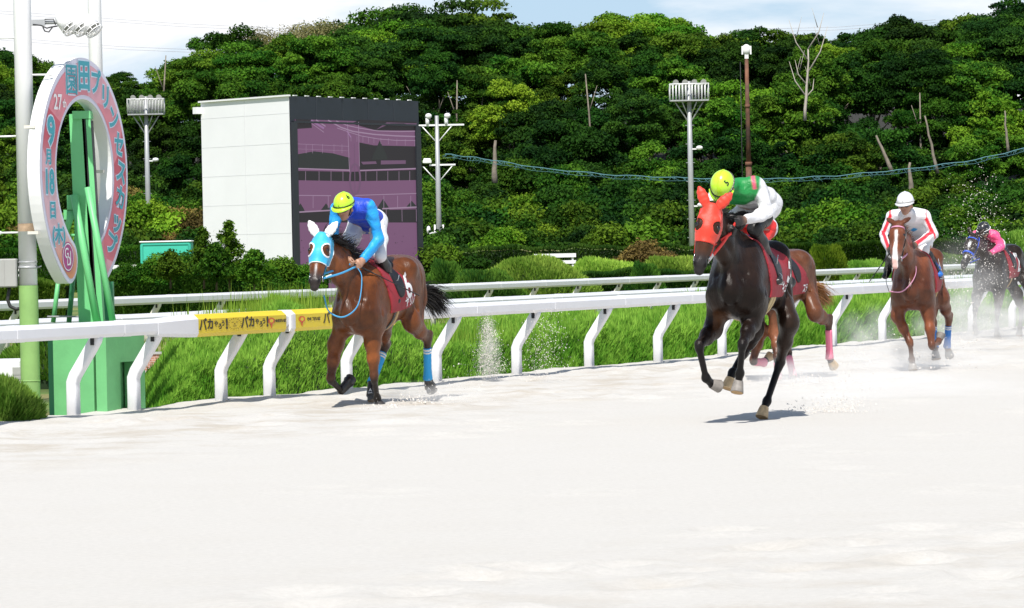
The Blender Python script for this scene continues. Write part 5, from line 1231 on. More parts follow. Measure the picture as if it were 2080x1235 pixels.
class Horse:
    def __init__(s, name_label, phi, anchor, Yc, pitch=0.0, lift=0.0, coat=(.2,.08,.03), points=(.012,.010,.010), group='horses galloping toward the camera', girth=1.0):
        s.phi = radians(phi); s.f = Vector((-sin(s.phi), -cos(s.phi), 0)); s.l = Vector((cos(s.phi), -sin(s.phi), 0))
        px, py = anchor; p = at(px, py, Yc - .75*cos(s.phi)); s.root_loc = Vector((p.x, p.y, 0)) - s.f*.75
        s.rz = atan2(s.f.y, s.f.x)
        s.root = tag(empty('racehorse', s.root_loc, s.rz), name_label, 'horse', group)
        s.pitch, s.lift, s.coat, s.points = radians(pitch), lift, np.array(coat), np.array(points)
        s.B = Body(); s.piv = np.array([-.4, 0, 1.2]); s.legs = {}
        c_, s_ = cos(s.pitch), sin(s.pitch)
        s.Rt = np.array([[c_, 0, s_], [0, 1, 0], [-s_, 0, c_]])        # trunk frame -> horse frame (row vectors)
    def J(s, px, py, x):
        """photo pixel + assumed forward coordinate -> horse-local point"""
        d = ray(px, py); o = Vector((0, 0, EYE)); t = (s.root_loc + s.f*x - o).dot(s.f)/d.dot(s.f); p = o+d*t-s.root_loc
        return np.array([x, p.dot(s.l), p.z])
    def T(s, p):
        """trunk-frame point -> horse-local (pitched, lifted)"""
        q = (np.array(p, float)-s.piv)@s.Rt.T + s.piv; return q + [0, 0, s.lift]
    def trunk(s, wide=1.0):
        st = np.array([[-.93,1.20,.06,.06],[-.88,1.22,.16,.15],[-.78,1.25,.235,.215],[-.62,1.265,.285,.262],[-.45,1.235,.30,.275],[-.25,1.19,.315,.285],[-.05,1.165,.335,.288],[.15,1.17,.355,.278],[.32,1.19,.368,.255],[.48,1.17,.35,.235],[.62,1.13,.29,.205],[.72,1.09,.21,.165],[.79,1.07,.10,.09]]).T
        xs_ = np.linspace(st[0][0], st[0][-1], 60); sm = lambda v: np.convolve(np.pad(np.interp(xs_, st[0], v), 2, mode='edge'), [.1,.2,.4,.2,.1], 'valid')
        lo, hi = np.array([-1.15, -.42, .65+s.lift]), np.array([1.0, .42, 1.9+s.lift])
        # evaluation: P -> trunk frame
        piv = s.piv.copy(); R_ = s.Rt; off = np.array([0, 0, s.lift])
        pr = dict(t='loft', st=(xs_, sm(st[1]), sm(st[2]), sm(st[3])*wide), rot=R_, piv=piv+off, k=.04, ca=tuple(s.coat), cb=tuple(s.coat), g='trunk', bb=(lo, hi), wa=0, wb=0, da=0, db=0)
        pr['piv'] = piv + off
        # loft works around piv including lift: shift station heights
        pr['st'] = (xs_, sm(st[1])+s.lift, sm(st[2]), sm(st[3])*wide)
        B = s.B; B.p.append(pr); T, c = s.T, tuple(s.coat)
        for sy in (-1, 1):
            B.seg(T((.36, sy*.13, 1.42)), T((.64, sy*.165, 1.06)), .07, .085, .13, .11, k=.08, ca=c)          # shoulder blade
            B.seg(T((.68, sy*.10, 1.10)), T((.66, sy*.10, .98)), .10, .085, .10, .08, k=.05, ca=c)            # breast muscle
            B.seg(T((.60, sy*.16, 1.02)), T((.45, sy*.165, .95)), .085, .095, .10, .12, k=.07, ca=c)          # upper arm
            B.seg(T((-.42, sy*.17, 1.40)), T((-.70, sy*.12, 1.36)), .10, .12, .13, .14, k=.10, ca=c)          # croup muscle
            B.ball(T((-.42, sy*.235, 1.42)), .045, k=.09, ca=c)                                              # hip point
            B.seg(T((-.80, sy*.12, 1.30)), T((-.76, sy*.155, 1.05)), .09, .085, .11, .11, k=.09, ca=c)        # hamstring
        B.seg(T((.40, 0, 1.50)), T((.10, 0, 1.49)), .05, .06, .07, .05, k=.08, ca=c)                          # withers ridge
        B.seg(T((-.80, 0, 1.40)), T((-.93, 0, 1.34)), .045, .035, .05, .035, k=.05, ca=c, cb=tuple(s.points), g='dock')
    def fore(s, side, E, K, Fk, C, Hf, tip=None, wrap=None, boot=False, hoof=None, dark=.55):
        B, c, p = s.B, tuple(s.coat), tuple(s.points); E, K, Fk, C, Hf = map(np.array, (E, K, Fk, C, Hf)); mid = tuple(s.coat*(1-dark)+s.points*dark)
        g = 'leg' + side; top = s.T((.52, .165*(1 if side[0] == 'l' else -1), 1.02))
        B.seg(top, E, .085, .078, .11, .10, k=.08, ca=c, g=g)
        B.seg(E, E+(K-E)*.45, .074, .058, .098, .074, k=.05, ca=c, g=g)
        B.seg(E+(K-E)*.45, K-(K-E)*.10, .058, .040, .074, .046, k=.04, ca=c, cb=mid, g=g)
        B.seg(K-(K-E)*.06, K+(Fk-K)*.08, .044, .038, .048, .044, k=.03, ca=mid, cb=p, g=g)
        B.seg(K, Fk, .032, .027, .038, .032, k=.02, ca=p, g=g)
        B.ball(Fk, (.036, .040), k=.03, ca=p, g=g); B.seg(Fk, C, .030, .036, .032, .040, k=.03, ca=p, g=g)
        s.legs[side] = dict(E=E, K=K, F=Fk, C=C, H=Hf, wrap=wrap, boot=boot, hoof=hoof)
    def hind(s, side, St, Hk, Fk, C, Hf, wrap=None, boot=False, hoof=None, dark=.6, hipx=-.5):
        B, c, p = s.B, tuple(s.coat), tuple(s.points); St, Hk, Fk, C, Hf = map(np.array, (St, Hk, Fk, C, Hf)); mid = tuple(s.coat*(1-dark)+s.points*dark)
        sy = 1 if side[0] == 'l' else -1; hip = s.T((-.58, sy*.14, 1.24)); g = 'leg'+side; but = s.T((-.78, sy*.14, 1.12))
        B.seg(hip, St, .10, .085, .17, .12, k=.09, ca=c, g=g)
        gm = St+(Hk-St)*.5
        B.seg(but, gm, .075, .045, .11, .06, k=.08, ca=c, g=g)
        B.seg(St, gm, .078, .056, .105, .07, k=.06, ca=c, g=g); B.seg(gm, Hk, .056, .038, .070, .05, k=.05, ca=c, cb=mid, g=g)
        dirc = nrm(Fk-Hk); back = nrm(St-Hk); bis = nrm(nrm(Hk-St)*.6 - dirc*.9)     # point of the hock: up and behind the joint
        ph = Hk + bis*.075
        B.seg(gm+(Hk-gm)*.2 + (ph-Hk)*.5, ph, .018, .026, .02, .028, k=.05, ca=mid, g=g)
        B.seg(ph, Hk+dirc*.06, .030, .036, .032, .042, k=.03, ca=mid, cb=p, g=g); B.ball(Hk, (.040, .05), k=.03, ca=mid, g=g)
        B.seg(Hk, Fk, .034, .029, .042, .034, k=.02, ca=p, g=g); B.ball(Fk, (.036, .042), k=.03, ca=p, g=g); B.seg(Fk, C, .030, .036, .032, .040, k=.03, ca=p, g=g)
        s.legs[side] = dict(E=St, K=Hk, F=Fk, C=C, H=Hf, wrap=wrap, boot=boot, hoof=hoof)
    def head(s, poll, muz, yaw=0.0, muzzle_col=None, face=None, roll=0.0, mouth=.0, neckw=1.0, ears=None, headcol=None):
        B, c, p = s.B, tuple(s.coat), tuple(s.points); poll, muz = np.array(poll, float), np.array(muz, float)
        u = nrm(muz-poll); side = np.array([-sin(yaw), cos(yaw), roll]); side = nrm(side-u*(side@u)); v = np.cross(side, u)*-1
        v = np.cross(u, side);  v = v if v[0] > 0 or v[2] > 0 else -v
        L_ = .60; poll = muz - u*(L_-.03)
        H_ = lambda a, b_, c_: poll + u*a + side*b_ + v*c_
        s.H_, s.hu, s.hs_, s.hv = H_, u, side, v
        mc = tuple(muzzle_col if muzzle_col is not None else s.points*2); hc = tuple(headcol) if headcol is not None else c; g = 'head'
        B.seg(H_(.02,0,-.045), H_(.20,0,-.01), .078, .088, .085, .085, side, .04, hc, g=g)
        B.seg(H_(.20,0,-.01), H_(.36,0,-.015), .080, .060, .080, .068, side, .04, hc, g=g)
        B.seg(H_(.36,0,-.015), H_(.50,0,-.01), .060, .047, .066, .050, side, .04, hc, mc, g=g)
        for sy in (-1, 1):
            B.seg(H_(.13, sy*.048, -.115), H_(.25, sy*.045, -.10), .030, .026, .085, .062, side, .05, hc, g=g)   # cheek
            B.seg(H_(.24, sy*.045, -.10), H_(.46, sy*.025, -.065), .022, .018, .045, .026, side, .04, hc, mc, g=g)    # jaw bar
            B.seg(H_(.11, sy*.072, .022), H_(.20, sy*.084, .020), .022, .024, .022, .022, side, .03, hc, g=g)   # brow
            B.seg(H_(.26, sy*.068, -.015), H_(.42, sy*.052, -.02), .016, .012, .016, .012, side, .035, hc, g=g)   # facial crest
            B.ball(H_(.525, sy*.034, .012), (.028, .030), k=.025, ca=mc, g=g)                                   # nostril flare
        B.seg(H_(.50,0,-.01), H_(.585,0,-.025), .052, .044, .045, .034, side, .03, mc, g=g)                      # upper lip
        B.seg(H_(.47,0,-.065-mouth*.5), H_(.55,0,-.07-mouth), .034, .030, .026, .020, side, .02, mc, g=g)                    # lower lip
        # neck
        b0, b1 = s.T((.52, 0, 1.28)), s.T((.60, 0, 1.12)); th = H_(.06, 0, -.09); cr_ = s.T((.36, 0, 1.48)); tp = H_(-.01, 0, -.05)
        mid1 = (b0+th)/2; n_ = tp-cr_
        B.seg(s.T((.50,0,1.24)), mid1, .125*neckw, .082*neckw, .27, .165, k=.12, ca=c, cb=c, g='neck')
        B.seg(mid1, th, .082*neckw, .066, .165, .105, k=.07, ca=c, cb=hc, g='neck')
        B.seg(cr_, cr_+n_*.5+np.array([0,0,.02]), .05, .038, .07, .05, k=.08, ca=c, g='neck'); B.seg(cr_+n_*.5+np.array([0,0,.02]), tp, .038, .03, .05, .04, k=.06, ca=c, g='neck')
        s.crest = [cr_, cr_+n_*.5+np.array([0,0,.06]), tp+v*.03]
        s.ears = []
        for sy in (-1, 1):
            eb = H_(-.01, sy*.052, .005); d_ = nrm((ears or {}).get(sy, -u*.78 + v*.12 + side*sy*.52)); et = eb + d_*.165
            rs = (.024, .034, .036, .026, .006); fr_e = (-.10, .25, .48, .75, 1.0)
            for i_ in range(4): B.seg(eb+d_*.17*fr_e[i_], eb+d_*.17*fr_e[i_+1], rs[i_], rs[i_+1], rs[i_]*.6, rs[i_+1]*.6, side, .012, hc, g='ear')
            et = eb+d_*.17; s.ears.append((eb, et))
    def grooves(s):
        B, T, H_ = s.B, s.T, s.H_
        B.cut(T((.90, 0, 1.00)), T((.845, 0, .87)), .008, .012, k=.06)
        for sy in (-1, 1):
            B.cut(T((.845, sy*.17, 1.12)), T((.765, sy*.225, .98)), .008, .010, k=.05)
            B.cut(H_(.16, sy*.100, -.175), T((.74, sy*.135, 1.24)), .012, .018, k=.055)
            B.cut(T((.62, sy*.235, 1.36)), T((.74, sy*.215, 1.16)), .010, .014, k=.05)
            B.cut(T((.27, sy*.292, 1.42)), T((.34, sy*.285, 1.08)), .010, .014, k=.05)
            B.cut(T((.44, sy*.29, 1.30)), T((.56, sy*.27, 1.05)), .008, .010, k=.04)
            B.cut(T((-.30, sy*.30, 1.22)), T((-.40, sy*.27, .98)), .012, .018, k=.06)
            B.cut(T((-.56, sy*.30, 1.42)), T((-.62, sy*.285, 1.10)), .010, .014, k=.05)
            B.cut(T((-.76, sy*.27, 1.30)), T((-.68, sy*.255, 1.00)), .010, .012, k=.05)
            for k_ in range(4): B.cut(T((.12-.11*k_, sy*.31, 1.24)), T((.05-.11*k_, sy*.285, .98)), .006, .008, k=.03)
    def build(s, h=.0125, face=None, spots=None):
        """face: colour function for blaze etc. -> (P)->(mask, colour)"""
        s.grooves(); B = s.B; H_ = s.H_; u, side, v = s.hu, s.hs_, s.hv; p0 = H_(0,0,0)
        def col(V, B_):
            C = B_.colour(V, s.coat)
            n1 = fbm(V[:, 0]*2.3+V[:, 1]*1.1+5, V[:, 2]*2.6+V[:, 1], 31)[:, None]; C = C*(1+.55*n1)
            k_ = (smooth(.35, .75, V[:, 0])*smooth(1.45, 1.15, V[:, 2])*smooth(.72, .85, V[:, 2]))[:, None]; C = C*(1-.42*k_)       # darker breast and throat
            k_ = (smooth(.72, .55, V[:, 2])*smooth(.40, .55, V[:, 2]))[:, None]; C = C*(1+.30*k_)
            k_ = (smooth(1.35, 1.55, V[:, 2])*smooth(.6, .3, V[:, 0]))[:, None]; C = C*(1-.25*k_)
            q = V-p0; a, b_, c_ = q@u, q@side, q@v
            for sy in (-1, 1):   # nostril opening, dark skin round the eye
                m = np.exp(-(((a-.530)/.026)**2 + ((b_-sy*.046)/.018)**2 + ((c_-.028)/.026)**2)**1.5)[:, None]; C = C*(1-m)+np.array([.004,.003,.003])*m
                m = .9*np.exp(-(((a-.182)/.045)**2 + ((b_-sy*.092)/.032)**2 + ((c_-.022)/.038)**2)**1.5)[:, None]; C = C*(1-m)+s.points*m
            # mouth line
            m = (.9*np.exp(-((c_+.052)/.008)**2)*smooth(.42, .46, a))[:, None]; C = C*(1-m)+np.array([.01,.006,.006])*m
            if face: C = face(C, a, b_, c_, V)
            # fine dapple and dust
            return np.clip(C*(1+.10*np.sin(V[:, :1]*9+V[:, 2:]*7)), 0, 1)
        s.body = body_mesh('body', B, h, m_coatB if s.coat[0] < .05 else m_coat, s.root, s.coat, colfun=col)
        for sy in (-1, 1):
            q = MB(); e = H_(.182, sy*.089, .026); q.sphere(e, .025, 12, 8); q.build('eye', m_eye, s.root)
        # hooves, boots, wraps
        for side_, Lg in s.legs.items():
            C, Hf, Fk, K = Lg['C'], Lg['H'], Lg['F'], Lg['K']; d = nrm(Hf-C); Lh = max(.07, min(.10, np.linalg.norm(Hf-C)))
            e = C + d*Lh; q = MB(); q.tube([C-d*.012, C+d*.01, e-d*.006], [(.040,.044), (.046,.050), (.060,.064)], 16, up=(1,0,0), cap=False); q.tube([e-d*.006, e], [(.060,.064), (.056,.060)], 16, up=(1,0,0), cap=False, smooth=True)
            ho = q.build('hoof', Lg['hoof'] or m_hoofD, s.root); q = MB(); q.tube([e-d*.004, e-d*.001], [(.055,.059), (.055,.059)], 16, up=(1,0,0)); q.build('sole', m_sole, ho)
            if Lg['boot']:
                q = MB(); dd = nrm(C-Fk); q.tube([Fk-dd*.02, Fk+dd*.02, C, C+d*.035, C+d*.045], [(.044,.046), (.047,.05), (.052,.056), (.064,.068), (.058,.06)], 14, up=(1,0,0), cap=False); bo = q.build('bell_boot', m_leather, s.root)
                if Lg['boot'] == 'mark':
                    q = MB(); fwd = np.array([1., .15, 0]); fwd = nrm(fwd-dd*(fwd@dd)); sd_ = np.cross(fwd, dd); cpt = C + fwd*.067 + d*.01
                    V_, F_ = text_geo('A', .05, .001); q.add([cpt + sd_*u_ - dd*(v_) + fwd*.003 for u_, v_ in V_], F_, 0)
                    for k_ in range(4): q.box(cpt - sd_*(.02-.012*k_) + dd*.03, (.007, .003, .01), axes=(Vector(sd_), Vector(fwd), Vector(dd)))
                    q.build('mark', m_whiteink, bo, recalc=False)
            if Lg['wrap']:
                mats, bands = Lg['wrap']; ax_ = Fk-K; Ll = np.linalg.norm(ax_); a_ = K+ax_*.20; b_ = Fk+nrm(ax_)*.012
                q = MB(); nseg = 12; rr = [.040+.010*max(0, (t-.7)/.3) + .0015*(k % 2) for k, t in enumerate(np.linspace(0, 1, nseg+1))]
                q.tube([a_+(b_-a_)*t for t in np.linspace(0, 1, nseg+1)], [(r_, r_*1.15) for r_ in rr], 14, m=0); wr = q.build('leg_wrap', mats[0], s.root)
                if bands:
                    q = MB()
                    for t0, t1 in bands: q.tube([a_+(b_-a_)*t0, a_+(b_-a_)*t1], [(.0432, .049)]*2, 14, cap=True)
                    q.build('band', mats[1], wr)
        return s.body
    def hair(s, mane_n=900, mane_len=.17, tail=None, mane_mat=None, tail_mat=None, wind=(-.9, .1, .1), side=1, tail_len=.62):
        rg = np.random.default_rng(int(abs(s.root_loc.x*100))+1); cr_ = s.crest; n = mane_n; t = rg.random(n)**.9
        P = np.where((t < .5)[:, None], cr_[0]+(cr_[1]-cr_[0])*(t[:, None]*2), cr_[1]+(cr_[2]-cr_[1])*((t[:, None]-.5)*2)) + rg.normal(0, .012, (n, 3)) - np.array([0,0,.01])
        d = np.array([-.55, .35*side, .75]) + rg.normal(0, .38, (n, 3))
        strands('mane', P, d, mane_len*rg.uniform(.45, 1.15, n), .0055, mane_mat or m_manehair, s.root, rg, drop=.9, wind=np.array(wind)*.5, curl=.10)
        if tail:
            root, dirv, n, L_ = tail; root = np.array(root); sp_ = rg.normal(0, .025, (n, 3)); spread = .17
            d = np.array(dirv, float) + rg.normal(0, spread, (n, 3))
            strands('tail', root+sp_, d, L_*rg.uniform(.4, 1.0, n)**.7, .0075, tail_mat or m_manehair, s.root, rg, drop=.75, nseg=8, wind=wind, curl=.07)
    def hood(s, col, trim=None, front=.335, ear_mat=None, eye_r=(.068, .052)):
        m = M('hood_'+col[0], col[1], .55, sheen=.2, bump=.5, bscale=22); B = s.B.sub({'head', 'neck', 'trunk'}); H_ = s.H_; u, side, v = s.hu, s.hs_, s.hv; p0 = H_(0,0,0)
        hd = s.B.sub({'head', 'neck'}); ctr = H_(.18, 0, -.03)
        def reg(P, ex=0.0):
            q = P-p0; a, b_, c_ = q@u, q@side, q@v
            f_ = a - (front - .8*np.clip(-c_-.02, 0, 1)*.55 - .25*np.abs(b_)*.3)              # lower edge over the nose
            back = -(a + .035 + .30*np.clip(-c_, 0, .2))                                                # behind the ears
            e = np.full(a.shape, -9.0)
            for sy in (-1, 1):
                r_ = (np.sqrt(((a-.182)/eye_r[0])**2 + ((b_-sy*.092)/.060)**2 + ((c_-.035)/(eye_r[1]+.022))**2)-1)*.04; e = np.maximum(e, -r_)
            strap = -c_-.155
            return np.maximum(np.maximum(f_, back), np.maximum(e, strap)) - ex
        lo, hi = ctr-.36, ctr+.36
        ho = shell_mesh('hood', hd, .0075, .009, lambda P: reg(P), m, s.root, lo, hi)
        if trim: shell_mesh('trim', hd, .0065, .0125, lambda P: np.maximum(reg(P, .004), -(reg(P, .004)+.010)) + np.where((P-p0)@u < .08, .02, 0), trim, ho, lo, hi, inner=.0)
        eb = s.B.sub({'ear'}); l0, h0 = eb.bounds()
        if ear_mat is not False: shell_mesh('ear_cover', eb, .0065, .006, lambda P: -np.ones(P.shape[:-1]), ear_mat or m, ho, l0, h0, inner=.2)
    def bridle(s, strap_mat, bit_mat=None, noseband=None, browband=None, cheek=True):
        H_ = s.H_; bm_ = bit_mat or m_metal; r = []
        for sy in (-1, 1):
            bit = H_(.455, sy*.066, -.058); q = MB(); ax1, ax2 = s.hu, s.hv
            q.tube([bit + ax1*(.032*cos(a)) + ax2*(.032*sin(a)) for a in np.linspace(0, 2*pi, 15)], .0055, 6); rg_ = q.build('bit_ring', bm_, s.root); r.append(bit)
            if cheek:
                q = MB(); pts = [H_(.455-.03, sy*.068, -.055), H_(.30, sy*.083, -.06), H_(.13, sy*.101, -.055), H_(.03, sy*.092, -.03), H_(-.035, sy*.05, .0)]
                q.tube(pts, [(.009, .004)]*5, 6); q.build('cheek_strap', strap_mat, s.root)
        hd = s.B.sub({'head'}); ctr = H_(.30, 0, -.03)
        def band(a0, w, c0=None):
            p0 = H_(0,0,0)
            return lambda P: np.abs(((P-p0)@s.hu) - a0 + (0 if c0 is None else c0*((P-p0)@s.hv))) - w
        if noseband: shell_mesh('noseband', hd, .0075, .012, band(.33, .016), noseband, s.root, ctr-.3, ctr+.3)
        if browband: 
            p0 = H_(0,0,0); shell_mesh('browband', hd, .0075, .011, lambda P: np.maximum(band(.065, .010)(P), -(((P-p0)@s.hv)+.02)), browband, s.root, ctr-.36, ctr+.3)
        s.bits = r
    def saddle(s, number, name=None, x0=.40, x1=-.44, zb=1.03, girth_mats=(None,), gx=.22, num_at=(-.30, 1.25), col=None, trim=None, text_at=(-.26, 1.08), num_size=.30):
        T = s.T; tb_ = s.B.sub({'trunk', 'body'}); Ri = s.Rt; off = np.array([0,0,s.lift])
        toT = lambda P: (P-off-s.piv)@Ri + s.piv
        def reg(P):
            q = toT(P); x, z = q[..., 0], q[..., 2]; xf = x0 - .14*np.clip((1.5-z)/.45, 0, 1); xb = x1 + .36*np.clip((z-1.10)/.38, 0, 1.2)
            return np.maximum(np.maximum(x-xf, xb-x), zb + .10*(x-x1)*-.2 - z)
        lo, hi = s.T((x1-.1, -.40, zb-.05)), s.T((x0+.1, .40, 1.62)); lo, hi = np.minimum(lo, hi)-.06, np.maximum(lo, hi)+.06; lo[1], hi[1] = -.40, .40
        # use the trunk with its muscles
        cl = shell_mesh('saddlecloth', tb_, .011, .014, reg, col or m_red, s.root, lo, hi)
        s.cloth = cl
        # number and name projected on the near side
        bvh = BVHTree.FromPolygons([v.co[:] for v in cl.data.vertices], [p.vertices[:] for p in cl.data.polygons])
        def project(V_, F_, c_, mirror=False):
            W_ = [tuple(p_) for p_ in V_]; Tr = []
            for f_ in F_:
                for k_ in range(1, len(f_)-1): Tr.append((f_[0], f_[k_], f_[k_+1]))
            for _ in range(2):
                mid, T2 = {}, []
                def mp_(i, j):
                    key = (min(i, j), max(i, j))
                    if key not in mid: mid[key] = len(W_); W_.append(((W_[i][0]+W_[j][0])/2, (W_[i][1]+W_[j][1])/2))
                    return mid[key]
                for i, j, k_ in Tr:
                    a_, b_, c2 = mp_(i, j), mp_(j, k_), mp_(k_, i); T2 += [(i, a_, c2), (a_, j, b_), (c2, b_, k_), (a_, b_, c2)]
                Tr = T2
            out = []
            for u_, v_ in W_:
                x_, z_ = c_[0] - u_, c_[1] + v_; p = T((x_, .6, z_)); hit = bvh.ray_cast(Vector(p), Vector((0, -1, 0)))
                q_ = hit[0] if hit[0] else Vector((p[0], .25, p[2])); out.append(q_ + Vector((0, .005, .002)))
            return out, Tr
        q = MB()
        if number:
            V_, F_ = text_geo(number, num_size*1.25, .007); V_, F_ = project(V_, F_, num_at); q.add(V_, F_, 0)
        if name:
            V_, F_ = text_geo(name, .115, .0035); V_, F_ = project(V_, F_, text_at); q.add(V_, F_, 0)
        if number or name: q.build('lettering', m_whiteink, cl, recalc=False)
        # saddle: low seat with flaps
        q = MB(); st = []
        for x_, hw, hz in ((.20, .07, .012), (.14, .10, .05), (.05, .12, .035), (-.08, .13, .035), (-.18, .13, .06), (-.24, .08, .02)):
            base = 1.50 if x_ < .1 else 1.535; st.append((T((x_, 0, base-.02)), hw, hz))
        prof = [(-1,-.9),(-.95,0),(-.5,.75),(0,1),(.5,.75),(.95,0),(1,-.9)]
        P_ = [np.array(c_)+np.array([0, a_*hw, b_*hz+.02]) for c_, hw, hz in st for a_, b_ in prof]; Fs = [(i*7+k, i*7+k+1, (i+1)*7+k+1, (i+1)*7+k) for i in range(5) for k in range(6)]+[tuple(range(7)), tuple(range(35, 42))]
        q.add(P_, Fs, 0, True); q.build('saddle', m_saddle, s.root)
        fl = shell_mesh('saddle_flap', tb_, .011, .026, lambda P: np.maximum((lambda q_: np.sqrt(((q_[..., 0]-.06)/.12)**2 + ((q_[..., 2]-1.34)/.18)**2)-1)(toT(P))*.12, -np.ones(P.shape[:-1])), m_saddle, s.root, lo, hi)
        # girth
        for gm, gxx in girth_mats:
            if gm is None: continue
            shell_mesh('girth', s.B.sub({'trunk', 'body', 'leglf', 'legrf'}) if False else tb_, .011, .012, lambda P, gxx=gxx: np.maximum(np.abs(toT(P)[..., 0]-gxx)-.022, toT(P)[..., 2]-1.15), gm, s.root, s.T((gxx-.15, -.38, .68)), s.T((gxx+.15, .38, 1.25))+np.array([0,0,.05]))
m_manehair = M('black_mane_hair', (.012, .010, .009), .45, spec=.5)
m_tailtan = M('chestnut_tail_hair', (.34, .17, .07), .5, spec=.4)
m_manebrown = M('brown_mane_hair', (.12, .05, .025), .5, spec=.4)
def strap(name, pts, mat, parent, w=.009, th=.004, n=8, sag=0.0):
    """smooth leather strap through points (Catmull-Rom)"""
    P = [np.array(p, float) for p in pts]; P = [2*P[0]-P[1]] + P + [2*P[-1]-P[-2]]; out = []
    for i in range(1, len(P)-2):
        for k in range(n):
            t = k/n; out.append(.5*((2*P[i]) + (-P[i-1]+P[i+1])*t + (2*P[i-1]-5*P[i]+4*P[i+1]-P[i+2])*t*t + (-P[i-1]+3*P[i]-3*P[i+1]+P[i+2])*t**3))
    out.append(P[-2]); q = MB(); q.tube(out, [(w, th)]*len(out), 7, up=(0,1,.2)); return q.build(name, mat, parent)
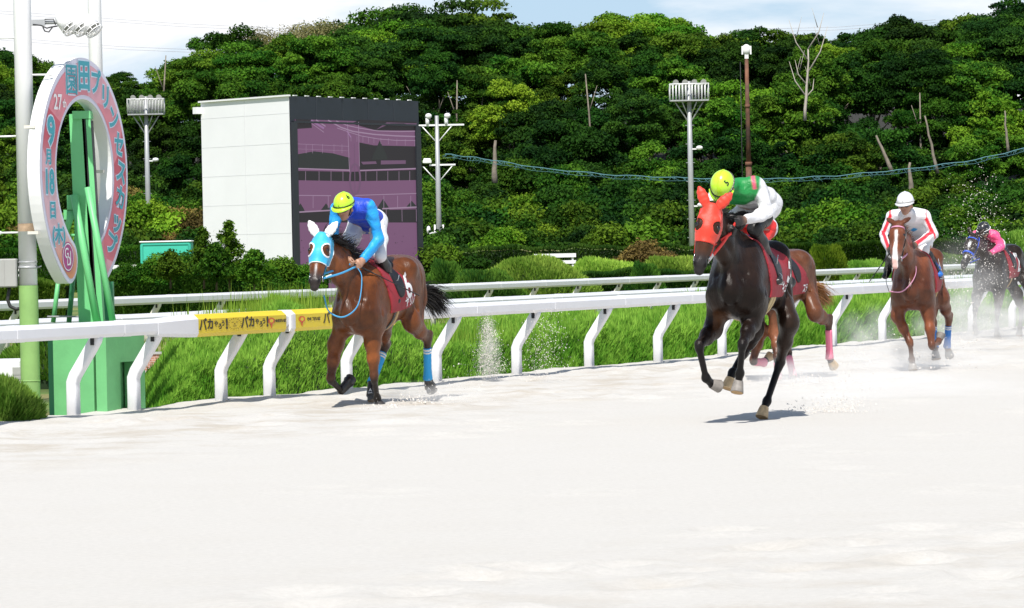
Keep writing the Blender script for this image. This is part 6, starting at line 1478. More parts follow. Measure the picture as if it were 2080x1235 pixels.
# ---------------------------------------------------------------- riders
def fold_noise(scale, amp, seed):
    o = np.random.default_rng(seed).uniform(0, 9, 3)
    def f(P):
        x, y, z = P[..., 0]*scale+o[0], P[..., 1]*scale+o[1], P[..., 2]*scale+o[2]
        return (amp*(np.sin(x*2.1+1.7*np.sin(z*1.3))*np.sin(z*1.9+1.1*np.sin(y*2.3)) + .5*np.sin(x*4.3+y*3.1+z*5.2))).astype(NPT)
    return f
class Rider:
    def __init__(s, H, label, J, glove=None):
        """J: joints in horse-local coordinates"""
        s.H, s.j = H, {k: np.array(v, float) for k, v in J.items()}; s.z0 = 1.0
        s.root = tag(empty('person', H.root_loc + Vector((0, 0, s.z0)), H.rz), label, 'person', 'jockeys riding in the race'); s.B = Body(); j = s.j; B = s.B
        s.sk = sk = (.42, .23, .15); gl_ = glove or sk
        chest, pel = (j['sl']+j['sr'])/2, (j['hl']+j['hr'])/2; ax_ = nrm(chest-pel); sd = nrm(j['sl']-j['sr']); neck = chest+ax_*.06+np.array([0,0,.01]); s.chest, s.pel, s.ax, s.sd = chest, pel, ax_, sd
        low = pel + ax_*.05; mid = pel+(chest-pel)*.5 + np.array([0, 0, .035])
        B.seg(low, mid, .150, .135, .105, .10, sd, .05, sk, g='torso'); B.seg(mid, chest-ax_*.04, .138, .165, .10, .105, sd, .06, sk, g='torso')
        B.seg(j['sl']-sd*.03, j['sr']+sd*.03, .062, None, .07, None, sd, .06, sk, g='torso')
        B.seg(j['hl']*.7+pel*.3, j['hr']*.7+pel*.3, .105, None, .115, None, ax_, .05, sk, g='pelvis'); B.seg(pel-ax_*.05+np.array([0,0,.0]), low, .125, .135, .11, .10, sd, .06, sk, g='pelvis')
        hc, fw, upv = j['head'], nrm(j['face']), None
        upv = nrm(j['up']-fw*(j['up']@fw)); hs = np.cross(upv, fw); s.hc, s.fw, s.upv, s.hs = hc, fw, upv, hs
        B.seg(neck-ax_*.03, hc-upv*.06-fw*.02, .055, .050, None, None, sd, .04, sk, g='neck')
        Hp = lambda f, l, u: hc + fw*f + hs*l + upv*u; s.Hp = Hp
        B.seg(Hp(-.015, 0, .03), Hp(.0, 0, .0), .075, .072, .092, .088, hs, .03, sk, g='head'); B.seg(Hp(.03, 0, -.02), Hp(.035, 0, -.085), .062, .045, .05, .04, hs, .04, sk, g='head')
        B.seg(Hp(.082, 0, .0), Hp(.105, 0, -.035), .010, .017, .010, .014, hs, .02, sk, g='head')            # nose
        B.seg(Hp(.078, .018, -.064), Hp(.078, -.018, -.064), .009, None, .009, None, upv, .012, (.35, .12, .10), g='head')   # lips
        B.ball(Hp(.07, 0, -.10), .02, k=.03, ca=sk, g='head')
        for q in (-1, 1): B.seg(Hp(0, q*.075, -.01), Hp(-.008, q*.082, -.045), .012, None, .022, None, hs, .01, sk, g='head'); B.ball(Hp(.066, q*.032, .006), .016, k=.02, ca=sk, g='head')
        for q, S_ in (('l', 1), ('r', -1)):
            a, e, w = j['s'+q], j['e'+q], j['w'+q]
            B.seg(a, e, .054, .042, .056, .044, k=.03, ca=sk, g='arm'+q); B.seg(e, e+(w-e)*.35, .043, .042, .045, .044, k=.02, ca=sk, g='arm'+q); B.seg(e+(w-e)*.35, w, .041, .027, .043, .030, k=.02, ca=sk, g='arm'+q)
            # hand: palm, four curled fingers and a thumb closing on the rein
            hd = nrm(j.get('hd'+q, (w-e))); pn = nrm(np.cross(hd, [0, 0, 1.])*S_ + np.array([0,0,-.15])); pn = nrm(pn-hd*(pn@hd)); ac = np.cross(hd, pn)   # pn: towards inside, ac: across knuckles
            if ac[2] < 0: ac = -ac
            palm = w+hd*.055; B.seg(w, palm+hd*.01, .026, .022, .036, .042, pn, .015, gl_, g='hand'+q)
            for k in range(4):
                off_ = ac*(.030-.020*k); kn = palm + hd*.028 + off_; L_ = (.040, .044, .041, .033)[k]; inw = -pn*S_ if False else pn
                p1 = kn + hd*L_*.55 + inw*.018; p2 = p1 + inw*.028 - hd*.008; p3 = p2 - hd*.024 + inw*.004
                B.seg(kn-hd*.01, p1, .0105, .0095, k=.006, ca=gl_, g='hand'+q); B.seg(p1, p2, .0095, .009, k=.005, ca=gl_, g='hand'+q); B.seg(p2, p3, .009, .008, k=.005, ca=gl_, g='hand'+q)
            tb = w + hd*.03 + ac*.034; t1 = tb + hd*.028 + ac*.012 + pn*.014; t2 = t1 + hd*.022 + pn*.020 - ac*.006
            B.seg(tb, t1, .013, .011, k=.012, ca=gl_, g='hand'+q); B.seg(t1, t2, .011, .009, k=.006, ca=gl_, g='hand'+q)
            s.j['grip'+q] = palm + hd*.04 + pn*.022
            h_, kn_, an, to = j['h'+q], j['k'+q], j['a'+q], j['t'+q]; fwd = np.array([1., 0, 0])
            B.seg(h_, h_+(kn_-h_)*.5, .082, .075, .092, .082, fwd*0+[0,1,0], .05, sk, g='thigh'+q); B.seg(h_+(kn_-h_)*.5, kn_, .075, .054, .082, .058, (0,1,0), .04, sk, g='thigh'+q)
            cf = kn_+(an-kn_)*.32; back = nrm(np.cross(np.cross(an-kn_, kn_-h_), an-kn_)) if False else np.array([-.02, 0, 0])
            B.seg(kn_, cf+back, .052, .054, .056, .060, (0,1,0), .03, sk, g='calf'+q); B.seg(cf+back, an, .054, .034, .060, .038, (0,1,0), .03, sk, g='calf'+q)
            hl = an + nrm(an-to)*.035 - np.array([0,0,.035]); B.seg(hl, to, .034, .034, .036, .024, (0,1,0), .03, sk, g='foot'+q); B.ball(an, .037, k=.03, ca=sk, g='foot'+q)
    def place(s, o):
        o.location = (0, 0, -s.z0); return o
    def mesh(s, skin=None):
        o = body_mesh('body', s.B, .0085, skin or m_skin_v, s.root, s.sk); s.place(o); return o
    def wear(s, name, groups, thick, mat, colfun, region=None, seed=1, amp=.005, h=.0095, scale=9):
        b = s.B.sub(set(groups)); reg = region or (lambda P: np.full(P.shape[:-1], -1.0)); fn = fold_noise(scale, amp, seed)
        o = shell_mesh(name, b, h, thick, reg, mat, s.root, inner=.3, colfun=colfun, disp=fn); s.place(o); return o
    def helmet(s, col, name='helmet', number=None, band=None, goggle=(.02,.02,.02), tilt=.0, ridge=None, strap=True):
        m = M('helmet_'+col[0], col[1], .28, spec=.5, coat=.3); Hp, fw, up, hs = s.Hp, s.fw, s.upv, s.hs; q = MB(); X, Y, Zv = Vector(fw), Vector(hs), Vector(up)
        c = Vector(Hp(-.012, 0, .038)); R_ = (.128, .104, .118); seg, rings = 28, 10; P = []
        for i in range(rings+1):
            a = (pi*.53)*i/rings
            for k in range(seg):
                b = 2*pi*k/seg; low = 1.0; zz = cos(a)*R_[2]; 
                if i == rings: zz -= .018*(1 if cos(b) < .2 else .4)
                P.append(c + X*(R_[0]*sin(a)*cos(b)) + Y*(R_[1]*sin(a)*sin(b)) + Zv*zz)
        Fs = [(i*seg+k, (i+1)*seg+k, (i+1)*seg+(k+1) % seg, i*seg+(k+1) % seg) for i in range(rings) for k in range(seg)]
        q.add(P, Fs, 0, True)
        # peak
        pk = []
        for k in range(13):
            b = -pi*.40 + pi*.80*k/12; 
            for r_, dz in ((1.0, 0), (1.30, -.028)):
                pk.append(c + X*(R_[0]*cos(b)*(r_ if cos(b) > 0 else 1)) + Y*(R_[1]*sin(b)*(1+(r_-1)*.5)) + Zv*(-.006+dz*max(0, cos(b))))
        n0 = 13; pk2 = [p - Zv*.006 for p in pk]
        Fs = [(2*i, 2*i+1, 2*i+3, 2*i+2) for i in range(12)]; q.add(pk, Fs, 0, True); q.add(pk2, [f[::-1] for f in Fs], 0, True); q.add([pk[2*i+1] for i in range(13)]+[pk2[2*i+1] for i in range(13)], [(i, i+1, 14+i, 13+i) for i in range(12)], 0)
        o = s.place(q.build(name, m, s.root, recalc=False)); o.modifiers.new('shell', 'SOLIDIFY').thickness = .006
        def ring(a_, w_, mat, nm, k0=0, k1=28, out=1.012):
            q = MB(); pts = []
            for k in range(k0, k1+1):
                b = 2*pi*k/28; pts.append(c + X*(R_[0]*out*sin(a_)*cos(b)) + Y*(R_[1]*out*sin(a_)*sin(b)) + Zv*(cos(a_)*R_[2]))
            q.tube(pts, [(w_, .004)]*len(pts), 6, up=up); r_ = q.build(nm, mat, o); return r_
        ring(pi*.50, .009, m_leather if band is None else band, 'rim_band')
        if ridge:
            q = MB(); q.tube([c + X*(R_[0]*1.01*sin(a_)) + Zv*(cos(a_)*R_[2]*1.01) for a_ in np.linspace(-.45*pi, .47*pi, 16)], [(.006, .004)]*16, 6); q.build('ridge', ridge, o)
        if number:
            V_, F_ = text_geo(number, .075, .003); q = MB(); P = []
            for u_, v_ in V_:
                b = radians(72) + u_/.11; a_ = radians(48) - v_/.12; P.append(c + X*(R_[0]*1.02*sin(a_)*cos(b)) + Y*(R_[1]*1.02*sin(a_)*sin(b)) + Zv*(cos(a_)*R_[2]*1.02))
            q.add(P, F_, 0); q.build('number', m_leather, o, recalc=False)
        # goggles
        g = MB(); gl = M('goggle_lens', (.03, .03, .035), .08, spec=.8)
        for q_ in (-1, 1):
            g.sphere(Hp(.084, q_*.036, .003), (.026, .042, .030), 14, 8, axes=(Vector(nrm(fw+hs*q_*.35)), Vector(nrm(hs-fw*q_*.35)), Zv))
        go = s.place(g.build('goggles', gl, s.root)); g = MB(); g.tube([Hp(.07, -.06, .008), Hp(.02, -.094, .012), Hp(-.06, -.09, .02), Hp(-.10, -.03, .025)], [(.010, .004)]*4, 6, up=up); g.tube([Hp(.07, .06, .008), Hp(.02, .094, .012), Hp(-.06, .09, .02), Hp(-.10, .03, .025)], [(.010, .004)]*4, 6, up=up); g.build('goggle_strap', m_leather, go)
        if strap:
            g = MB(); g.tube([Hp(.02, -.088, .0), Hp(.035, -.062, -.07), Hp(.045, 0, -.112), Hp(.035, .062, -.07), Hp(.02, .088, .0)], [(.007, .003)]*5, 6); s.place(g.build('chin_strap', m_leather, s.root))
        return o
def skin_mat():
    m = M('jockey_skin', attr='coat', rough=.5, bump=.08, bscale=70); return m
m_skin_v = skin_mat()
m_whip = M('black_whip', (.012, .011, .012), .4)
m_blueR = M('light_blue_webbing', (.06, .34, .62), .6); m_redR = M('red_webbing', (.72, .04, .03), .6); m_pinkR = M('pink_webbing', (.62, .28, .42), .6); m_whR = M('white_webbing', (.70, .68, .66), .6)
def stirrup(parent_h, foot, top, mat=None):
    q = MB(); f = np.array(foot); c = f + np.array([0, 0, -.035])
    q.tube([c+[0,-.055,0], c+[0,.055,0]], .010, 6); q.tube([c+[0,-.055,0], c+[0,-.05,.08], c+[0,0,.13], c+[0,.05,.08], c+[0,.055,0]], .006, 6); q.tube([c+[0,0,.13], np.array(top)], [(.012,.003)]*2, 6, up=(0,1,0))
    return q.build('stirrup', m_metal, parent_h)
def whip(pa, pb, H, label, r=.006):
    a, b = H.root.matrix_world @ Vector(pa) if False else None, None
    M4 = Matrix.Translation(H.root_loc) @ Matrix.Rotation(H.rz, 4, 'Z'); A, Bq = M4 @ Vector(pa), M4 @ Vector(pb)
    root = tag(empty('riding_whip', A), label, 'whip'); d = Bq-A; q = MB(); q.tube([Vector((0,0,0)), d*.3], [.011, .009], 8); q.sphere((0,0,0), .014, 8, 6); q.build('handle', m_whip, root)
    q = MB(); q.tube([d*.3, d*.75], [r*1.1, r*.7], 6); q.build('shaft', m_whip, root)
    q = MB(); n_ = d.cross(Vector((0,0,1))).normalized(); q.tube([d*.75, d*.8, d], [(.006, .005), (.016, .005), (.015, .005)], 6); q.build('flap', m_whip, root)

# ================================================================ horse 1: bay in a light blue hood
h1 = Horse('bay racehorse in a light blue hood with white ears, nearest the yellow rail pads', 20, (712, 640), 43.7, pitch=5.5, lift=.0, coat=(.128, .038, .009), points=(.014, .010, .008))
h1.trunk(); J = h1.J
blueW = (M('sky_blue_bandage', (.03, .36, .74), .7, bump=.3, bscale=60), M('white_bandage', (.75,.75,.75), .7)); bands1 = [(.03, .09), (.12, .17)]
h1.fore('rf', J(682,700,.50), J(671,772,.66), J(693,793,.42), J(706,779,.36), J(714,768,.30), boot=True)
h1.fore('lf', J(757,697,.46), J(760,768,.44), J(766,808,.27), J(769,818,.26), J(776,829,.28))
h1.hind('rh', J(778,655,-.20), J(783,702,-.42), J(756,776,-.20), J(755,796,-.15), J(758,816,-.12), wrap=(blueW, bands1), boot='mark')
h1.hind('lh', J(836,655,-.36), J(868,690,-.74), J(869,768,-.88), J(872,780,-.93), J(879,797,-1.0), wrap=(blueW, bands1), boot='mark')
for k_ in h1.legs: print('h1', k_, {a: np.round(b, 2).tolist() for a, b in h1.legs[k_].items() if a in 'KFCH'})
h1.head(J(655,468,1.15), J(638,580,1.45), yaw=0.20, muzzle_col=(.045,.035,.032), mouth=.012, ears={1: None, -1: None} and None)
def face1(C, a, b, c, V):
    m = np.exp(-(((a-.40)/.035)**2 + ((b-.005)/.010)**2))[:, None]*(c[:, None] > -.01); C = C*(1-m)+.7*m
    m = (np.exp(-((c+.085)/.02)**2)*smooth(.50, .53, a))[:, None]*.8; C = C*(1-m)+np.array([.5,.36,.30])*m
    m = np.exp(-(((V[:, 0]-.72)/.08)**2 + (V[:, 1]/.012)**2 + ((V[:, 2]-.80)/.035)**2))[:, None]*.35; C = C*(1-m)+.5*m; return C
h1.build(face=face1)
h1.hood(('light_blue', (.03, .42, .70)), m_wht, ear_mat=m_wht)
h1.bridle(m_blueR, cheek=True)
h1.saddle('6', 'ヤリバ', x1=-.40, num_at=(-.15, 1.25), text_at=(-.20, 1.09), girth_mats=((m_leather, .17), (M('tan_girth', (.50,.34,.17), .7), .10)))
h1.hair(1300, .22, tail=(h1.T((-.96, .04, 1.10)), (-.75, .50, .22), 1100, .50), wind=(-.5, .25, -.75), side=1)
print('h1 muzzle', h1.H_(.55,0,0), 'withers', h1.T((.4,0,1.55)))
# horse 2
h2 = Horse('black brown racehorse in a red hood leading on the outside', 15, (1487, 620), 37.9, pitch=-1.0, lift=.085, coat=(.019, .011, .008), points=(.008, .007, .007))
h2.trunk(1.0); J = h2.J
h2.fore('rf', J(1449,668,.52), J(1419,702,.86), J(1434,768,.74), J(1446,780,.66), J(1462,785,.60), hoof=m_hoof)
h2.fore('lf', J(1527,655,.52), J(1508,700,.86), J(1503,758,.72), J(1500,776,.70), J(1496,803,.74), hoof=m_hoof)
h2.hind('rh', J(1531,668,-.02), J(1512,715,-.20), J(1488,757,.10), J(1483,770,.14), J(1477,790,.17), hoof=m_hoofP)
h2.hind('lh', J(1603,655,-.24), J(1585,735,-.46), J(1558,815,-.28), J(1552,829,-.22), J(1547,848,-.18), hoof=m_hoofP)
for k_ in h2.legs: print('h2', k_, {a: np.round(b, 2).tolist() for a, b in h2.legs[k_].items() if a in 'KFCH'})
h2.head(J(1448,412,1.18), J(1420,547,1.34), yaw=.22, muzzle_col=(.022,.02,.02), headcol=(.060, .024, .013))
def face2(C, a, b, c, V):
    m = (np.exp(-((c-.0)/.09)**2)*smooth(.36, .30, a)*smooth(.1, .25, a))[:, None]*.0; return C
def face2(C, a, b, c, V):
    z = V[:, 2]; x = V[:, 0]; m = (np.exp(-((z-.92)/.10)**2)*np.exp(-((x-.62)/.12)**2)*(V[:, 1] < -.02)*(V[:, 1] > -.2))[:, None]*.7; C = C*(1-m)+np.array([.11,.045,.018])*m
    m = (np.exp(-((x+.30)/.14)**2)*np.exp(-((z-.95)/.16)**2))[:, None]*.45; C = C*(1-m)+np.array([.07,.035,.018])*m; return C
h2.build(face=face2)
h2.hood(('red', (.70, .040, .016)), None, eye_r=(.055, .038))
h2.bridle(m_redR, cheek=True)
mg = M('cream_girth', (.55,.42,.22), .7, var=.1, vscale=10)
h2.saddle('5', 'キュンキュン', x1=-.62, num_at=(-.42, 1.27), text_at=(-.38, 1.10), girth_mats=((mg, .19), (mg, .11)), num_size=.32)
h2.hair(700, .14, tail=(h2.T((-.93, 0, 1.31)), (-.9, -.15, .1), 300, .5), wind=(-.6, -.2, -.5))
# horse 3
h3 = Horse('brown racehorse with pink leg wraps mostly hidden behind the black horse', 22, (1536, 640), 49.3, pitch=1.0, lift=-.02, coat=(.125, .045, .020), points=(.030, .016, .012))
h3.trunk(); J = h3.J
pinkW = (M('pink_bandage', (.85, .22, .34), .7, bump=.3, bscale=60), M('white_bandage')); 
h3.fore('rf', J(1545,672,.52), J(1529,735,.66), J(1551,736,.38), J(1558,729,.33), J(1566,722,.28), wrap=(pinkW, None), hoof=m_hoofP)
h3.fore('lf', J(1578,680,.50), J(1578,728,.70), J(1580,765,.58), J(1580,772,.56), J(1580,782,.58), wrap=(pinkW, None), hoof=m_hoofP)
h3.hind('rh', J(1596,672,-.20), J(1601,716,-.44), J(1611,765,-.24), J(1612,773,-.22), J(1613,784,-.20), wrap=(pinkW, None), hoof=m_hoofD)
h3.hind('lh', J(1655,635,-.36), J(1683,655,-.78), J(1685,726,-.90), J(1688,734,-.93), J(1695,746,-1.0), wrap=(pinkW, None), hoof=m_hoofP)
h3.head(J(1532,505,1.1), J(1516,585,1.45)); h3.build(h=.015)
h3.saddle(None, 'スティ', num_at=(-.33, 1.27), text_at=(-.28, 1.08), girth_mats=())
h3.hair(300, .12, tail=(h3.T((-.96, .02, 1.08)), (-.75, .60, .12), 750, .48), tail_mat=m_tailtan, wind=(-.6, .3, -.6), mane_mat=m_manebrown)
# horse 4
h4 = Horse('chestnut racehorse with a white blaze and blue leg wraps, right of the leaders', 11, (1851, 600), 52.0, pitch=3.5, lift=-.03, coat=(.135, .042, .018), points=(.11, .045, .025))
h4.trunk(); J = h4.J
blW = (M('royal_blue_bandage', (.05, .22, .62), .7, bump=.3, bscale=60), M('white_bandage'))
h4.fore('rf', J(1823,642,.50), J(1849,697,.64), J(1852,730,.52), J(1853,740,.50), J(1855,752,.52), hoof=m_hoof)
h4.fore('lf', J(1886,638,.50), J(1893,705,.60), J(1906,694,.34), J(1909,688,.30), J(1911,680,.28), hoof=m_hoof)
h4.hind('rh', J(1890,610,-.15), J(1896,655,-.45), J(1899,705,-.35), J(1900,716,-.32), J(1902,730,-.30), wrap=(blW, bands1), hoof=m_hoof)
h4.hind('lh', J(1914,605,-.32), J(1927,650,-.66), J(1924,703,-.78), J(1926,712,-.82), J(1929,724,-.88), wrap=(blW, bands1), hoof=m_hoof)
for k_ in h4.legs: print('h4', k_, {a: np.round(b, 2).tolist() for a, b in h4.legs[k_].items() if a in 'KFCH'})
h4.head(J(1824,452,1.12), J(1818,537,1.42), yaw=-.05, muzzle_col=(.16,.12,.11), ears={1: np.array([-.6,.5,.35]), -1: np.array([-.6,-.5,.35])})
def face4(C, a, b, c, V):
    wd = .016 + .014*smooth(.25, .5, a); m = (smooth(wd+.008, wd-.004, np.abs(b+.004*np.sin(a*20)))*smooth(.10, .14, a)*(c > -.02))[:, None]; C = C*(1-m)+np.array([.74,.70,.68])*m
    m = (smooth(.035, .02, np.abs(b))*smooth(.49, .52, a)*(c > -.03))[:, None]*.9; C = C*(1-m)+np.array([.68,.38,.34])*m; return C
h4.build(h=.014, face=face4)
h4.bridle(m_leather, noseband=None, browband=m_pinkR)
h4.saddle('1', None, num_at=(-.20, 1.22), girth_mats=((M('tan_girth'), .14),), num_size=.38)
h4.hair(500, .13, tail=(h4.T((-.93, 0, 1.30)), (-.95, -.1, .0), 300, .5), mane_mat=m_manebrown, tail_mat=m_manebrown, wind=(-.6, 0, -.5))
# horse 5
h5 = Horse('dark racehorse with a white star and blue bridle, last at the right edge', 21, (2004, 570), 67.6, pitch=2.0, lift=-.03, coat=(.022, .015, .012), points=(.013, .010, .009))
h5.trunk(); J = h5.J
h5.fore('rf', J(1984,602,.50), J(1981,632,.72), J(1980,662,.60), J(1981,669,.56), J(1983,678,.52))
h5.fore('lf', J(2029,600,.50), J(2026,638,.60), J(2025,668,.40), J(2025,676,.40), J(2026,687,.42))
h5.hind('rh', J(2066,598,-.15), J(2075,628,-.45), J(2072,664,-.30), J(2071,672,-.28), J(2070,682,-.26))
h5.hind('lh', J(2098,598,-.32), J(2110,628,-.66), J(2112,664,-.82), J(2114,672,-.86), J(2117,680,-.92))
h5.head(J(1977,484,1.12), J(1957,540,1.40), yaw=.05, muzzle_col=(.02,.018,.018))
def face5(C, a, b, c, V):
    m = np.exp(-(((a-.20)/.06)**2 + (b/.022)**2)**2)[:, None]*(c[:, None] > -.02); C = C*(1-m)+.75*m; m = np.exp(-(((a-.42)/.03)**2 + (b/.016)**2)**2)[:, None]*(c[:, None] > -.02); C = C*(1-m)+.7*m; return C
h5.build(h=.015, face=face5)
m_blueB = M('royal_blue_webbing', (.03, .10, .60), .6)
h5.bridle(m_blueB, noseband=m_blueB, browband=m_blueB)
h5.saddle('2', None, num_at=(-.18, 1.24), girth_mats=((M('tan_girth'), .14),), num_size=.34)
h5.hair(500, .13, tail=(h5.T((-.93, 0, 1.30)), (-.95, -.1, .0), 200, .5))
# ================================================================ riders
# rider 1: blue silk, sky blue sleeves, yellow cap
J = h1.J
r1 = Rider(h1, 'crouching jockey in royal blue silk with sky blue sleeves and a lime cap', dict(
    sl=J(752,421,.50), sr=J(684,425,.52), hl=J(768,450,-.04), hr=J(728,448,.0), head=J(699,421,.80), face=(.93,-.05,-.34), up=(.34,-.04,.94),
    el=J(770,486,.42), wl=J(737,528,.66), er=J(676,478,.56), wr=J(703,524,.76), kl=J(772,520,.28), kr=J(700,522,.34), al=J(799,592,-.02), ar=h1.T((-.0,-.40,1.14)), tl=J(806,612,.12), tr=h1.T((.13,-.40,1.06))))
r1.mesh()
def jk(body, sleeve, extra=None, rd=None):
    def f(V):
        B = rd.B; dt = B.sub({'torso', 'neck', 'pelvis'}).dist(V); da = np.minimum(B.sub({'arml'}).dist(V), B.sub({'armr'}).dist(V)); m = smooth(-.012, .004, dt-da)[:, None]
        C = np.array(body)*(1-m) + np.array(sleeve)*m
        return extra(C, V, m) if extra else C
    return f
def cuffs(rd):
    def reg(P):
        m = -np.ones(P.shape[:-1])
        for q in 'lr':
            w, e = rd.j['w'+q], rd.j['e'+q]; d = nrm(w-e); t = (P-w)@d; near = np.linalg.norm(P-w, axis=-1) < .10; m = np.where(near, np.maximum(m, t+.0), m)
        m = np.maximum(m, .105-np.linalg.norm(P-rd.hc, axis=-1)); return np.maximum(m, -((P-rd.pel)@rd.ax)-.01)
    return reg
r1.wear('silk_jacket', ('torso', 'arml', 'armr', 'neck', 'pelvis'), .012, m_silk, jk((.02, .07, .56), (.02, .33, .78), rd=r1), cuffs(r1), 1, .006)
wh = lambda V: np.tile([.74, .74, .76], (len(V), 1)); bk = lambda V: np.tile([.012, .012, .013], (len(V), 1))
def legs_reg(rd, cut=0.0):
    def reg(P):
        m = -np.ones(P.shape[:-1])
        for q in 'lr':
            k, a = rd.j['k'+q], rd.j['a'+q]; d = nrm(a-k); m = np.where(np.linalg.norm(P-k, axis=-1) < .14, np.maximum(m, (P-k)@d-.035-cut), m)
        return m
    return reg
BG = ('pelvis', 'thighl', 'thighr', 'calfl', 'calfr')
def br_reg(rd):
    def reg(P):
        m = -np.ones(P.shape[:-1])
        for q in 'lr':
            k, a = rd.j['k'+q], rd.j['a'+q]; d = nrm(a-k); t = (P-k)@d; rad = np.linalg.norm(P-k-t[..., None]*d, axis=-1)
            m = np.where((t > 0) & (rad < .12), np.maximum(m, t-.05), m)
        return m
    return reg
r1.wear('breeches', BG, .009, m_silk, wh, br_reg(r1), 2, .004)
def boots(rd, colf=bk, nm='boot', h=.0095):
    for q in 'lr':
        b = rd.B.sub({'calf'+q, 'foot'+q}); o = shell_mesh(nm, b, h, .007, lambda P: np.full(P.shape[:-1], -1.0), m_leather if colf is bk else m_silk, rd.root, inner=.3, colfun=colf); rd.place(o)
boots(r1)
r1.helmet(('lime', (.50, .86, .04)), number='6', ridge=M('lime_cloth_fold', (.50,.78,.03), .5))
stirrup(h1.root, J(802,612,.06), h1.T((.08, .29, 1.40)))
strap('rein', [h1.bits[1], (h1.bits[1]+r1.j['gripl'])/2+[0,.015,-.01], r1.j['gripl']], m_blueR, h1.root, .011, .004)
strap('rein', [h1.bits[0], (h1.bits[0]+r1.j['gripr'])/2+[0,-.015,-.01], r1.j['gripr']], m_blueR, h1.root, .011, .004)
strap('rein_cover', [h1.bits[1]+(r1.j['gripl']-h1.bits[1])*.08, h1.bits[1]+(r1.j['gripl']-h1.bits[1])*.25], m_whR, h1.root, .015, .007)
strap('rein_loop', [r1.j['gripl'], J(735,565,.72), J(727,620,.86), J(697,644,1.0), J(668,632,1.02), J(658,600,1.0)], m_blueR, h1.root, .009, .004)
whip(r1.j['gripl']-np.array([-.05,.02,-.03]), J(851,600,.02), h1, 'slim black whip pointing back across the saddlecloth of the bay horse')
# rider 2
J = h2.J
r2 = Rider(h2, 'jockey bent low in a green vest with white sleeves and a lime cap marked five', dict(
    sl=J(1541,378,.42), sr=J(1456,392,.48), hl=J(1566,415,-.04), hr=J(1530,415,-.02), head=J(1469,380,.80), face=(.45,-.15,-.85), up=(.88,-.10,.40),
    el=J(1560,432,.40), wl=J(1512,447,.70), er=J(1440,432,.66), wr=J(1474,462,.86), kl=J(1533,466,.36), kr=J(1462,478,.40), al=J(1570,548,.0), ar=h2.T((.0,-.29,1.20)), tl=J(1581,571,.14), tr=h2.T((.13,-.27,1.10))), glove=(.012,.012,.013))
r2.mesh()
def ex2(C, V, m):
    a = V-r2.chest; s_ = a@r2.sd; x_ = a@r2.ax; k = (smooth(.03, .0, np.abs(np.abs(s_)-.155))*(x_ < .06)*(x_ > -.16)*(V[:, 2] > r2.chest[2]+.0))[:, None]; C = C*(1-k)+np.array([.80,.10,.20])*k
    k = smooth(-.13, -.18, x_)[:, None]*(1-m); return C*(1-k)+np.array([.66,.66,.68])*k
r2.wear('silk_jacket', ('torso', 'arml', 'armr', 'neck', 'pelvis'), .013, m_silk, jk((.015, .24, .055), (.76, .76, .78), ex2, r2), cuffs(r2), 5, .007)
r2.wear('breeches', BG, .009, m_silk, lambda V: np.where((np.minimum(np.linalg.norm(V-r2.j['kl'], axis=1), np.linalg.norm(V-r2.j['kr'], axis=1)) < .26)[:, None], np.array([[.014,.014,.015]]), np.array([[.74,.74,.76]])), br_reg(r2), 6, .004)
boots(r2)
r2.helmet(('lime', None), number='5', ridge=M('lime_cloth_fold'))
stirrup(h2.root, J(1577,569,.08), h2.T((.08, .29, 1.40)))
strap('rein', [h2.bits[1], (h2.bits[1]+r2.j['gripl'])/2+[0,.01,-.01], r2.j['gripl']], m_redR, h2.root, .017, .006)
strap('rein', [h2.bits[0], (h2.bits[0]+r2.j['gripr'])/2+[0,-.01,-.01], r2.j['gripr']], m_redR, h2.root, .014, .005)
strap('rein_cover', [h2.bits[1], h2.bits[1]+(r2.j['gripl']-h2.bits[1])*.13], m_whR, h2.root, .022, .010)
# rider 3 (mostly hidden)
J = h3.J
r3 = Rider(h3, 'mostly hidden jockey in red white and blue crouched behind the green-vested jockey', dict(
    sl=J(1538,440,.45), sr=J(1496,440,.48), hl=J(1562,463,-.02), hr=J(1534,460,.0), head=J(1518,430,.78), face=(.7,0,-.7), up=(.7,0,.7),
    el=J(1535,474,.45), wl=J(1522,492,.72), er=J(1492,462,.60), wr=J(1500,490,.78), kl=J(1536,505,.34), kr=J(1496,490,.36), al=h3.T((.24,.27,1.18)), ar=h3.T((.10,-.31,1.14)), tl=h3.T((.37,.27,1.10)), tr=h3.T((.23,-.30,1.06))))
r3.mesh()
r3.wear('silk_jacket', ('torso', 'arml', 'armr', 'neck', 'pelvis'), .013, m_silk, jk((.70, .03, .03), (.03, .12, .62), None, r3), cuffs(r3), 7, .006, h=.011)
def br3(V):
    k = (V[:, 0] < .02)[:, None]; return np.where(k, np.array([[.74,.74,.76]]), np.array([[.72,.04,.03]]))
r3.wear('breeches', BG, .009, m_silk, br3, br_reg(r3), 8, .004, h=.011)
boots(r3, h=.011); r3.helmet(('orange', (.85, .25, .02)))
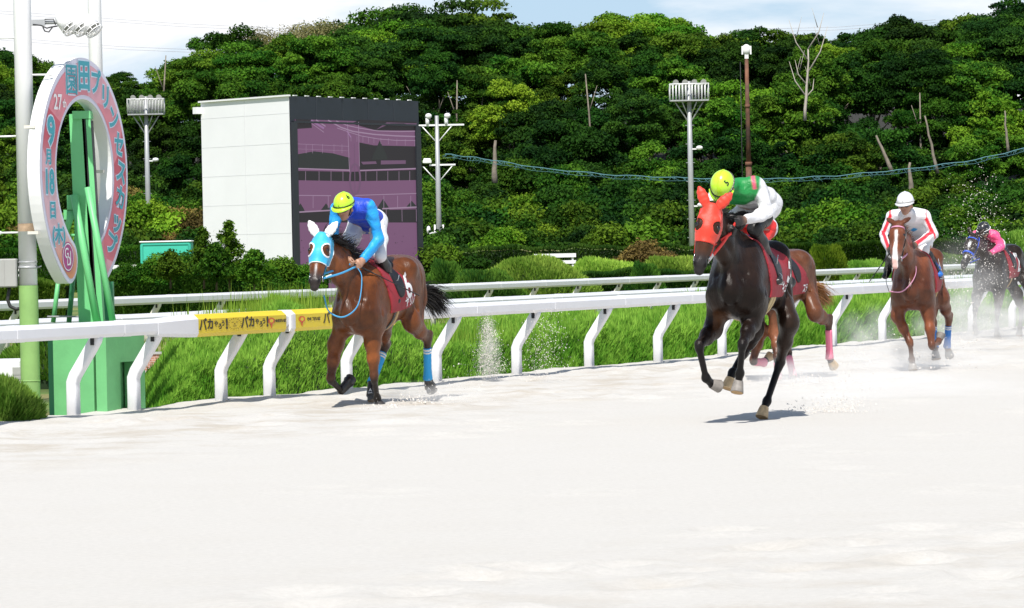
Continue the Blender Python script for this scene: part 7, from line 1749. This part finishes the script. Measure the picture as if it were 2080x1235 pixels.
# rider 4
J = h4.J
r4 = Rider(h4, 'jockey in white silk with red sleeve stripes and a white cap', dict(
    sl=J(1878,438,.48), sr=J(1812,438,.50), hl=J(1884,478,.02), hr=J(1850,478,.04), head=J(1839,415,.74), face=(.97,-.15,-.16), up=(.16,-.05,.98),
    el=J(1896,476,.42), wl=J(1860,497,.68), er=J(1796,478,.50), wr=J(1806,506,.80), kl=J(1876,508,.34), kr=J(1812,512,.36), al=J(1903,546,.02), ar=J(1803,548,.02), tl=J(1909,558,.16), tr=J(1798,562,.16)), glove=(.012,.012,.013))
r4.mesh()
def ex4(C, V, m):
    for q, sg in (('l', 1), ('r', -1)):
        s0_, e0, w0_ = r4.j['s'+q], r4.j['e'+q], r4.j['w'+q]
        for a_, b_ in ((s0_, e0), (e0, w0_)):
            ab = b_-a_; t = np.clip(((V-a_)@ab)/(ab@ab), 0, 1); rel = V-a_-t[:, None]*ab; lat = rel@np.array([0, 1., 0]); k = (smooth(.022, .016, np.abs(lat-.012*sg))*(rel@np.array([.8, 0, .45]) > 0)*(np.linalg.norm(rel, axis=1) < .075))[:, None]*m; C = C*(1-k)+np.array([.82,.03,.05])*k
    a = V-r4.chest; s_ = a@r4.sd; x_ = a@r4.ax; k = (smooth(.055, .045, np.abs(s_-.06)+np.abs(x_+.20)*.9))[:, None]*(1-m); C = C*(1-k)+np.array([.03,.32,.70])*k
    k = (smooth(.055, .045, np.abs(s_+.08)+np.abs(x_+.20)*.9))[:, None]*(1-m); C = C*(1-k)+np.array([.03,.32,.70])*k; return C
r4.wear('silk_jacket', ('torso', 'arml', 'armr', 'neck', 'pelvis'), .013, m_silk, jk((.74, .74, .77), (.76, .76, .79), ex4, r4), cuffs(r4), 9, .005, h=.010)
r4.wear('breeches', BG, .009, m_silk, wh, br_reg(r4), 10, .004, h=.010)
def b4(V): 
    k = ((V[:, 1] > 0)*smooth(1.34, 1.28, V[:, 2]))[:, None]; return np.array([[.013,.013,.014]])*(1-k)+np.array([[.02,.14,.50]])*k
boots(r4, b4, h=.010); r4.helmet(('white', (.72, .73, .76)), ridge=m_whiteink, strap=False, band=m_greybox)
stirrup(h4.root, J(1907,560,.10), h4.T((.08, .29, 1.40)))
strap('rein', [h4.bits[1], (h4.bits[1]+r4.j['gripl'])/2+[0,.01,-.02], r4.j['gripl']], m_pinkR, h4.root, .012, .004)
strap('rein', [h4.bits[0], (h4.bits[0]+r4.j['gripr'])/2+[0,-.01,-.02], r4.j['gripr']], m_pinkR, h4.root, .012, .004)
strap('rein_loop', [r4.j['gripl'], J(1861,545,.74), J(1853,572,.88), J(1832,592,.98), J(1806,592,1.0)], m_pinkR, h4.root, .010, .004)
strap('martingale', [J(1806,592,1.0), J(1800,570,.9), J(1803,540,.8)], m_leather, h4.root, .010, .004)
whip(r4.j['gripr']-np.array([0,.03,0]), J(1766,572,.95), h4, 'short black whip held out to the left of the chestnut horse', .008)
# rider 5
J = h5.J
r5 = Rider(h5, 'jockey in bright pink silk with a black cap at the right edge', dict(
    sl=J(2022,478,.45), sr=J(1982,478,.48), hl=J(2030,498,.0), hr=J(2005,498,.02), head=J(1998,470,.74), face=(.9,-.15,-.40), up=(.38,-.05,.92),
    el=J(2034,502,.42), wl=J(2012,515,.66), er=J(1974,503,.50), wr=J(1990,514,.76), kl=J(2026,524,.34), kr=J(1984,520,.36), al=J(2043,546,.02), ar=h5.T((.0,-.28,1.16)), tl=J(2049,556,.14), tr=h5.T((.13,-.27,1.08))), glove=(.012,.012,.013))
r5.mesh()
r5.wear('silk_jacket', ('torso', 'arml', 'armr', 'neck', 'pelvis'), .013, m_silk, jk((.80, .08, .22), (.82, .10, .26), None, r5), cuffs(r5), 11, .006, h=.011)
r5.wear('breeches', BG, .009, m_silk, wh, br_reg(r5), 12, .004, h=.011)
boots(r5, h=.011); r5.helmet(('black', (.02, .02, .022)), band=m_whiteink)
strap('rein', [h5.bits[1], (h5.bits[1]+r5.j['gripl'])/2, r5.j['gripl']], m_blueB, h5.root, .012, .004)
strap('rein', [h5.bits[0], (h5.bits[0]+r5.j['gripr'])/2, r5.j['gripr']], m_blueB, h5.root, .012, .004)
# ================================================================ kicked-up sand: flying grains and thin dust
m_grain = M('flying_sand_grains', (.66, .62, .57), .9)
def grains(name, label, clouds, seed):
    """clouds: (centre, (sx, sy, sz), n, size)"""
    rg_ = np.random.default_rng(seed); Vs = []
    for c, sg, n, sz in clouds:
        p = np.array(c)[None] + rg_.normal(0, 1, (n, 3))*np.array(sg); p = p[p[:, 2] > .01]; s_ = sz*rg_.uniform(.35, 1.5, len(p))**1.3
        t = np.array([[1,0,-.5],[-.5,.87,-.5],[-.5,-.87,-.5],[0,0,1]]); Rr = rg_.normal(0, .35, (len(p), 4, 3)); Vs.append(p[:, None]+(t[None]+Rr)*s_[:, None, None])
    V = np.concatenate(Vs); n = len(V); F4 = np.array([[0,1,2],[0,3,1],[1,3,2],[2,3,0]]); Fq = (np.arange(n)[:, None, None]*4+F4[None]).reshape(-1, 3)
    o = link(name, np_mesh(name, V.reshape(-1, 3), Fq, False), m_grain); tag(o, label, 'sand', kind='stuff'); return o
A_ = lambda px, py, Y: tuple(at(px, py, Y))
fount = []
for k in range(14):
    t = k/13; fount.append((A_(993+3*sin(k)-t*4, 758-t*108, 50.6), (.10*(1-.6*t), .12, .06), int(460*(1-.6*t)), .0040))
    fount.append((A_(1100+6*sin(k*2)+t*6, 765-t*120, 49.6), (.16*(1-.3*t), .14, .07), int(100*(1-.5*t)), .0042))
grains('flying_sand', 'two thin fountains of kicked sand before the hedge', fount, 1)
cl = []
for k in range(12):
    t = k/11; cl.append((A_(1992-4*t, 690-300*t, 63.0), (.38*(1-.5*t), .5, .26), int(150*(1-.4*t)), .0058))
    cl.append((A_(1925+6*sin(k), 735-190*t, 55.0), (.20, .4, .16), int(75*(1-.5*t)), .0055))
cl += [(A_(1960, 640, 60.0), (.7, .8, .5), 260, .0050), (A_(2040, 600, 66.0), (.6, .8, .5), 190, .0052), (A_(1850, 740, 51.5), (.5, .5, .12), 260, .0075), (A_(1770, 715, 55.0), (.22, .4, .25), 200, .0055), (A_(1750, 745, 54.0), (.35, .4, .08), 260, .0060)]
grains('flying_sand', 'spray of sand grains over the last two horses', cl, 2)
cl = [(A_(1690, 826, 39.3), (.15, .16, .05), 620, .0052), (A_(1675, 835, 39.0), (.22, .18, .025), 560, .0050), (A_(1725, 800, 40.0), (.2, .2, .08), 90, .0060), (A_(1650, 770, 46.5), (.3, .3, .06), 200, .0068), (A_(1612, 778, 48.5), (.16, .2, .04), 380, .0085), (A_(845, 815, 43.2), (.22, .2, .05), 190, .0072), (A_(785, 828, 42.6), (.12, .1, .02), 120, .0075), (A_(900, 790, 44.5), (.18, .2, .10), 110, .006)]
grains('flying_sand', 'clods and grains of sand thrown up by the leading hooves', cl, 3)
def dust(px, py, Y, r, dens, label, seed, tilt=0.0):
    c = at(px, py, Y); bm = bmesh.new(); bmesh.ops.create_icosphere(bm, subdivisions=3, radius=1.0); me = bpy.data.meshes.new('dust'); bm.to_mesh(me); bm.free()
    m = bpy.data.materials.new('dust_air'); m.use_nodes = True; t = m.node_tree; t.nodes.clear(); L = t.links.new
    o_ = N(t, 'ShaderNodeOutputMaterial'); pv_ = N(t, 'ShaderNodeVolumePrincipled'); pv_.inputs['Color'].default_value = (.985, .975, .96, 1); pv_.inputs['Anisotropy'].default_value = -.1
    co = N(t, 'ShaderNodeTexCoord'); ln_ = N(t, 'ShaderNodeVectorMath', operation='LENGTH'); L(co.outputs['Object'], ln_.inputs[0])
    fo = N(t, 'ShaderNodeMapRange'); fo.inputs[1].default_value = 1.0; fo.inputs[2].default_value = .15; L(ln_.outputs['Value'], fo.inputs[0])
    ma = N(t, 'ShaderNodeVectorMath', operation='ADD'); ma.inputs[1].default_value = (seed*3.1, seed*1.7, 0); L(co.outputs['Object'], ma.inputs[0])
    nz = N(t, 'ShaderNodeTexNoise', Scale=2.2, Detail=3.0); L(ma.outputs[0], nz.inputs[0]); nr = N(t, 'ShaderNodeMapRange'); nr.inputs[1].default_value = .38; nr.inputs[2].default_value = .65; L(nz.outputs['Fac'], nr.inputs[0])
    m1 = N(t, 'ShaderNodeMath', operation='MULTIPLY'); L(fo.outputs[0], m1.inputs[0]); L(nr.outputs[0], m1.inputs[1]); m2 = N(t, 'ShaderNodeMath', operation='MULTIPLY'); L(m1.outputs[0], m2.inputs[0]); m2.inputs[1].default_value = dens
    L(m2.outputs[0], pv_.inputs['Density']); L(pv_.outputs[0], o_.inputs['Volume'])
    o = link('dust', me, m); o.location = c; o.scale = r; o.rotation_euler = (0, tilt, 0); tag(o, label, 'dust', kind='stuff')
dust(1860, 735, 52.0, (1.25, 1.3, .34), 1.7, 'thin cloud of dust round the hooves of the chestnut horse', 1)
dust(2005, 665, 66.5, (1.35, 1.5, .62), 2.2, 'pale dust round the legs of the last horse', 2)
dust(1960, 610, 60.0, (1.0, 1.2, 1.0), .55, 'faint dust hanging before the last horse', 3)
dust(1690, 770, 47.5, (1.6, 1.2, .32), 1.6, 'low dust trailing behind the black and brown horses', 4)
dust(1765, 700, 55.5, (.55, .6, .62), 1.5, 'upright puff of dust left of the chestnut horse', 5, .25)
dust(1770, 790, 42.5, (1.9, 1.2, .22), .9, 'faint low dust over the sand between the horses', 6)
dust(870, 808, 44.0, (.85, .8, .20), 1.6, 'small dust puff behind the hooves of the bay horse', 7)
dust(994, 722, 50.6, (.16, .25, .58), 3.4, 'narrow puff of dust before the hedge', 8)

dust(1688, 822, 39.3, (.34, .3, .12), 3.2, 'tan puff of sand thrown up behind the black horse', 9)
dust(1612, 775, 48.5, (.40, .35, .14), 2.5, 'small puff of sand at the hind hoof of the brown horse', 10)
